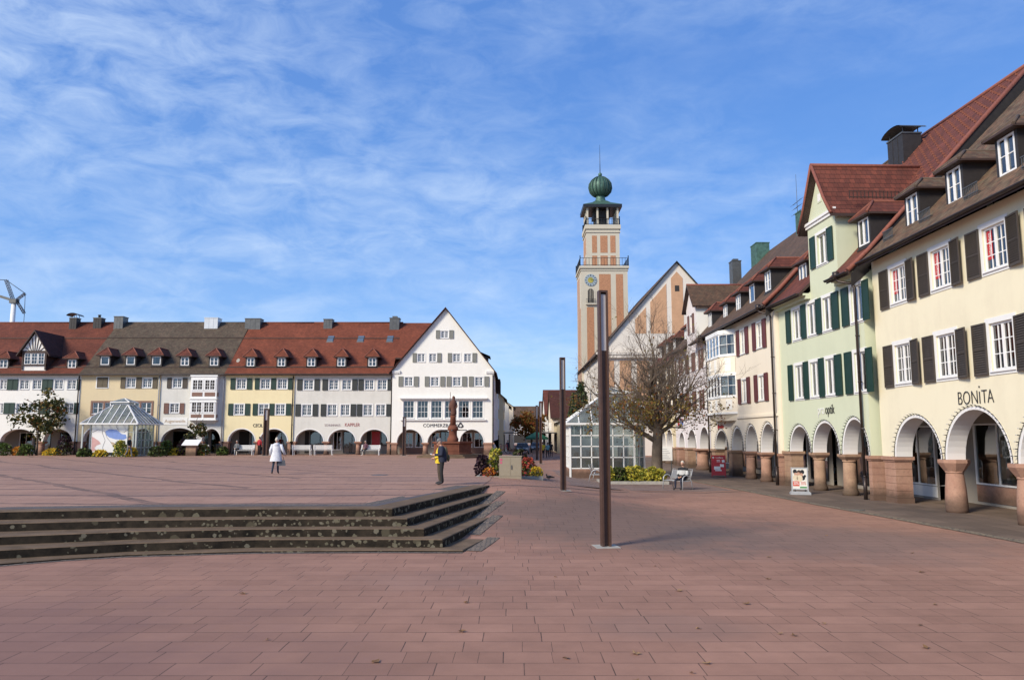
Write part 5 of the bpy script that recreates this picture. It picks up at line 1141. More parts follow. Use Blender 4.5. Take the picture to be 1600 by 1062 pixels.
def railing(parent, r, z, h, st=.35, name='railing'):
    q = MB()
    for sx, sy, ex, ey in ((-r, -r, r, -r), (r, -r, r, r), (r, r, -r, r), (-r, r, -r, -r)):
        n = int(2 * r / st)
        for k in range(n + 1):
            t = k / n; x = sx + (ex - sx) * t; y = sy + (ey - sy) * t
            w = .06 if k in (0, n) else .025
            q.box(x - w, x + w, y - w, y + w, z, z + h + (.35 if k in (0, n) else 0))
        for zz in (z + .12, z + h): q.bar((sx, sy, zz), (ex, ey, zz), .06, .06)
    return q.build(name, M['black'], parent)
railing(T, hw + .12, 28.05, 1.25, .45); railing(T, 2.6, 34.75, 1.0, .4)
for i in range(4):
    for k in range(4):
        a = (-2.35 + 4.7 * k / 3, -2.35)
        x, y = a
        for _ in range(i): x, y = -y, x
        if k < 3:
            q = MB(); q.box(x - .14, x + .14, y - .14, y + .14, 34.75, 37.5); q.build('belfry_post', M['towerstone'], T)
q = MB(); q.box(-1.3, 1.3, -1.3, 1.3, 36.3, 37.45); q.box(-.8, .8, -.8, .8, 34.75, 36.3); q.build('belfry_core', M['slate'], T)
q = MB(); e = 2.98
q.poly([(-e, -e, 37.5), (e, -e, 37.5), (e, e, 37.5), (-e, e, 37.5)][::-1])
for i in range(4):
    c = [(-e, -e), (e, -e), (e, e), (-e, e)]; a = c[i]; b = c[(i + 1) % 4]; q.poly([(*a, 37.5), (*b, 37.5), (*b, 37.95), (*a, 37.95)], 0)
q.build('belfry_fascia', M['black'], T)
q = MB(); c4 = math.sqrt(2)
q.lathe([(3.02 * c4, 37.95), (2.2 * c4, 38.35), (1.45 * c4, 38.7), (.9 * c4, 39.15)], 4, 0, (0, 0), smooth=False, rot=math.pi / 4)
q.lathe([(1.25, 38.8), (.85, 39.35), (.72, 39.8), (.74, 40.15)], 20, 0)
n = 24
prof = [(r_, z_ + .72) for r_, z_ in [(.75, 39.3), (1.25, 39.55), (1.68, 40.05), (1.86, 40.7), (1.78, 41.35), (1.42, 41.95), (.85, 42.4), (.35, 42.6), (.22, 42.7)]]
b0_ = len(q.v); q.lathe(prof, 40, 0)
for i in range(b0_, len(q.v)):
    j = (i - b0_) % 40; x, y, z = q.v[i]; f = 1 - .11 * (j % 2); q.v[i] = (x * f, y * f, z)
q.ball((0, 0, 43.67), .32, 0); dm = q.build('dome', M['copper'], T)
for j in range(18):
    a = 2 * math.pi * j / 18; q = MB(); q.tube([((r_ + .015) * math.cos(a), (r_ + .015) * math.sin(a), z_) for r_, z_ in prof[:8]], .05, 5); q.build('dome_rib', plain('copper_dark', (.045, .085, .066), .55, .5, 4, .3), dm)
q = MB(); q.tube([(0, 0, 43.8), (0, 0, 45.5), (0, 0, 48.6)], [.07, .05, .02], 6); q.build('spire', M['black'], dm)
cz, cx_ = 25.85, -2.1
q = MB(); n = 28
q.v = []; 
def disc(q, cx, cz, y, r0, r1, m, n=28, th=.0):
    for i in range(n):
        a = 2 * math.pi * i / n; b = 2 * math.pi * (i + 1) / n
        q.poly([(cx + r0 * math.cos(a), y, cz + r0 * math.sin(a)), (cx + r0 * math.cos(b), y, cz + r0 * math.sin(b)), (cx + r1 * math.cos(b), y - th, cz + r1 * math.sin(b)), (cx + r1 * math.cos(a), y - th, cz + r1 * math.sin(a))][::-1], m)
disc(q, cx_, cz, -hw - .09, .01, .93, 0)
for i in range(n): 
    a = 2 * math.pi * i / n; b = 2 * math.pi * (i + 1) / n
    q.poly([(cx_ + .93 * math.cos(a), -hw - .09, cz + .93 * math.sin(a)), (cx_ + .93 * math.cos(b), -hw - .09, cz + .93 * math.sin(b)), (cx_ + .93 * math.cos(b), -hw, cz + .93 * math.sin(b)), (cx_ + .93 * math.cos(a), -hw, cz + .93 * math.sin(a))], 0)
for k in range(12):
    a = 2 * math.pi * k / 12; x, z = cx_ + .75 * math.cos(a), cz + .75 * math.sin(a); q.bar((cx_ + .64 * math.cos(a), -hw - .11, cz + .64 * math.sin(a)), (cx_ + .86 * math.cos(a), -hw - .11, cz + .86 * math.sin(a)), .10, .04, 1)
ck = q.build('clock_face', [M['clockblue'], M['black']], T)
q = MB(); disc(q, cx_, cz, -hw - .16, .01, .44, 0, 28, -.03); q.build('clock_centre', M['gold'], ck)
q = MB(); q.bar((cx_, -hw - .17, cz), (cx_ + .62, -hw - .17, cz + .05), .05, .02); q.bar((cx_, -hw - .17, cz), (cx_ + .33, -hw - .17, cz + .02), .08, .02); q.build('clock_hands', M['black'], ck)
q = MB(); A = [(cx_ - .45, 22.4), (cx_ + .45, 22.4)] + [(cx_ + .45 * math.cos(math.pi * i / 10), 24.1 + .45 * math.sin(math.pi * i / 10)) for i in range(11)]
B = [(cx_ - .65, 22.2), (cx_ + .65, 22.2)] + [(cx_ + .65 * math.cos(math.pi * i / 10), 24.1 + .65 * math.sin(math.pi * i / 10)) for i in range(11)]
q.cdt(B, [A], -hw - .04, 0); q.cdt(A, [], -hw - .015, 1); q.box(cx_ - .8, cx_ + .8, -hw - .35, -hw, 22.05, 22.2, 0)
q.box(cx_ - .03, cx_ + .03, -hw - .05, -hw - .02, 22.4, 24.5, 0); q.box(cx_ - .25, cx_ - .21, -hw - .05, -hw - .02, 22.4, 24.4, 0); q.box(cx_ + .21, cx_ + .25, -hw - .05, -hw - .02, 22.4, 24.4, 0)
for k in range(9): q.box(cx_ - .7 + k * .175, cx_ - .67 + k * .175, -hw - .32, -hw - .29, 22.2, 22.95, 2)
q.bar((cx_ - .75, -hw - .31, 22.95), (cx_ + .75, -hw - .31, 22.95), .05, .04, 2); q.build('window', [M['towerstone'], M['room'], M['black']], T)

# ================================================================== great gabled hall beside the tower
G = thing('gabled_hall', 'huge gabled town hall wing with orange panels between white ribs', 'building', (10.75, 96, 0))
gx0, gxa, gx1, zb, za = 0, 10.2, 20.4, 12.6, 24.3
out = [(gx0, 0), (gx1, 0), (gx1, zb), (gxa, za), (gx0, zb)]
q = MB(); q.cdt(out, [], 0, 0)
q.poly([(gx1, 0, 0), (gx1, 30, 0), (gx1, 30, zb), (gx1, 0, zb)]); q.poly([(gx0, 0, 0), (gx0, 0, zb), (gx0, 30, zb), (gx0, 30, 0)]); q.cdt(out, [], 30, 0, True); q.build('wall', M['stadtwhite'], G)
r = MB(); sl_ = (za - zb) / gxa
for sg in (-1, 1):
    xe = gxa + sg * (gxa + .5); ze = za + .2 - sl_ * (gxa + .5); l = math.hypot(gxa, za - zb)
    F = [(xe, -.35, ze), (xe, 30, ze), (gxa, 30, za + .2), (gxa, -.35, za + .2)]; uv = [(-.3, 0), (30, 0), (30, l), (-.3, l)]
    if sg < 0: F = F[::-1]; uv = uv[::-1]
    r.poly(F, 0, uv); r.poly([(x, y, z - .18) for x, y, z in F[::-1]], 1)
    r.poly([(xe, -.35, ze), (gxa, -.35, za + .2), (gxa, -.35, za + .06), (xe, -.35, ze - .14)][::sg], 1)
r.build('roof', [M['brown_c'], M['black']], G)
def panel(xa, xe, z0, inset=.75):
    m = gxa; f = lambda x: za - sl_ * abs(x - m) - inset / math.cos(math.atan(sl_)) 
    P = [(xa, z0), (xe, z0), (xe, f(xe))] + ([(m, f(m))] if xa < m < xe else []) + [(xa, f(xa))]
    if min(f(xa), f(xe)) < z0 + .2: return
    q = MB(); q.cdt(P, [], -.03, 0)
    for i in range(len(P)): a = P[i]; b = P[(i + 1) % len(P)]; q.poly([(a[0], -.03, a[1]), (a[0], .0, a[1]), (b[0], 0, b[1]), (b[0], -.03, b[1])])
    q.build('wall_panel', M['orange'], G)
for xa, xe, z0 in ((gxa - .75, gxa + .75, 15.2), (gxa - 3.45, gxa - 1.35, 15.2), (gxa + 1.35, gxa + 3.45, 15.2), (gxa - 5.4, gxa - 4.0, 15.2), (gxa + 4.0, gxa + 5.4, 15.2), (gxa - 6.8, gxa - 5.9, 15.2)): panel(xa, xe, z0)
for k in range(9):
    xa = gxa - 9.6 + k * 2.15; xe = min(xa + 1.45, gx1 - .4)
    f = za - sl_ * max(abs(xa - gxa), abs(xe - gxa)) - 1.2
    z1 = 11.8
    if z1 > 9.5: q = MB(); q.box(xa, xe, -.03, 0, 4.5, z1); q.build('wall_panel', M['orange'], G)
q = MB(); q.box(gxa - .28, gxa + .28, -.05, -.03, 20.6, 21.35); q.build('window', M['room'], G)
q = MB(); q.box(gx0 - .2, gx1 + .2, -.5, -.001, 12.5, 12.8); q.box(gx0, gx1, -.4, -.001, 12.1, 12.5); q.build('cornice', M['stadtwhite'], G)
q = MB(); q.box(gx0 + 1.2, gx0 + 2.9, 3, 6, 12.6, 15.2); q.build('dormer', M['darkred'], G)

# ================================================================== houses along the street beyond the square
def street_house(name, label, x0, y0, w, d, e, r, wall, roof, side, axis='y', nw=3, gnd=0.0):
    """small gabled house; axis y: ridge runs away from the square"""
    t = thing(name, label, 'house', (x0, y0, gnd)); q = MB()
    if axis == 'y': out = [(0, 0), (w, 0), (w, e), (w / 2, r), (0, e)]; q.cdt(out, [], 0); q.cdt(out, [], d, 0, True)
    else:
        q.poly([(0, 0, 0), (w, 0, 0), (w, 0, e), (0, 0, e)]); q.poly([(w, d, 0), (0, d, 0), (0, d, e), (w, d, e)])
    if axis == 'y':
        q.poly([(0, d, 0), (0, 0, 0), (0, 0, e), (0, d, e)]); q.poly([(w, 0, 0), (w, d, 0), (w, d, e), (w, 0, e)])
    else:
        q.poly([(0, d, 0), (0, 0, 0), (0, 0, e), (0, d / 2, r), (0, d, e)]); q.poly([(w, 0, 0), (w, d, 0), (w, d, e), (w, d / 2, r), (w, 0, e)])
    q.build('wall', M[wall], t); rr = MB(); o = .45
    if axis == 'y':
        sl_ = (r - e) / (w / 2)
        for sg in (-1, 1):
            xe = w / 2 + sg * (w / 2 + o); ze = r + .12 - sl_ * (w / 2 + o); l = math.hypot(w / 2 + o, r - ze); F = [(xe, -.3, ze), (xe, d + .3, ze), (w / 2, d + .3, r + .12), (w / 2, -.3, r + .12)]; uv = [(0, 0), (d, 0), (d, l), (0, l)]
            if sg < 0: F = F[::-1]; uv = uv[::-1]
            rr.poly(F, 0, uv); rr.poly([(x, y, z - .12) for x, y, z in F[::-1]], 1)
    else:
        slab(rr, -.2, w + .2, [(-o, e - o * (r - e) / (d / 2) + .1), (d / 2, r + .1)], .14); slab(rr, -.2, w + .2, [(d + o, e - o * (r - e) / (d / 2) + .1), (d / 2, r + .1)], .14, flip=True)
    rr.build('roof', [M[roof], M['wood']], t)
    fl = [z for z in (3.2, 5.9, 8.6) if z + 1.5 < e + .3]
    for z in fl:
        n = max(1, int(w / 2.2))
        for k in range(n):
            x = (k + .5) * w / n; add_window(t, x - .5, z, 1.0, 1.3, 2, 1, 2, .1, True, -.06, 0)
        m = max(1, int(d / 2.6))
        for k in range(m):
            y = (k + .5) * d / m
            if side < 0: o_ = add_window(t, 0, z, 1.0, 1.3, 2, 1, 2, .1, True, -.06, 0, y + .5); o_.rotation_euler = (0, 0, R(-90))
            else: o_ = add_window(t, w, z, 1.0, 1.3, 2, 1, 2, .1, True, -.06, 0, y - .5); o_.rotation_euler = (0, 0, R(90))
    q = MB()
    if side < 0: q.box(-.04, -.001, 1, d - 1, .2, 2.6, 0); q.box(-1.3, 0, .8, d - .8, 2.75, 2.9, 1)
    else: q.box(w + .001, w + .04, 1, d - 1, .2, 2.6, 0); q.box(w, w + 1.3, .8, d - .8, 2.75, 2.9, 1)
    q.box(.6, w - .6, -.04, -.001, .2, 2.5, 0); q.build('shop_window', [M['room'], M['metal']], t)
    return t
street_house('street_house', 'cream street house with a dark overhanging roof, just past the white corner house', -10.5, 101, 9.4, 12, 7.4, 11.6, 'cream', 'darkred', 1)
street_house('street_house', 'narrow pale house with balcony further down the street on the left', -9.8, 118, 9.3, 13, 7.0, 11.0, 'white', 'brown_a', 1)
street_house('street_house', 'peach street house with a red chimney stack at the left end of the street', -8.5, 136, 8.7, 14, 7.4, 10.5, 'pink', 'red_c', 1)
street_house('street_house', 'flat eaved grey house closing the left side of the street', -7.8, 156, 8.2, 20, 6.0, 9.0, 'whitegrey', 'brown_a', 1)
street_house('street_house', 'yellow low house with a projecting white canopy right of the far lamps', 6.35, 108, 9, 9, 4.3, 5.8, 'cream', 'brown_c', -1)
street_house('street_house', 'pinkish house with a tall dark brown roof on the right of the street', 6.2, 121, 11, 11, 5.4, 9.6, 'pink', 'darkred', -1, 'x')
street_house('street_house', 'white house with a steep rust red roof on the right of the street', 6.0, 138, 10, 13, 6.2, 10.8, 'white', 'red_c', -1, 'x')
street_house('street_house', 'small white house under a red roof at the far end on the right', 6.0, 160, 9, 12, 5.6, 9.6, 'white', 'red_c', -1, 'x')
street_house('street_house', 'long grey house far off closing the view down the street', -14, 215, 30, 12, 6.0, 10.5, 'lilac', 'brown_c', -1, 'x')

# ================================================================== crane and unfinished wind turbine behind the roofs
C = thing('mobile_crane', 'tall crane with dark lattice jibs rising above the roofs at far left', 'crane', (-98.6, 150, 0))
def lattice(parent, p, q_, w, name, n=10, mat='wood'):
    p = Vector(p); q_ = Vector(q_); d = (q_ - p); s = MB(); a = Vector((0, 1, 0)); b = d.cross(a).normalized()
    C4 = [(a * sx + b * sy) * w / 2 for sx, sy in ((-1, -1), (1, -1), (1, 1), (-1, 1))]
    for c in C4: s.tube([p + c, q_ + c], .055, 5)
    for i in range(n):
        for k in range(4): s.tube([p + d * (i / n) + C4[k], p + d * ((i + 1) / n) + C4[(k + 1) % 4]], .028, 4)
    return s.build(name, M[mat], parent)
q = MB(); q.lathe([(.55, 0), (.5, 20), (.42, 28.4)], 14); q.build('mast', M['trim'], C)
q = MB(); q.box(-.6, .7, -.6, .6, 28.3, 29.1); q.build('turntable', M['metal'], C)
lattice(C, (-.2, 0, 29), (-1.9, 0, 33.0), .45, 'jib', 9); lattice(C, (.5, 0, 29.0), (2.1, 0, 30.3), .35, 'jib', 4); lattice(C, (.5, 0, 28.8), (2.25, 0, 26.3), .35, 'jib', 6)
q = MB()
for a, b in (((-1.9, 0, 33), (2.1, 0, 30.3)), ((2.1, 0, 30.3), (2.25, 0, 26.3)), ((2.25, 0, 26.3), (2.25, 0, 22)), ((-1.9, 0, 33), (-9, 0, 33.3))): q.tube([a, b], .06, 4)
q.build('hoist_rope', M['black'], C)
q = MB(); q.bar((-.2, 0, 28.9), (-9, 0, 31.6), .25, .5); q.bar((-4, 0, 30.2), (-9, 0, 31.8), .3, .75); q.build('counter_jib', M['metal'], C)


# ================================================================== lamps
def lamp(label, x, y, z, h, w, rz=0, group='brown steel lamp posts on the square'):
    t = thing('street_lamp', label, 'street lamp', (x, y, z), rz, group); a = w / 2; hd = h * .235
    q = MB(); q.box(-a * 2.6, a * 2.6, -a * 2.6, a * 2.6, .004, .02); q.build('base_plate', M['concrete'], t)
    q = MB(); q.box(-a, a, -a * .25, a, .02, h - hd); q.box(-a, -a * .55, -a, -a * .25, .02, h - hd); q.box(a * .55, a, -a, -a * .25, .02, h - hd); q.build('post', M['corten'], t)
    q = MB(); q.box(-a, -a * .62, -a, a, h - hd, h); q.box(a * .62, a, -a, a, h - hd, h); q.box(-a * .62, a * .62, a * .55, a, h - hd, h); q.box(-a, a, -a, a, h, h + .05); hd_ = q.build('head', M['corten'], t)
    q = MB(); q.box(-a * .6, a * .6, -a * .45, a * .5, h - hd, h - .04); q.build('lamp_shade', M['lampglass'], hd_)
    return t
lamp('tallest brown steel lamp post, nearest, standing on the red paving right of the steps', 2.19, 18.35, 0, 6.0, .215, R(8))
lamp('brown steel lamp post by the kiosk, second nearest', 1.93, 29.35, gh(1.93, 29.35), 4.98, .20, R(6))
lamp('right one of two slim far lamp posts in the street', 2.55, 68.8, 0.02, 5.4, .235); lamp('left one of two slim far lamp posts in the street', 2.54, 79, 0, 5.5, .235)
lamp('brown lamp post standing before the yellow CECIL house', -22.45, 70.6, .68, 4.2, .42); lamp('brown lamp post standing before the left arch of the white gabled bank', -9.8, 70.4, .68, 3.45, .30)

# ================================================================== glass kiosks
def pavilion(label, x0, y0, z0, w, d, he, ov, ha, nx, rows, plinth, panels, chamfer=0, doorface=None, ovr=None):
    t = thing('glass_kiosk', label, 'kiosk', (x0, y0, z0)); f = .05; fm = plain('kiosk_grey_frame', (.46, .49, .46), .5, .06) if panels else M['trim']
    c = chamfer
    P = [(0, 0), (w - c, 0), (w, c), (w, d), (0, d)] if c else [(0, 0), (w, 0), (w, d), (0, d)]
    fr = MB(); gl = MB(); pl = MB()
    for i in range(len(P)):
        a = Vector((*P[i], 0)); b = Vector((*P[(i + 1) % len(P)], 0)); l = (b - a).length; n = max(1, round(l / (w / nx)))
        fr.bar(a + Vector((0, 0, 0)), a + Vector((0, 0, he)), .11, .11)
        for k in range(1, n): p = a + (b - a) * k / n; fr.bar(p + Vector((0, 0, plinth)), p + Vector((0, 0, he)), .06, .06)
        for k in range(rows + 1): z = plinth + (he - plinth) * k / rows; fr.bar(a + Vector((0, 0, z)), b + Vector((0, 0, z)), .06, .06)
        if plinth > .1:
            dr = (b - a).normalized(); nn = Vector((dr.y, -dr.x, 0)) * .02
            pl.poly([a + nn - Vector((0, 0, .2)), b + nn - Vector((0, 0, .2)), b + nn + Vector((0, 0, plinth)), a + nn + Vector((0, 0, plinth))])
        if not (panels and i == 0): gl.poly([a + Vector((0, 0, plinth)), b + Vector((0, 0, plinth)), b + Vector((0, 0, he)), a + Vector((0, 0, he))])
    fr.build('frame', fm, t); gl.build('glazing', M['glassk'], t)
    if plinth > .1: pl.build('plinth', M['sand'], t)
    # roof
    ovr = ov if ovr is None else ovr
    E = [(-ov, -ov), (w + ovr, -ov), (w + ovr, d + ov), (-ov, d + ov)]; cx, cy = (w + ovr - ov) / 2, d / 2
    ht = he + (ha - he) * .76; k2 = .24
    U = [(cx + (ex - cx) * k2, cy + (ey - cy) * k2) for ex, ey in E]; V = [(cx + (ex - cx) * (k2 + .1), cy + (ey - cy) * (k2 + .1)) for ex, ey in E]
    rf = MB(); rg = MB()
    for i in range(4):
        a, b = E[i], E[(i + 1) % 4]; u, v = U[i], U[(i + 1) % 4]; n = 8
        rg.poly([(*a, he + .05), (*b, he + .05), (*v, ht), (*u, ht)])
        for k in range(n + 1):
            s = k / n; p = (a[0] + (b[0] - a[0]) * s, a[1] + (b[1] - a[1]) * s)
            # glazing bars run up to the hips
            tt = min(1, min(s, 1 - s) * 2 / (1 - k2)) if 0 < k < n else 1
            q_ = (u[0] + (v[0] - u[0]) * s, u[1] + (v[1] - u[1]) * s)
            if k in (0,): rf.bar((*p, he + .08), (*u, ht + .03), .10, .08)
            elif k < n:
                mid = (cx + 0, 0)
                dirv = Vector(((u[0] + v[0]) / 2 - (a[0] + b[0]) / 2, (u[1] + v[1]) / 2 - (a[1] + b[1]) / 2))
                e = Vector(p) + dirv * tt; rf.bar((*p, he + .08), (e.x, e.y, he + .08 + (ht - he - .05) * tt), .055, .06)
        rf.bar((*a, he + .04), (*b, he + .04), .09, .12); rf.bar((*u, ht + .02), (*v, ht + .02), .08, .08); rf.bar((*u, ht + .25), (*v, ht + .25), .06, .06)
        rg.poly([(*u, ht), (*v, ht), (*v, ht + .25), (*u, ht + .25)])
        a2, b2 = V[i], V[(i + 1) % 4]
        rg.poly([(*a2, ht + .2), (*b2, ht + .2), (cx, cy, ha)]); rf.bar((*a2, ht + .22), (cx, cy, ha + .02), .06, .06); rf.bar((*a2, ht + .2), (*b2, ht + .2), .06, .08)
    rf.build('roof_frame', M['trim'], t); rg.build('roof_glazing', M['roofglass'], t)
    return t
K = pavilion('white framed glass kiosk with a pyramid glass roof behind the bare tree', 3.45, 46.0, 0.06, 4.5, 5.0, 3.12, .25, 5.45, 7, 4, .55, False, .7, ovr=1.45)
q = MB(); q.box(.4, 4.0, 3.6, 3.7, .5, 2.3, 0); q.box(.6, 3.4, 2.2, 2.8, .3, 1.1, 1); q.box(1.8, 1.95, 1.0, 1.1, .5, 2.3, 2); q.box(3.2, 3.5, .8, 1.0, .6, 1.7, 0)
for k in range(7): q.box(.5 + k * .5, .8 + k * .5, 3.5, 3.6, 1.15, 1.4 + .2 * (k % 3), 2 if k % 2 else 1)
q.build('display', [M['silver'], M['brownpanel'], M['trim']], K)
K2 = pavilion('glass kiosk with an abstract mural wall in front of the cream house', -37.1, 68.1, GZ, 3.8, 3.7, 2.8, .62, 5.15, 5, 4, .05, True, 0)
q = MB(); q.box(.15, 3.65, -.05, .02, .35, 2.75, 0); mu = q.build('mural', M['trim'], K2); mu.scale = (.9, 1, 1)
def blob(pts, m, name='mural_shape'):
    q = MB(); q.cdt(pts, [], -.056); q.build(name, m, mu)
bl = plain('mural_blue', (.20, .30, .62), .7); pk = plain('mural_pink', (.62, .36, .33), .7); tn = plain('mural_tan', (.60, .47, .33), .7)
blob([(1.45, 2.2), (1.9, 2.38), (2.6, 2.3), (3.1, 1.95), (3.5, 1.9), (3.6, 1.6), (3.3, 1.45), (2.5, 1.5), (1.9, 1.65), (1.6, 1.85)], bl); blob([(.2, 1.75), (.9, 1.35), (1.1, 1.1), (.7, .95), (.5, .75), (.75, .5), (.2, .45)], pk)
blob([(2.0, 1.3), (2.4, 1.2), (3.0, .75), (3.5, .4), (2.9, .4), (2.3, .85)], tn)
q = MB()
for P in ([(.2, 2.1), (.8, 2.35), (1.4, 2.2), (1.7, 1.6), (2.1, 1.2), (2.9, .9), (3.6, .4)], [(1.1, 2.75), (1.2, 2.0), (1.5, 1.4), (1.3, .8), (1.4, .36)], [(2.5, 2.6), (2.8, 2.2), (3.3, 2.1), (3.9, 2.5)]): q.tube([(x, -.056, z) for x, z in P], .014, 5)
q.build('mural_line', M['metal'], mu)
for x in (-.45, 4.25): q = MB(); q.box(x - .06, x + .06, -.5, -.4, 0, 2.8); q.build('roof_post', bpy.data.materials['kiosk_grey_frame'], K2)

# ================================================================== trees
def grow(mb, tips, p, d, L_, r, lev, maxlev, rg, spread=.6, up=.25, segs=4, sides=6, kids=(3, 5), shrink=.68, drop=0.0):
    pts = [p.copy()]; rad = [r]; dd = d.normalized()
    for i in range(segs):
        dd = (dd + Vector((rg.gauss(0, .14), rg.gauss(0, .14), rg.gauss(0, .10) + up * .12 - drop * lev * .04))).normalized()
        pts.append(pts[-1] + dd * L_ / segs); rad.append(r * (1 - .55 * (i + 1) / segs))
    mb.tube(pts, rad, max(3, sides - lev), 0, caps=False)
    if lev >= maxlev: tips.append((pts[-1], dd)); tips.append((pts[2], dd)); return
    n = rg.randint(*kids)
    for k in range(n):
        t = (.35 + .65 * (k + rg.random() * .6) / n) * segs; i = min(int(t), segs - 1); q = pts[i].lerp(pts[i + 1], min(1, t - i))
        a = rg.uniform(0, 2 * math.pi); side = dd.orthogonal().normalized(); side = Matrix.Rotation(a, 3, dd) @ side
        nd = (dd * (1 - spread * .5) + side * spread * rg.uniform(.7, 1.3) + Vector((0, 0, up * .5))).normalized()
        grow(mb, tips, q, nd, L_ * shrink * rg.uniform(.75, 1.15), max(.006, rad[i] * rg.uniform(.5, .7)), lev + 1, maxlev, rg, spread, up, max(3, segs - 1) if lev > 1 else segs, sides, kids, shrink, drop)
def leaf(mb, p, s, rg, m=0, flat=.0):
    n = Vector((rg.gauss(0, 1), rg.gauss(0, 1), rg.gauss(0, 1) + flat)).normalized(); a = n.orthogonal().normalized(); a = Matrix.Rotation(rg.uniform(0, 6.28), 3, n) @ a; b = n.cross(a)
    a *= s; b *= s * .62
    mb.poly([p - a, p - a * .2 + b, p + a, p - a * .2 - b], m)
bark = stone_mat('tree_bark', (.16, .125, .095), (.09, .07, .055), dark=(.03, .025, .02)); twig = plain('twig_bark', (.155, .115, .085), .9, .3)
m_aut = leaf_mat('autumn_leaves', (.14, .12, .025), (.26, .16, .04), (.20, .075, .025)); m_org = leaf_mat('orange_leaves', (.22, .10, .02), (.12, .10, .02), (.25, .06, .015)); m_dk = leaf_mat('dark_green_leaves', (.030, .045, .014), (.065, .070, .022)); m_con = leaf_mat('conifer_needles', (.022, .045, .020), (.05, .075, .03), trans=.1)
m_yel = leaf_mat('yellow_green_leaves', (.40, .36, .045), (.58, .47, .07), (.20, .23, .04)); m_grn = leaf_mat('fresh_green_leaves', (.06, .11, .02), (.14, .18, .04)); m_purple = leaf_mat('purple_leaves', (.02, .010, .016), (.05, .02, .03), trans=.1)
m_fl_y = leaf_mat('yellow_petals', (.62, .40, .03), (.75, .55, .06)); m_fl_o = leaf_mat('orange_petals', (.55, .18, .02), (.65, .30, .04)); m_fl_r = leaf_mat('red_petals', (.34, .04, .03), (.45, .10, .06))
rg = random.Random(21)
tr = thing('bare_tree', 'large almost bare autumn tree with a few brown leaves in front of the kiosk', 'tree', (8.05, 43.2, 0))
tk = MB(); tw = MB(); tips = []
tk.tube([(0, 0, -.05), (.02, 0, .25), (.0, 0, .8), (.03, .02, 1.6), (.08, .03, 2.4), (.12, .04, 3.0)], [.48, .36, .31, .29, .27, .25], 14)
limbs = [((.0, 0, 2.2), (-1.0, -.25, .50), 3.3, .15), ((.08, 0, 2.7), (-.85, .3, .75), 3.5, .15), ((.12, 0, 2.95), (-.45, -.2, 1.0), 3.6, .17), ((.12, .04, 2.95), (.20, .15, 1.0), 3.3, .18), ((.12, .04, 2.9), (.8, -.2, .85), 3.1, .15), ((.1, .04, 2.6), (1, .35, .5), 2.9, .13), ((.1, .04, 2.8), (-.3, .8, .8), 2.7, .13), ((.1, .04, 2.75), (.25, -.85, .8), 2.5, .13), ((.1, .04, 3.0), (-.05, .05, 1.0), 3.4, .15)]
for p, d, l, r_ in limbs:
    b0 = len(tk.v)
    pts = [Vector(p)]; rad = [r_]; dd = Vector(d).normalized(); kids = []
    for i in range(6):
        dd = (dd + Vector((rg.gauss(0, .09), rg.gauss(0, .09), .05))).normalized(); pts.append(pts[-1] + dd * l / 6); rad.append(r_ * (1 - .11 * (i + 1)))
    tk.tube(pts, rad, 9, 0, caps=False)
    for k in range(11):
        t = 1.2 + 4.8 * (k + rg.random() * .5) / 11; i = min(int(t), 5); q_ = pts[i].lerp(pts[i + 1], t - i)
        sd = Matrix.Rotation(rg.uniform(0, 6.28), 3, dd) @ dd.orthogonal().normalized()
        grow(tw, tips, q_, (dd * .75 + sd * rg.uniform(.5, .95) + Vector((0, 0, .12))), rg.uniform(1.3, 2.3), rad[i] * .44, 1, 4, rg, .68, .24, 4, 6, (2, 4), .68)
    grow(tw, tips, pts[-1], dd, 2.0, rad[-1] * .8, 1, 4, rg, .55, .3, 4, 6, (4, 5), .66)
tk.build('trunk', bark, tr); tw.build('crown', twig, tr)
lf = MB()
for p, d in tips:
    z = p.z; r2 = math.hypot(p.x, p.y)
    pr_ = .75 if z < 4.4 else (.28 if z < 5.3 else .03)
    if rg.random() < pr_:
        for _ in range(rg.randint(2, 4) if z < 4.6 else 1): leaf(lf, p + Vector((rg.gauss(0, .14), rg.gauss(0, .14), rg.gauss(0, .14))), rg.uniform(.05, .10), rg)
for _ in range(1100):
    a = rg.uniform(0, 6.28); rr = abs(rg.gauss(0, 1.3)); c = Vector((rr * math.cos(a) - .25, rr * math.sin(a), rg.gauss(3.75, .48)))
    leaf(lf, c, rg.uniform(.045, .10), rg)
lf.build('foliage', m_aut, tr)

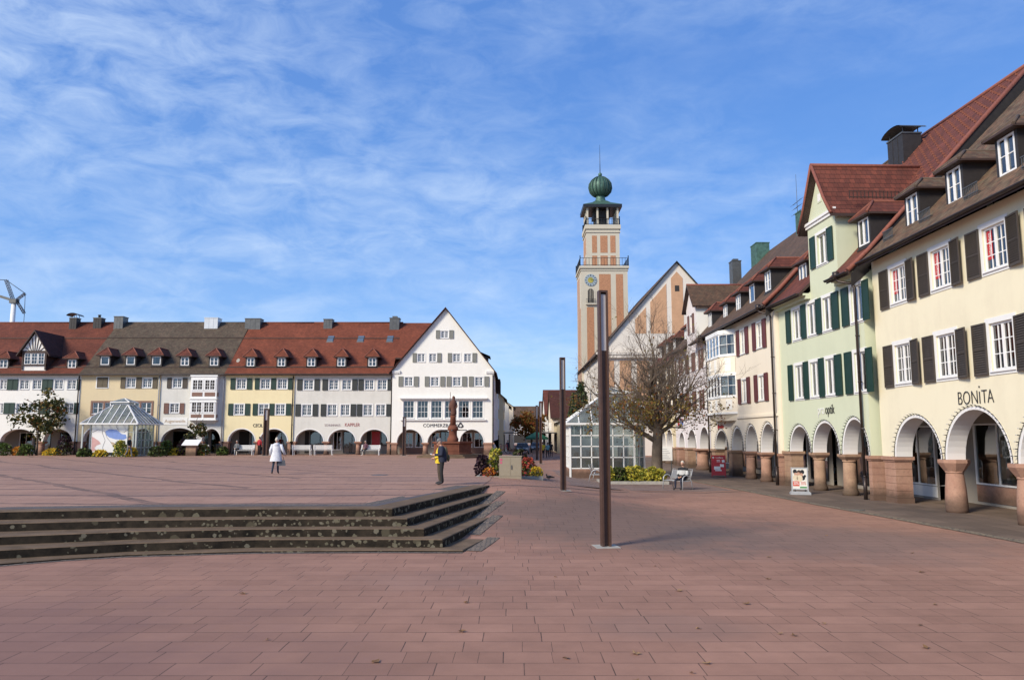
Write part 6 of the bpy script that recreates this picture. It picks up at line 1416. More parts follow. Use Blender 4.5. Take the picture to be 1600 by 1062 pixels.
def leafy_tree(name, label, loc, trunk_h, h, rx, rz_, n, mats, seed, leafs=.16, gaps=5, stem=.12, group=None, openness=.35):
    rg = random.Random(seed); t = thing(name, label, 'tree', loc, 0, group)
    tk = MB(); tips = []; tk.tube([(0, 0, 0), (.02, .01, trunk_h * .5), (0, 0, trunk_h), (.03, 0, h * .8)], [stem * 1.2, stem, stem * .8, stem * .3], 8)
    for k in range(9):
        z = trunk_h + (h - trunk_h) * (k / 11); a = k * 2.4; tk.tube([(0, 0, z), (rx * .35 * math.cos(a), rx * .35 * math.sin(a), z + .35), (rx * .75 * math.cos(a), rx * .75 * math.sin(a), z + .7)], [stem * .4, stem * .25, .02], 5)
    tk.build('trunk', bark, t); lf = MB(); cz = (trunk_h + h) / 2
    cl = []
    for _ in range(gaps * 7):
        while True:
            v = Vector((rg.uniform(-1, 1), rg.uniform(-1, 1), rg.uniform(-1, 1)))
            if v.length < 1: break
        cl.append((Vector((v.x * rx, v.y * rx, cz + v.z * (h - trunk_h) / 2)), rg.uniform(.3, .55) * rx * .6))
    for _ in range(n):
        c, r = rg.choice(cl); p = c + Vector((rg.gauss(0, r * .6), rg.gauss(0, r * .6), rg.gauss(0, r * .5)))
        leaf(lf, p, leafs * rg.uniform(.6, 1.3), rg, rg.choice(range(len(mats))) if rg.random() < .5 else 0)
    lf.build('crown', mats, t); return t
leafy_tree('young_tree', 'dark leafy young tree in front of the white house at far left', (-44.0, 71.8, GZ), 1.6, 6.1, 2.0, 2, 1500, [m_dk, m_aut], 3, .17, 4, .1)
leafy_tree('young_tree', 'small thin tree with a bushy crown below the bay window', (-29.3, 71.6, GZ), 1.3, 3.1, .85, 1, 520, [m_dk, m_aut], 5, .12, 3, .05)
q = MB(); tp = []; grow(q, tp, Vector((0, 0, 2.9)), Vector((0, 0, 1)), 1.4, .03, 1, 3, random.Random(8), .7, .3, 4, 6, (3, 4), .7); q.build('branch', twig, bpy.data.objects['young_tree.001'])
leafy_tree('autumn_tree', 'orange and green autumn tree in the far street', (3.3, 131, 0), 2.0, 6.6, 3.0, 3, 2600, [m_org, m_aut, m_org], 9, .24, 5, .2)
leafy_tree('autumn_tree', 'sparse brownish tree just behind the orange one in the far street', (5.2, 140, 0), 1.5, 5.4, 1.6, 2, 700, [m_aut, m_org], 10, .2, 4, .12)
def conifer(label, loc, h, r, n, seed):
    rg = random.Random(seed); t = thing('conifer', label, 'tree', loc); q = MB(); q.tube([(0, 0, 0), (0, 0, h)], [.25, .03], 7); q.build('trunk', bark, t); q = MB()
    for _ in range(n):
        z = h * (1 - (rg.random() ** .6)) * .95 + .6; rr = r * (1 - z / h * .85) * (rg.random() ** .5); a = rg.uniform(0, 6.28); leaf(q, Vector((rr * math.cos(a), rr * math.sin(a), z - rr * .25 + rg.gauss(0, .15))), rg.uniform(.18, .36), rg)
    q.build('crown', m_con, t)
conifer('dark green conifer left of the town hall tower', (9.3, 104, 0), 9.5, 2.6, 2300, 1); conifer('smaller dark conifer behind the second lamp post', (7.4, 92, 0), 7.4, 1.7, 1300, 2)

# ================================================================== planting
def shrub(name, label, cat, loc, r, h, n, mats, seed, s=.05, group=None, upright=.0):
    rg = random.Random(seed); t = thing(name, label, cat, loc, 0, group); st = MB(); lf = MB()
    for k in range(7):
        a = rg.uniform(0, 6.28); st.tube([(0, 0, 0), (r * .3 * math.cos(a), r * .3 * math.sin(a), h * .5), (r * .6 * math.cos(a), r * .6 * math.sin(a), h * .9)], [.018, .014, .008], 5)
    st.build('stem', twig, t)
    for _ in range(n):
        a = rg.uniform(0, 6.28); q_ = rg.random() ** .5; z = h * (rg.random() ** .75); k = math.sqrt(max(.05, 1 - (z / h) ** 2)) * .75 + .3
        p = Vector((r * q_ * k * math.cos(a), r * q_ * k * math.sin(a), z)); leaf(lf, p, s * rg.uniform(.6, 1.4), rg, (len(mats) - 1 if z > h * .6 and rg.random() < .6 else rg.randrange(len(mats))))
    lf.build('foliage', mats, t); return t
# hedge bed in front of the kiosk
bed = thing('planting_bed', 'low bed of yellow green shrubs with a pale kerb beneath the bare tree', 'flower bed', (6.45, 42.0, gh(6.0, 42) + .01)); q = MB(); b_, d_ = 1.75, 1.3
for a in ((-b_, b_, -d_, -d_ + .14), (-b_, b_, d_ - .14, d_), (-b_, -b_ + .14, -d_ + .14, d_ - .14), (b_ - .14, b_, -d_ + .14, d_ - .14)): q.box(a[0], a[1], a[2], a[3], 0, .16)
q.build('kerb', M['concrete'], bed); q = MB(); q.box(-b_ + .14, b_ - .14, -d_ + .14, d_ - .14, 0, .12); q.build('soil_bed', M['soil'], bed)
k = 0
for x in (-1.35, -.8, -.25, .3, .85, 1.35):
    for y in (-.9, -.2):
        k += 1; shrub('yellow_shrub', 'yellow green low shrub growing in the kerbed bed beneath the bare tree', 'shrub', (6.45 + x + rg.uniform(-.1, .1), 42.0 + y, .12), .40, rg.uniform(.58, .80), 420, [m_yel, m_yel, m_yel] if k not in (3, 4) else [m_grn, m_dk], 100 + k, .07, 'shrubs in the bed under the tree')
# planter with the cabinet
PX, PY = -.05, 36.2
pb = thing('flower_planter', 'raised planting bed with a pale stone edge behind the beige cabinet', 'flower bed', (-.1, 35.9, .46)); q = MB(); b_, d_ = 1.5, 1.0
for a in ((-b_, b_, -d_, -d_ + .12), (-b_, b_, d_ - .12, d_), (-b_, -b_ + .12, -d_ + .12, d_ - .12), (b_ - .12, b_, -d_ + .12, d_ - .12)): q.box(a[0], a[1], a[2], a[3], -.4, .28)
q.build('kerb', M['concrete'], pb); q = MB(); q.box(-b_ + .12, b_ - .12, -d_ + .12, d_ - .12, -.3, .24); q.build('soil_bed', M['soil'], pb)
for nm, lb, x, y, r, h, n, ms, s in (('flowering_plant', 'tall pale green leafy plant left of the cabinet', -.75, 35.7, .42, 1.25, 420, [m_grn, m_grn, m_yel], .085), ('purple_plant', 'dark purple leaved plant spilling over the left end of the bed', -1.35, 35.6, .34, .95, 300, [m_purple], .095),
    ('flowering_plant', 'low red and orange flowers at the front left of the bed', -1.0, 35.15, .36, .42, 340, [m_dk, m_fl_r, m_fl_o], .05), ('flowering_plant', 'red flowering plant right of the cabinet', .72, 35.7, .42, .85, 420, [m_dk, m_grn, m_fl_r], .07), ('flowering_plant', 'low yellow flowers at the right end of the bed', 1.1, 35.2, .34, .45, 340, [m_grn, m_fl_y, m_fl_y], .05),
    ('purple_plant', 'dark purple plant rising behind the cabinet', .35, 36.2, .4, 1.2, 260, [m_purple, m_dk], .10), ('flowering_plant', 'green shrub behind the cabinet', -.1, 36.3, .4, .9, 300, [m_grn, m_dk], .08)):
    shrub(nm, lb, 'plant', (x, y, .68), r, h, n, ms, int((x + 9) * 77), s)
cb = thing('utility_cabinet', 'beige metal utility cabinet with two doors and a pink sticker', 'cabinet', (-.07, 34.15, gh(0, 34.1) + .02))
cb.location.z = .47
q = MB(); q.box(-.49, .49, -.17, .17, 0, 1.16); q.box(-.51, .51, -.19, .19, 1.16, 1.20); q.build('body', M['cab'], cb)
for a, b in ((-.47, -.005), (.005, .47)): q = MB(); q.box(a, b, -.182, -.17, .32, 1.13); q.build('door', M['cab'], cb)
q = MB(); q.box(-.47, .47, -.180, -.17, .03, .30); q.build('lower_panel', M['cab'], cb); q = MB(); q.box(.03, .07, -.21, -.18, .62, .80); q.build('handle', M['metal'], cb)
q = MB(); q.box(-.46, -.35, -.186, -.181, .98, 1.08); q.box(-.45, -.36, -.186, -.181, .86, .95); q.build('sticker', plain('pink_sticker', (.50, .10, .17), .6), cb)
# flower strips before the left row
k = 0
for x, r, h, ms, lb in ((-48.9, .55, .75, [m_grn, m_aut, m_fl_y], 'yellow flowering clump left of the first arch'), (-47.2, .7, 1.0, [m_grn, m_dk, m_grn], 'tall green clump before the first left arch'), (-45.9, .5, .7, [m_aut, m_fl_o], 'rusty orange rounded clump'), (-45.0, .55, .9, [m_dk, m_grn], 'dark green clump left of the young tree'), (-42.7, .75, .55, [m_fl_y, m_grn, m_fl_y], 'bright yellow flowers under the young tree'), (-41.5, .55, 1.6, [m_dk, m_purple], 'dark tall shrub right of the young tree'), (-39.9, .5, .65, [m_grn, m_dk], 'green clump at the left foot of the glass kiosk'),
    (-38.2, .5, .5, [m_grn, m_fl_y], 'low yellow flowers before the mural'), (-36.6, .5, 1.25, [m_grn, m_grn, m_yel], 'tall green and yellow plant in front of the mural'), (-35.4, .42, .7, [m_aut, m_grn, m_fl_y], 'yellowish clump right of the mural'), (-33.2, .6, .8, [m_grn, m_dk], 'green clump before the kiosk door'), (-32.2, .5, 1.2, [m_dk, m_grn], 'dark clump right of the kiosk'), (-31.5, .55, .55, [m_fl_y, m_grn, m_fl_y], 'bright yellow flowers right of the kiosk'), (-30.6, .5, 1.3, [m_dk, m_purple], 'dark shrub before the wide arch'), (-29.9, .4, .45, [m_fl_y, m_fl_o], 'small yellow flowers left of the info desk'), (-28.95, .6, .9, [m_grn, m_aut], 'olive clump left of the info desk'), (-27.2, .45, .7, [m_grn, m_dk], 'green clump below the bay window')):
    k += 1; fy = 66.7 if -40 < x < -33 else 70.9; shrub('flower_clump', lb + ' in the flower strip', 'flowers', ((x + .6) * fy / 70.9, fy + .4 * (k % 2), GZ), r * 1.25, h * 1.1, 420, ms, 300 + k, .12)

# ================================================================== fountain
F = thing('fountain', 'red sandstone fountain with a carved figure column in front of the white bank', 'fountain', (-5.0, 65.5, GZ)); F.scale = (.95, .95, .93)
q = MB(); q.lathe([(3.3, 0), (3.3, .16)], 8, 0, smooth=False, rot=R(22.5)); q.lathe([(2.75, .16), (2.75, .30)], 8, 0, smooth=False, rot=R(22.5)); q.build('step', m_tread, F)
q = MB(); q.lathe([(1.85, .30), (1.85, .42), (1.74, .46), (1.74, 1.22), (1.88, 1.28), (1.88, 1.42)], 8, 0, smooth=False, rot=R(22.5))
for i in range(8):
    a = R(45 * i + 45); rr = 1.74 * math.cos(R(22.5)) + .015; c = Vector((rr * math.cos(a), rr * math.sin(a), 0)); t_ = Vector((-math.sin(a), math.cos(a), 0))
    for s0, s1, z0, z1 in ((-.5, .5, .58, .62), (-.5, .5, 1.06, 1.10), (-.5, -.46, .62, 1.06), (.46, .5, .62, 1.06)):
        q.poly([c + t_ * s0 + Vector((0, 0, z0)), c + t_ * s1 + Vector((0, 0, z0)), c + t_ * s1 + Vector((0, 0, z1)), c + t_ * s0 + Vector((0, 0, z1))])
q.build('basin', M['fountain'], F)
q = MB(); q.lathe([(.50, 1.2), (.50, 1.7), (.42, 1.8), (.36, 2.0), (.36, 2.35), (.46, 2.5), (.50, 2.6), (.40, 2.75), (.30, 2.9)], 12); q.lathe([(.27, 2.9), (.25, 3.6), (.30, 3.75)], 10); q.build('column', M['fountain'], F)
q = MB(); q.lathe([(.30, 3.75), (.34, 3.95), (.30, 4.25), (.36, 4.55), (.40, 4.9), (.30, 5.1), (.14, 5.2), (.17, 5.32), (.15, 5.48), (.05, 5.56)], 10)
for i, v in enumerate(q.v): q.v[i] = (v[0] + .05 * math.sin(v[2] * 5), v[1], v[2])
q.tube([(.34, 0, 4.9), (.42, -.1, 4.6), (.30, -.25, 4.45)], .09, 7); q.tube([(-.34, 0, 4.9), (-.40, -.05, 4.5), (-.36, -.1, 4.2)], .09, 7); q.tube([(-.38, -.15, 3.9), (-.30, -.15, 5.9)], [.04, .03], 6)
q.v = [(x * .82, y * .82, z) for x, y, z in q.v]; q.build('statue', plain('statue_stone', (.115, .05, .035), .9, .3, 8), F)
q = MB()
for a in range(4): q.tube([(.3 * math.cos(a * 1.57), .3 * math.sin(a * 1.57), 2.45), (1.2 * math.cos(a * 1.57), 1.2 * math.sin(a * 1.57), 2.45), (1.3 * math.cos(a * 1.57), 1.3 * math.sin(a * 1.57), 2.36)], .045, 6)
q.build('spout', M['metal'], F); q = MB(); q.lathe([(.01, 1.30), (1.7, 1.301)], 8, 0, rot=R(22.5)); q.build('water', plain('fountain_water', (.03, .045, .045), .08, .1), F)

# ================================================================== street furniture
def park_bench(label, x, y, z, rz, L_=1.8, group='white benches by the arcade', mat='trim'):
    t = thing('park_bench', label, 'bench', (x, y, z), rz, group); q = MB()
    for k in range(5): q.box(-L_ / 2, L_ / 2, -.42 + k * .09, -.35 + k * .09, .43, .46)
    q.build('seat', M[mat], t); q = MB()
    for k in range(4): q.box(-L_ / 2, L_ / 2, .05 + k * .02, .08 + k * .02, .55 + k * .1, .62 + k * .1)
    q.build('backrest', M[mat], t)
    for sx in (-L_ / 2 + .1, L_ / 2 - .1):
        q = MB(); q.bar((sx, -.40, 0), (sx, -.38, .64), .05, .05); q.bar((sx, .06, 0), (sx, .16, .95), .05, .05); q.bar((sx, -.42, .64), (sx, .1, .64), .06, .04); q.bar((sx, -.4, .40), (sx, .08, .40), .05, .05); q.build('leg', M[mat], t)
    return t
park_bench('white slatted bench under the left CECIL arch', -25.0, 72.6, GZ, 0); park_bench('white bench with its back to us under the left shoe shop arch', -19.6, 72.3, GZ, R(180)); park_bench('white bench just right of the first shoe shop column', -17.6, 72.3, GZ, R(180)); park_bench('white bench with a seated visitor under the right shoe shop arch', -13.2, 72.5, GZ, 0)
park_bench('white bench below the white bay window', -29.2, 72.7, GZ, 0, 1.5)
# metal bench with hoop arms
def metal_bench(label, x, y, z, rz, L_=1.7):
    t = thing('metal_bench', label, 'bench', (x, y, z), rz, 'silver mesh benches'); q = MB()
    for k in range(11): q.box(-L_ / 2, L_ / 2, -.42 + k * .046, -.395 + k * .046, .42, .435)
    for sx in (-L_ / 2, 0, L_ / 2): q.box(sx - .02, sx + .02, -.42, .08, .40, .42)
    q.build('seat', M['silver'], t); q = MB()
    for k in range(10): z0 = .50 + k * .042; q.box(-L_ / 2, L_ / 2, .08 + k * .014, .095 + k * .014, z0, z0 + .022)
    q.tube([(-L_ / 2, .06, .45), (-L_ / 2, .24, .95), (L_ / 2, .24, .95), (L_ / 2, .06, .45)], .016, 6); q.build('backrest', M['silver'], t)
    for sx in (-L_ / 2, L_ / 2):
        q = MB(); P = [(sx, -.45, 0), (sx, -.42, .45)] + [(sx, -.17 - .25 * math.cos(math.pi * i / 10), .48 + .20 * math.sin(math.pi * i / 10)) for i in range(11)] + [(sx, .14, .40), (sx, .22, 0)]
        q.tube(P, .024, 8); q.build('leg', M['silver'], t)
    return t
BX, BY, BRZ = 8.05, 37.0, R(-58)
metal_bench('silver metal bench with hoop arms where the old man sits', BX - .05, BY + .25, 0, BRZ, 1.3); metal_bench('empty silver metal bench with hoop arms left of the yellow shrubs', 4.6, 43.3, 0, R(75), 1.3)
# advertising boards
A = thing('poster_stand', 'grey framed poster stand with 20 and 30 percent offer on a grey foot', 'sign', (12.55, 34.0, .012), R(-14)); A.scale = (.84, .84, .98); q = MB(); q.box(-.50, .50, -.30, .30, .0, .09); q.box(-.46, .46, -.26, .26, .09, .13); q.build('foot', M['silver'], A)
q = MB(); q.box(-.42, -.36, -.02, .02, .13, 1.18); q.box(.36, .42, -.02, .02, .13, 1.18); q.box(-.36, .36, -.02, .02, 1.13, 1.18); q.box(-.36, .36, -.02, .02, .20, .25); q.build('frame', M['silver'], A)
for sx in (-.25, .25): q = MB(); q.tube([(sx, 0, .1), (sx, 0, .22)], .03, 8); q.build('leg', M['black'], A)
q = MB(); q.box(-.36, .36, -.012, .012, .25, 1.13); po = q.build('poster', plain('poster_paper', (.72, .70, .64), .5, .05), A)
q = MB(); q.box(-.34, -.02, -.0145, -.013, .36, .58); q.build('red_offer', plain('poster_red', (.58, .09, .05), .5), po); q = MB(); q.box(0, .34, -.0145, -.013, .27, .34); q.build('green_band', plain('poster_green', (.06, .25, .08), .5), po)
text('poster_text', '20%', .2, M['trim'], po, (-.18, -.016, .42), ext=.0008, sx=.8); text('poster_text', '30%', .2, plain('poster_red', (.58, .09, .05), .5), po, (.17, -.016, .42), ext=.0008, sx=.8)
q = MB(); dk = 0
for cx, cz, r_, m in ((-.22, 1.0, .10, 0), (-.02, .96, .11, 1), (.14, .98, .10, 0), (-.05, .88, .09, 2), (.1, .86, .075, 2), (-.2, .88, .07, 2), (-.2, .72, .13, 3), (0, .70, .15, 3), (.17, .72, .10, 0), (.26, .8, .06, 0)): disc(q, cx, cz, -.0135 - .0006 * m, .001, r_, m, 14)
q.build('poster_photo', [M['black'], M['wood'], M['grip'], plain('poster_beige', (.66, .56, .40), .6)], po)
A = thing('advert_board', 'red folding advertising board standing before the peach house arches', 'sign', (12.75, 48.0, .012), R(-14)); A.scale = (.86, .86, .86); q = MB()
for sy in (-1, 1):
    q = MB(); z0, z1 = .12, 1.5; a, b = .28 * sy, .05 * sy
    q.poly([(-.5, a, z0), (.5, a, z0), (.5, b, z1), (-.5, b, z1)][::-sy]); q.poly([(-.5, a + .03 * sy, z0), (.5, a + .03 * sy, z0), (.5, b + .03 * sy, z1), (-.5, b + .03 * sy, z1)][::sy] if sy > 0 else [(-.5, a - .03, z0), (.5, a - .03, z0), (.5, b - .03, z1), (-.5, b - .03, z1)])
    for sx in (-.47, .47): q.bar((sx, .31 * sy, 0), (sx, .06 * sy, 1.52), .05, .05)
    q.bar((-.5, .07 * sy, 1.5), (.5, .07 * sy, 1.5), .05, .05); pn = q.build('panel', M['red'], A)
    if sy < 0:
        s = MB(); 
        def onb(x0, x1, z0, z1, m):
            f = lambda z: -(.28 - .23 * (z - .12) / 1.38) - .036
            s.poly([(x0, f(z0), z0), (x1, f(z0), z0), (x1, f(z1), z1), (x0, f(z1), z1)], m)
        onb(-.12, .1, 1.16, 1.2, 0); onb(-.12, .12, 1.06, 1.10, 0); onb(.24, .42, 1.02, 1.2, 0); onb(-.32, .12, .52, .74, 0); onb(-.25, .2, .42, .5, 0); onb(.1, .36, .7, .9, 0); s.build('notice', M['trim'], pn)
        o = text('board_text', 'vodafone', .17, M['trim'], pn, (.06, -.125, 1.31), (R(80.5), 0, 0), .002, sx=.85); s = MB(); s.ball((-.36, -.115, 1.36), (.07, .01, .07)); s.build('logo', M['trim'], pn)
A = thing('notice_board', 'small white notice board on a post beside the bare tree trunk', 'sign', (10.9, 55.0, 0.01), R(-8)); q = MB(); q.box(-.45, .45, -.03, .03, .75, 1.75, 0); q.build('panel', M['trim'], A)
q = MB(); q.box(-.40, -.34, -.025, .025, 0, .75); q.box(.34, .40, -.025, .025, 0, .75); q.build('leg', M['metal'], A); q = MB()
for k in range(6): q.box(-.36, .3 - .1 * (k % 3), -.034, -.03, .88 + k * .13, .92 + k * .13)
q.build('writing', M['silver'], A)
A = thing('info_desk', 'tilted white information panel on a stone block', 'sign', (-30.1 + 1.1, 70.2, GZ)); q = MB(); q.box(-.45, .45, -.2, .3, 0, .95); q.build('block', M['sand2'], A); q = MB(); q.poly([(-.75, -.45, 1.0), (.75, -.45, 1.0), (.75, .35, 1.45), (-.75, .35, 1.45)]); q.poly([(-.75, -.45, .94), (-.75, .35, 1.39), (.75, .35, 1.39), (.75, -.45, .94)]); q.box(-.75, .75, -.46, -.44, .93, 1.01); q.build('panel', M['trim'], A)
A = thing('litter_bin', 'dark grey litter bin left of the CECIL arch', 'bin', (-27.5, 72.6, GZ)); q = MB(); q.lathe([(.20, .25), (.22, .95), (.24, .96), (.24, 1.0), (.18, 1.0)], 16); q.build('body', M['metal'], A); q = MB(); q.tube([(0, .25, 0), (0, .25, 1.1)], .03, 8); q.build('post', M['metal'], A)
# bicycles
def bicycle(label, x, y, z, rz, mat='black'):
    t = thing('bicycle', label, 'bicycle', (x, y, z), rz, 'parked bicycles')
    for wx in (-.52, .52):
        q = MB(); n = 20; P = [(wx + .33 * math.cos(2 * math.pi * i / n), 0, .34 + .33 * math.sin(2 * math.pi * i / n)) for i in range(n + 1)]; q.tube(P, .022, 6, caps=False)
        for i in range(8): q.tube([(wx, 0, .34), P[int(i * n / 8)]], .004, 3)
        q.build('wheel', M['black'], t)
    q = MB(); A_, B_, C_, D_ = (-.52, 0, .34), (-.08, 0, .34), (-.2, 0, .82), (.40, 0, .84)
    for a, b in ((A_, B_), (A_, C_), (B_, C_), (B_, D_), (C_, D_), (D_, (.52, 0, .34)), (D_, (.37, 0, 1.0)), (C_, (-.23, 0, .95))): q.tube([a, b], .02, 6)
    q.build('frame', M[mat], t); q = MB(); q.ball((-.24, 0, .97), (.13, .07, .035)); q.build('saddle', M['black'], t); q = MB(); q.tube([(.30, -.28, 1.02), (.38, -.1, 1.02), (.38, .1, 1.02), (.30, .28, 1.02)], .014, 6); q.build('handlebar', M['metal'], t)
bicycle('black bicycle leaning under the right CECIL arch', -21.9, 73.0, GZ, R(25)); bicycle('red framed bicycle behind the flower planter', -.9, 78, gh(-.9, 78), R(10), 'red'); bicycle('dark bicycle behind the cabinet', .6, 79, gh(.6, 79), R(-15)); bicycle('silver bicycle furthest right of those behind the planter', 1.3, 80.5, gh(1.3, 80.5), R(5), 'silver')
# market tent and parked cars far down the street
Tn = thing('market_tent', 'green market tent far down the street', 'tent', (4.0, 126, 0)); q = MB(); q.poly([(-1.8, -1.8, 2.1), (1.8, -1.8, 2.1), (0, 0, 3.1)]); q.poly([(1.8, -1.8, 2.1), (1.8, 1.8, 2.1), (0, 0, 3.1)]); q.poly([(1.8, 1.8, 2.1), (-1.8, 1.8, 2.1), (0, 0, 3.1)]); q.poly([(-1.8, 1.8, 2.1), (-1.8, -1.8, 2.1), (0, 0, 3.1)]); q.box(-1.8, 1.8, -1.82, -1.8, 1.8, 2.1); q.build('canopy', plain('tent_green', (.02, .14, .09), .7), Tn)
for sx in (-1.75, 1.75):
    for sy in (-1.75, 1.75): q = MB(); q.tube([(sx, sy, 0), (sx, sy, 2.1)], .04, 6); q.build('leg', M['silver'], Tn)
def car(label, x, y, rz, mat):
    t = thing('parked_car', label, 'car', (x, y, 0), rz, 'cars far down the street'); q = MB(); S = [(-2.1, .45), (-2.15, .75), (-1.5, .95), (-.9, 1.42), (.7, 1.45), (1.5, 1.0), (2.05, .9), (2.15, .5)]
    for sy in (-1, 1):
        P = [(x_, .82 * sy * (1 if z_ < 1.1 else .82), z_) for x_, z_ in S]; q.poly(P if sy > 0 else P[::-1])
    for (a, b), (c, d) in zip(S, S[1:] + S[:1]):
        f = lambda z_: .82 * (1 if z_ < 1.1 else .82)
        q.poly([(a, -f(b), b), (a, f(b), b), (c, f(d), d), (c, -f(d), d)])
    q.build('body', mat, t); q = MB()
    for sy in (-1, 1): q.poly([(-1.25, .80 * sy, 1.0), (1.25, .80 * sy, 1.0), (.65, .70 * sy, 1.38), (-.85, .70 * sy, 1.38)])
    q.poly([(-1.48, -.65, .99), (-1.48, .65, .99), (-.93, .6, 1.39), (-.93, -.6, 1.39)]); q.poly([(1.48, -.65, 1.03), (.75, -.6, 1.42), (.75, .6, 1.42), (1.48, .65, 1.03)]); q.build('window', M['black'], t)
    for wx in (-1.3, 1.3):
        for sy in (-.8, .8): q = MB(); q.tube([(wx, sy - .1, .32), (wx, sy + .1, .32)], .32, 16); q.build('wheel', M['black'], t)
    for sy in (-.6, .6): q = MB(); q.box(-2.17, -2.12, sy - .15, sy + .15, .65, .8); q.build('headlight', M['trim'], t)
car('dark car parked in front of the orange tree', 1.4, 104, R(90), plain('car_dark', (.02, .022, .028), .25)); car('grey van-like car right of the dark car in the far street', 3.6, 112, R(88), plain('car_grey', (.10, .11, .12), .3))
# fallen leaves on the paving
rl = random.Random(5); lm = [leaf_mat('dry_leaf_brown', (.20, .11, .05), (.26, .15, .07)), leaf_mat('dry_leaf_tan', (.38, .24, .13), (.30, .18, .10))]
P0 = [(2.0, 9.2), (2.2, 9.0), (1.6, 9.6), (3.4, 10.6), (3.6, 10.2), (4.1, 11.2), (-1.7, 9.3), (.9, 9.2), (-2.9, 10.0), (5.0, 9.8), (6.3, 12.3), (2.6, 13.2), (3.8, 12.3), (-1.2, 8.4), (5.6, 10.9), (1.2, 8.5), (-4.2, 13.0), (-.6, 12.2), (4.7, 14.4), (7.8, 15.0), (9.1, 17.5), (2.4, 10.9), (-.9, 10.6), (5.2, 16.8), (8.4, 20.2), (3.1, 15.8), (6.6, 23.5), (.6, 14.6)]
for x, y in P0:
    q = MB(); n = 9; s = rl.uniform(.035, .075); a0 = rl.uniform(0, 6); P = []
    for i in range(n):
        a = a0 + 2 * math.pi * i / n; r = s * (1 if i % 2 else .55) * (1.25 if i == 1 else 1); P.append((r * math.cos(a), r * math.sin(a) * .8, .006 + abs(rl.gauss(0, .012))))
    for i in range(n): q.poly([P[i], P[(i + 1) % n], (0, 0, .008)])
    o = q.build('fallen_leaf', rl.choice(lm)); o.location = (x + rl.uniform(-.3, .3), y + rl.uniform(-.2, .2), gh(x, y) + .003)
    tag(o, 'dry brown fallen leaf lying on the red paving', 'leaf', 'fallen leaves on the paving')
for n_, x, y in (('manhole', -1.6, 24.0),): pass
for lb, x, y, w in (('grey round manhole cover on the square left of the men', -6.2, 36.5, .4), ('dark drain cover in the grey paving by the sage green house', 11.9, 27.0, .26)):
    q = MB(); q.lathe([(w, 0), (w, .006)], 20, 0); o = q.build('drain_cover', M['metal']); o.location = (x, y, (pz(y) + .005 if y > 30 and x < -1 else .014)); tag(o, lb, 'drain cover')
bd = thing('pigeon', 'dark pigeon standing on the paving between the planter and the second lamp', 'bird', (1.75, 36.8, gh(1.75, 36.8))); q = MB(); q.ball((0, 0, .13), (.14, .07, .07)); q.ball((-.12, 0, .23), (.04, .035, .04)); q.tube([(-.09, 0, .16), (-.12, 0, .22)], .035, 6); q.tube([(.1, 0, .13), (.26, 0, .10)], [.05, .02], 6); q.tube([(-.01, .03, .07), (-.01, .03, 0)], .008, 4); q.tube([(-.01, -.03, .07), (-.01, -.03, 0)], .008, 4); q.build('body', M['slate'], bd)


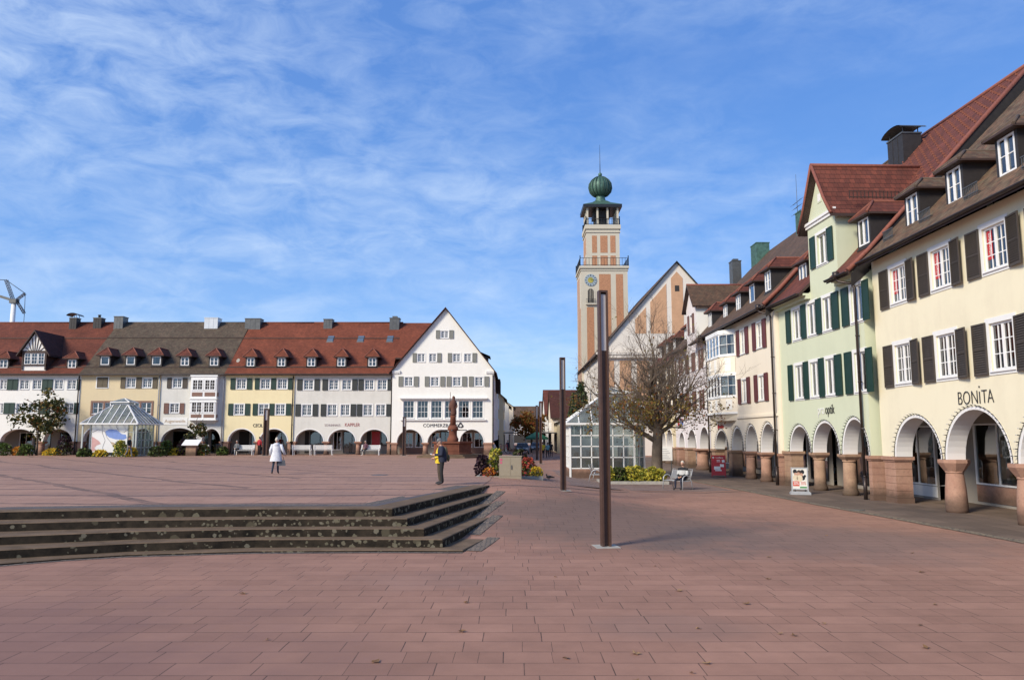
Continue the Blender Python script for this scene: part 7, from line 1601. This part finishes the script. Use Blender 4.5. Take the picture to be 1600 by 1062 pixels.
# ================================================================== people
def person(label, loc, rz, H, J, mats, seg, child=None, group=None, head_turn=0, head_pitch=0, hair=None, hat=None, hands='relaxed'):
    """J: joints of a 1.75 m figure facing -y; mats: skin, top, trousers, shoes; seg: bone -> material index"""
    t = thing('person', label, 'person', loc, rz, group); k = H / 1.75
    base = dict(pelvis=(0, 0, .96), waist=(0, .0, 1.10), chest=(0, 0, 1.30), neck=(0, .01, 1.47), head=(0, -.005, 1.55),
        shL=(.185, .01, 1.41), elL=(.235, .03, 1.13), wrL=(.245, -.06, .89), shR=(-.185, .01, 1.41), elR=(-.235, .03, 1.13), wrR=(-.245, -.06, .89),
        hiL=(.095, 0, .90), knL=(.10, -.02, .50), anL=(.10, .03, .10), toL=(.115, -.15, .035), hiR=(-.095, 0, .90), knR=(-.10, -.02, .50), anR=(-.10, .03, .10), toR=(-.115, -.15, .035))
    base.update(J)
    rad = dict(pelvis=.135, waist=.130, chest=.145, neck=.058, head=.058, shL=.068, elL=.048, wrL=.034, shR=.068, elR=.048, wrR=.034, hiL=.092, knL=.060, anL=.045, toL=.035, hiR=.092, knR=.060, anR=.045, toR=.035)
    names = list(base); idx = {n: i for i, n in enumerate(names)}
    E = [('pelvis', 'waist'), ('waist', 'chest'), ('chest', 'neck'), ('neck', 'head'), ('chest', 'shL'), ('shL', 'elL'), ('elL', 'wrL'), ('chest', 'shR'), ('shR', 'elR'), ('elR', 'wrR'), ('pelvis', 'hiL'), ('hiL', 'knL'), ('knL', 'anL'), ('anL', 'toL'), ('pelvis', 'hiR'), ('hiR', 'knR'), ('knR', 'anR'), ('anR', 'toR')]
    me = bpy.data.meshes.new('body_skeleton'); me.from_pydata([Vector(base[n]) * k for n in names], [(idx[a], idx[b]) for a, b in E], [])
    o = bpy.data.objects.new('body_skeleton', me); COL.objects.link(o); o.modifiers.new('skin', 'SKIN'); sb = o.modifiers.new('sub', 'SUBSURF'); sb.levels = 1; sb.render_levels = 1
    sv = me.skin_vertices[0].data
    for n in names: r = rad[n] * k; sv[idx[n]].radius = (r, r); sv[idx[n]].use_root = (n == 'pelvis')
    dg = bpy.context.evaluated_depsgraph_get(); dg.update(); bm_ = bpy.data.meshes.new_from_object(o.evaluated_get(dg)); bpy.data.objects.remove(o); bpy.data.meshes.remove(me)
    q = MB(); q.v = [tuple(v.co) for v in bm_.vertices]
    SG = [((Vector(base[a]) * k, Vector(base[b]) * k), (a, b)) for a, b in E]
    def near(c):
        best = (9, 0)
        for (a, b), nm in SG:
            d = b - a; tt = max(0, min(1, (c - a).dot(d) / d.length_squared)); l = (c - a - d * tt).length - min(rad[nm[0]], rad[nm[1]]) * .5
            if l < best[0]: best = (l, nm)
        a, b = best[1]
        if b in ('head',): return seg.get('neck', 0)
        if b.startswith('to'): return seg.get('foot', 3)
        if b[:2] in ('kn', 'an', 'hi'): return seg.get('leg', 2)
        if b == 'waist': return seg.get('hip', 1)
        if b.startswith('wr'): return seg.get('forearm', 1)
        return seg.get('torso', 1)
    for p in bm_.polygons: q.f.append(tuple(p.vertices)); q.m.append(near(p.center)); q.uv.append(None); q.sm.append(True)
    bpy.data.meshes.remove(bm_)
    # head with nose, chin, ears, eyes and mouth
    hc = Vector(base['head']) * k + Vector((0, -.012, .095)) * k; Rm = Matrix.Rotation(R(head_turn), 3, 'Z') @ Matrix.Rotation(R(head_pitch), 3, 'X'); hb = len(q.v)
    q.ball((0, 0, 0), (.076 * k, .096 * k, .122 * k), 0, 16, 12)
    for i in range(hb, len(q.v)):
        v = Vector(q.v[i])
        if v.z < -.03 * k and v.y < 0: v.x *= .86; v.y *= 1.05
        if v.y < -.06 * k and abs(v.x) < .03 * k and -.045 * k < v.z < .02 * k: v.y -= .020 * k
        q.v[i] = v
    for sx in (-1, 1):
        q.ball((sx * .078 * k, .005 * k, -.01 * k), (.012 * k, .024 * k, .034 * k), 0, 6, 5); q.ball((sx * .031 * k, -.086 * k, .012 * k), (.012 * k, .008 * k, .008 * k), 4, 6, 4)
    q.ball((0, -.092 * k, -.062 * k), (.024 * k, .008 * k, .006 * k), 5, 6, 4); q.tube([(0, -.09 * k, .01 * k), (0, -.118 * k, -.026 * k)], [.008 * k, .015 * k], 6, 0)
    for i in range(hb, len(q.v)): q.v[i] = tuple(hc + Rm @ Vector(q.v[i]))
    # hands: palm, four bent fingers and a thumb
    for s_ in ('L', 'R'):
        w = Vector(base['wr' + s_]) * k; e = Vector(base['el' + s_]) * k; d = (w - e).normalized(); sd = d.cross(Vector((0, 1, 0)));
        sd = sd.normalized() if sd.length > .2 else d.cross(Vector((1, 0, 0))).normalized(); nn = d.cross(sd).normalized()
        q.tube([w - d * .02 * k, w + d * .03 * k, w + d * .085 * k], [.028 * k, .036 * k, .034 * k], 8, 0)
        for f, (off, ln) in enumerate(((-.027, .062), (-.009, .074), (.009, .070), (.026, .055))):
            p = w + d * .08 * k + nn * off * k; q.tube([p, p + d * ln * .5 * k + sd * .006 * k, p + d * ln * .85 * k + sd * .026 * k], [.0095 * k, .009 * k, .007 * k], 5, 0)
        p = w + d * .03 * k - nn * .032 * k; q.tube([p, p - nn * .022 * k + d * .03 * k, p - nn * .024 * k + d * .058 * k + sd * .012 * k], [.012 * k, .011 * k, .008 * k], 5, 0)
    q.build('body', mats + [M['black'], plain('lip', (.30, .12, .10), .6)], t)
    if hair:
        h = MB(); hb = 0; h.ball((0, .012 * k, .022 * k), (.086 * k, .100 * k, .112 * k), 0, 14, 10)
        lim = hair[1]
        for i, v in enumerate(h.v):
            v = Vector(v)
            if v.y < -.03 * k and v.z < .05 * k: v.y = -.03 * k + (v.y + .03 * k) * .2; v.x *= .9
            if v.z < lim * k: v.z = lim * k
            h.v[i] = tuple(hc + Rm @ v)
        h.build('hair', hair[0], t)
    if hat:
        h = MB(); h.ball((0, .01 * k, .05 * k), (.092 * k, .108 * k, .088 * k), 0, 14, 8)
        for i, v in enumerate(h.v): h.v[i] = (v[0], v[1], max(v[2], .032 * k))
        b = len(h.v); h.lathe([(.02, .036 * k), (.072 * k, .030 * k), (.076 * k, .040 * k)], 14, 0, (0, -.085 * k), 1, 1.0)
        for i, v in enumerate(h.v): h.v[i] = tuple(hc + Rm @ Vector(v))
        h.build('cap', hat, t)
    return t, k, base
def garment(t, k, rings, mat, name='coat', n=20, wob=.0):
    q = MB(); b = 0
    for (z, rx, ry, cx, cy) in rings:
        for j in range(n):
            a = 2 * math.pi * j / n; w = 1 + wob * math.sin(a * 5 + z * 9); q.v.append(((cx + rx * w * math.cos(a)) * k, (cy + ry * w * math.sin(a)) * k, z * k))
    for i in range(len(rings) - 1):
        for j in range(n): q.f.append((i * n + j, i * n + (j + 1) % n, (i + 1) * n + (j + 1) % n, (i + 1) * n + j)); q.m.append(0); q.uv.append(None); q.sm.append(True)
    return q.build(name, mat, t)
def sleeve(t, k, pts, rads, mat):
    q = MB(); P = [Vector(p) * k for p in pts]; q.tube(P, [r * k for r in rads], 10); return q.build('sleeve', mat, t)
cl = lambda n, c, r=.85: plain('cloth_' + n, c, r, .18, 12, bump=.3)
skin = M['grip']; jeans = cl('jeans', (.022, .035, .062)); navy = cl('navy', (.016, .020, .040)); blk = cl('black', (.014, .014, .016)); wht = cl('white_coat', (.66, .67, .70)); grey = cl('grey', (.16, .165, .17)); yel = cl('yellow', (.72, .52, .03)); brn = cl('brown', (.07, .05, .035)); oli = cl('olive', (.11, .10, .055)); teal = cl('teal', (.16, .34, .36)); red_ = cl('red', (.45, .03, .04)); lg = cl('light_grey', (.48, .48, .46)); shoe = cl('shoe', (.025, .022, .022), .5)
silverhair = plain('silver_hair', (.55, .50, .42), .8, .2, 30); greyhair = plain('grey_hair', (.30, .28, .26), .8, .2, 30); dkhair = plain('dark_hair', (.03, .022, .016), .7, .2, 30)
ST = dict(neck=0, torso=1, hip=1, forearm=1, leg=2, foot=3)
# woman in the white coat walking away to the left
WJ = dict(elL=(.27, .06, 1.15), wrL=(.27, .02, .90), elR=(-.30, .02, 1.16), wrR=(-.40, -.06, .94), knL=(.12, .02, .49), anL=(.15, .15, .13), toL=(.17, .05, .03), knR=(-.06, -.10, .50), anR=(-.08, -.10, .10), toR=(-.09, -.28, .035))
t, k, J = person('woman with silver hair in a long white coat crossing the square', (-11.35, 37.4, pz(37.4) + .005), R(186), 1.73, WJ, [skin, wht, jeans, shoe], ST, hair=(silverhair, -.055))
garment(t, k, [(.62, .30, .22, 0, .02), (.80, .265, .19, 0, .015), (1.0, .225, .165, 0, .01), (1.12, .205, .155, 0, 0), (1.28, .22, .16, 0, 0), (1.40, .215, .135, 0, 0), (1.465, .13, .09, 0, .01), (1.50, .075, .07, 0, .01)], wht, 'coat', 24, .03)
garment(t, k, [(1.38, .13, .07, 0, .10), (1.44, .12, .09, 0, .085), (1.50, .095, .085, 0, .05), (1.47, .07, .06, 0, .04)], wht, 'hood', 16)
for s_ in 'LR': sleeve(t, k, [J['sh' + s_], J['el' + s_], J['wr' + s_]], [.085, .07, .058], wht)
bg_ = thing('handbag', 'grey handbag hanging from the left hand of the woman in white', 'handbag', (-11.35 - .33, 37.45, GZ + .42), R(15)); q = MB()
q.poly([(-.19, -.06, 0), (.19, -.06, 0), (.15, -.05, .26), (-.15, -.05, .26)]); q.poly([(.19, .06, 0), (-.19, .06, 0), (-.15, .05, .26), (.15, .05, .26)]); q.poly([(.19, -.06, 0), (.19, .06, 0), (.15, .05, .26), (.15, -.05, .26)]); q.poly([(-.19, .06, 0), (-.19, -.06, 0), (-.15, -.05, .26), (-.15, .05, .26)]); q.poly([(-.15, -.05, .26), (.15, -.05, .26), (.15, .05, .26), (-.15, .05, .26)]); q.poly([(-.19, .06, 0), (.19, .06, 0), (.19, -.06, 0), (-.19, -.06, 0)]); q.build('bag_body', cl('bag', (.10, .105, .115), .6), bg_)
q = MB(); q.tube([(-.10, 0, .25), (-.06, 0, .42), (.0, 0, .47), (.06, 0, .42), (.10, 0, .25)], .012, 6); q.build('strap', M['black'], bg_)
bg_.location = (-11.35 + .27, 37.4 - .02, GZ + .43)
# the man in navy with a cap, turned to the left, looking down at something in his hands
MJ = dict(chest=(0, -.03, 1.30), neck=(0, -.05, 1.46), head=(0, -.09, 1.53), shL=(.18, -.02, 1.40), shR=(-.18, -.02, 1.40), elL=(.22, -.03, 1.13), wrL=(.10, -.27, 1.13), elR=(-.22, -.03, 1.13), wrR=(-.10, -.27, 1.13), anL=(.10, .0, .10), anR=(-.12, .05, .10), toR=(-.14, -.13, .035), toL=(.12, -.18, .035))
t, k, J = person('man in navy jacket and grey cap looking down at his hands', (-2.55, 28.35, pz(28.35) + .005), R(-82), 1.68, MJ, [skin, navy, blk, shoe], ST, hair=(greyhair, -.03), hat=grey, head_pitch=28)
garment(t, k, [(.86, .20, .15, 0, .02), (1.0, .205, .165, 0, .02), (1.15, .20, .165, 0, 0), (1.30, .205, .16, 0, -.02), (1.40, .19, .125, 0, -.03), (1.47, .08, .075, 0, -.05)], navy, 'jacket', 22, .02)
for s_ in 'LR': sleeve(t, k, [J['sh' + s_], J['el' + s_], J['wr' + s_]], [.08, .066, .05], navy)
ph = tag(MB().build('folded_map', M['trim']), 'small pale folded paper held by the man in navy', 'paper')
q = MB(); q.box(-.09, .09, -.06, .06, 0, .012); ph.data = q.build('folded_map', M['trim'], mesh_only=True); ph.location = (-2.55 - .36, 28.4, pz(28.4) + 1.09); ph.rotation_euler = (R(10), R(25), 0)
t, k, J = person('companion in a yellow jacket and brown trousers hidden behind the man in navy', (-2.69, 28.9, pz(28.9) + .005), R(-75), 1.60, dict(wrL=(.12, -.22, 1.05), wrR=(-.12, -.22, 1.05)), [skin, yel, brn, shoe], ST, hair=(dkhair, -.05), head_pitch=15)
garment(t, k, [(.84, .20, .16, 0, -.02), (1.0, .21, .18, 0, -.02), (1.2, .20, .17, 0, 0), (1.38, .19, .13, 0, 0), (1.46, .09, .08, 0, 0)], yel, 'jacket', 20, .03)
bp_ = thing('backpack', 'olive backpack on the back of the companion in yellow', 'backpack', (-2.69 + .2, 28.87, pz(28.9) + .8), R(-75)); q = MB(); q.ball((0, 0, .30), (.15, .11, .28), 0, 12, 10); q.build('bag_body', oli, bp_); q = MB(); q.ball((0, .12, .16), (.11, .06, .13)); q.build('pocket', oli, bp_)
# seated figures
def sit(dx=0, lean=0.0): return dict(pelvis=(0, .06, .50), waist=(0, .07, .66), chest=(0, .06, .88), neck=(0, .05, 1.06), head=(0, .03, 1.14), shL=(.18, .06, 1.0), shR=(-.18, .06, 1.0), elL=(.25, .02, .74), elR=(-.25, .02, .74), wrL=(.07, -.24, .62), wrR=(-.07, -.25, .60),
    hiL=(.10, .02, .50), hiR=(-.10, .02, .50), knL=(.15, -.42, .50), knR=(-.15, -.42, .50), anL=(.14, -.38, .10), anR=(-.15, -.44, .10), toL=(.16, -.55, .035), toR=(-.17, -.61, .035))
t, k, J = person('old man in a black and pale grey sweater sitting on the silver bench', (BX + .05, BY - .02, .0), BRZ + R(16), 1.74, sit(), [skin, blk, navy, shoe], dict(ST), hair=(silverhair, .01), head_turn=10)
garment(t, k, [(.56, .20, .16, 0, .07), (.66, .215, .175, 0, .06), (.72, .21, .17, 0, .06)], blk, 'sweater_hem', 20); garment(t, k, [(.70, .222, .178, 0, .06), (.80, .22, .175, 0, .06), (.92, .215, .165, 0, .06)], lg, 'sweater_band', 20); garment(t, k, [(.91, .213, .163, 0, .06), (1.0, .20, .13, 0, .06), (1.06, .085, .08, 0, .05)], blk, 'sweater_yoke', 20)
for s_ in 'LR': e = Vector(J['sh' + s_]).lerp(Vector(J['el' + s_]), .4); sleeve(t, k, [J['sh' + s_], e], [.078, .07], blk); sleeve(t, k, [e, J['el' + s_], Vector(J['el' + s_]).lerp(Vector(J['wr' + s_]), .35)], [.074, .066, .06], lg); sleeve(t, k, [Vector(J['el' + s_]).lerp(Vector(J['wr' + s_]), .35), J['wr' + s_]], [.058, .046], blk)
person('dark dressed person sitting at the left end of the CECIL bench', (-25.75, 72.5, GZ + .02), R(-10), 1.72, sit(), [skin, grey, blk, shoe], ST, hair=(greyhair, -.02))
person('person in a pale top and dark trousers on the bench below the bay window', (-29.0, 72.6, GZ + .02), R(5), 1.7, sit(), [skin, lg, blk, shoe], ST, hair=(dkhair, -.06))
person('person in a plum top sitting under the right shoe shop arch', (-13.7, 72.4, GZ + .02), R(-15), 1.7, sit(), [skin, cl('plum', (.12, .05, .07)), blk, shoe], ST, hair=(greyhair, -.05))
STRIDE = dict(knL=(.10, -.16, .52), anL=(.10, -.22, .10), toL=(.11, -.39, .05), knR=(-.10, .05, .50), anR=(-.10, .30, .16), toR=(-.11, .20, .04), wrL=(.24, .14, .92), elL=(.23, .10, 1.13), wrR=(-.24, -.20, .93), elR=(-.23, -.02, 1.13))
person('man in a dark jacket and grey trousers striding past the mural kiosk', (-32.3, 65.4, GZ + .005), R(75), 1.76, STRIDE, [skin, blk, grey, shoe], ST, hair=(dkhair, -.02))
person('person in red standing by the first CECIL column', (-23.85, 73.2, GZ + .005), R(160), 1.68, {}, [skin, red_, blk, shoe], ST, hair=(dkhair, -.06))
person('pedestrian in a yellow jacket far down the street', (3.35, 84.5, 0), R(175), 1.76, STRIDE, [skin, yel, blk, shoe], ST, hair=(dkhair, -.02)); person('pedestrian in a teal jacket beside the yellow one far down the street', (3.9, 84.8, 0), R(185), 1.7, dict(STRIDE), [skin, teal, blk, shoe], ST, hair=(dkhair, -.06))
person('dark dressed pedestrian right of the teal one far down the street', (4.55, 90, 0), R(180), 1.74, STRIDE, [skin, blk, blk, shoe], ST, hair=(dkhair, -.02)); person('dark dressed pedestrian on the left side of the far street', (-.55, 101, 0.1), R(170), 1.75, STRIDE, [skin, navy, blk, shoe], ST, hair=(dkhair, -.02))
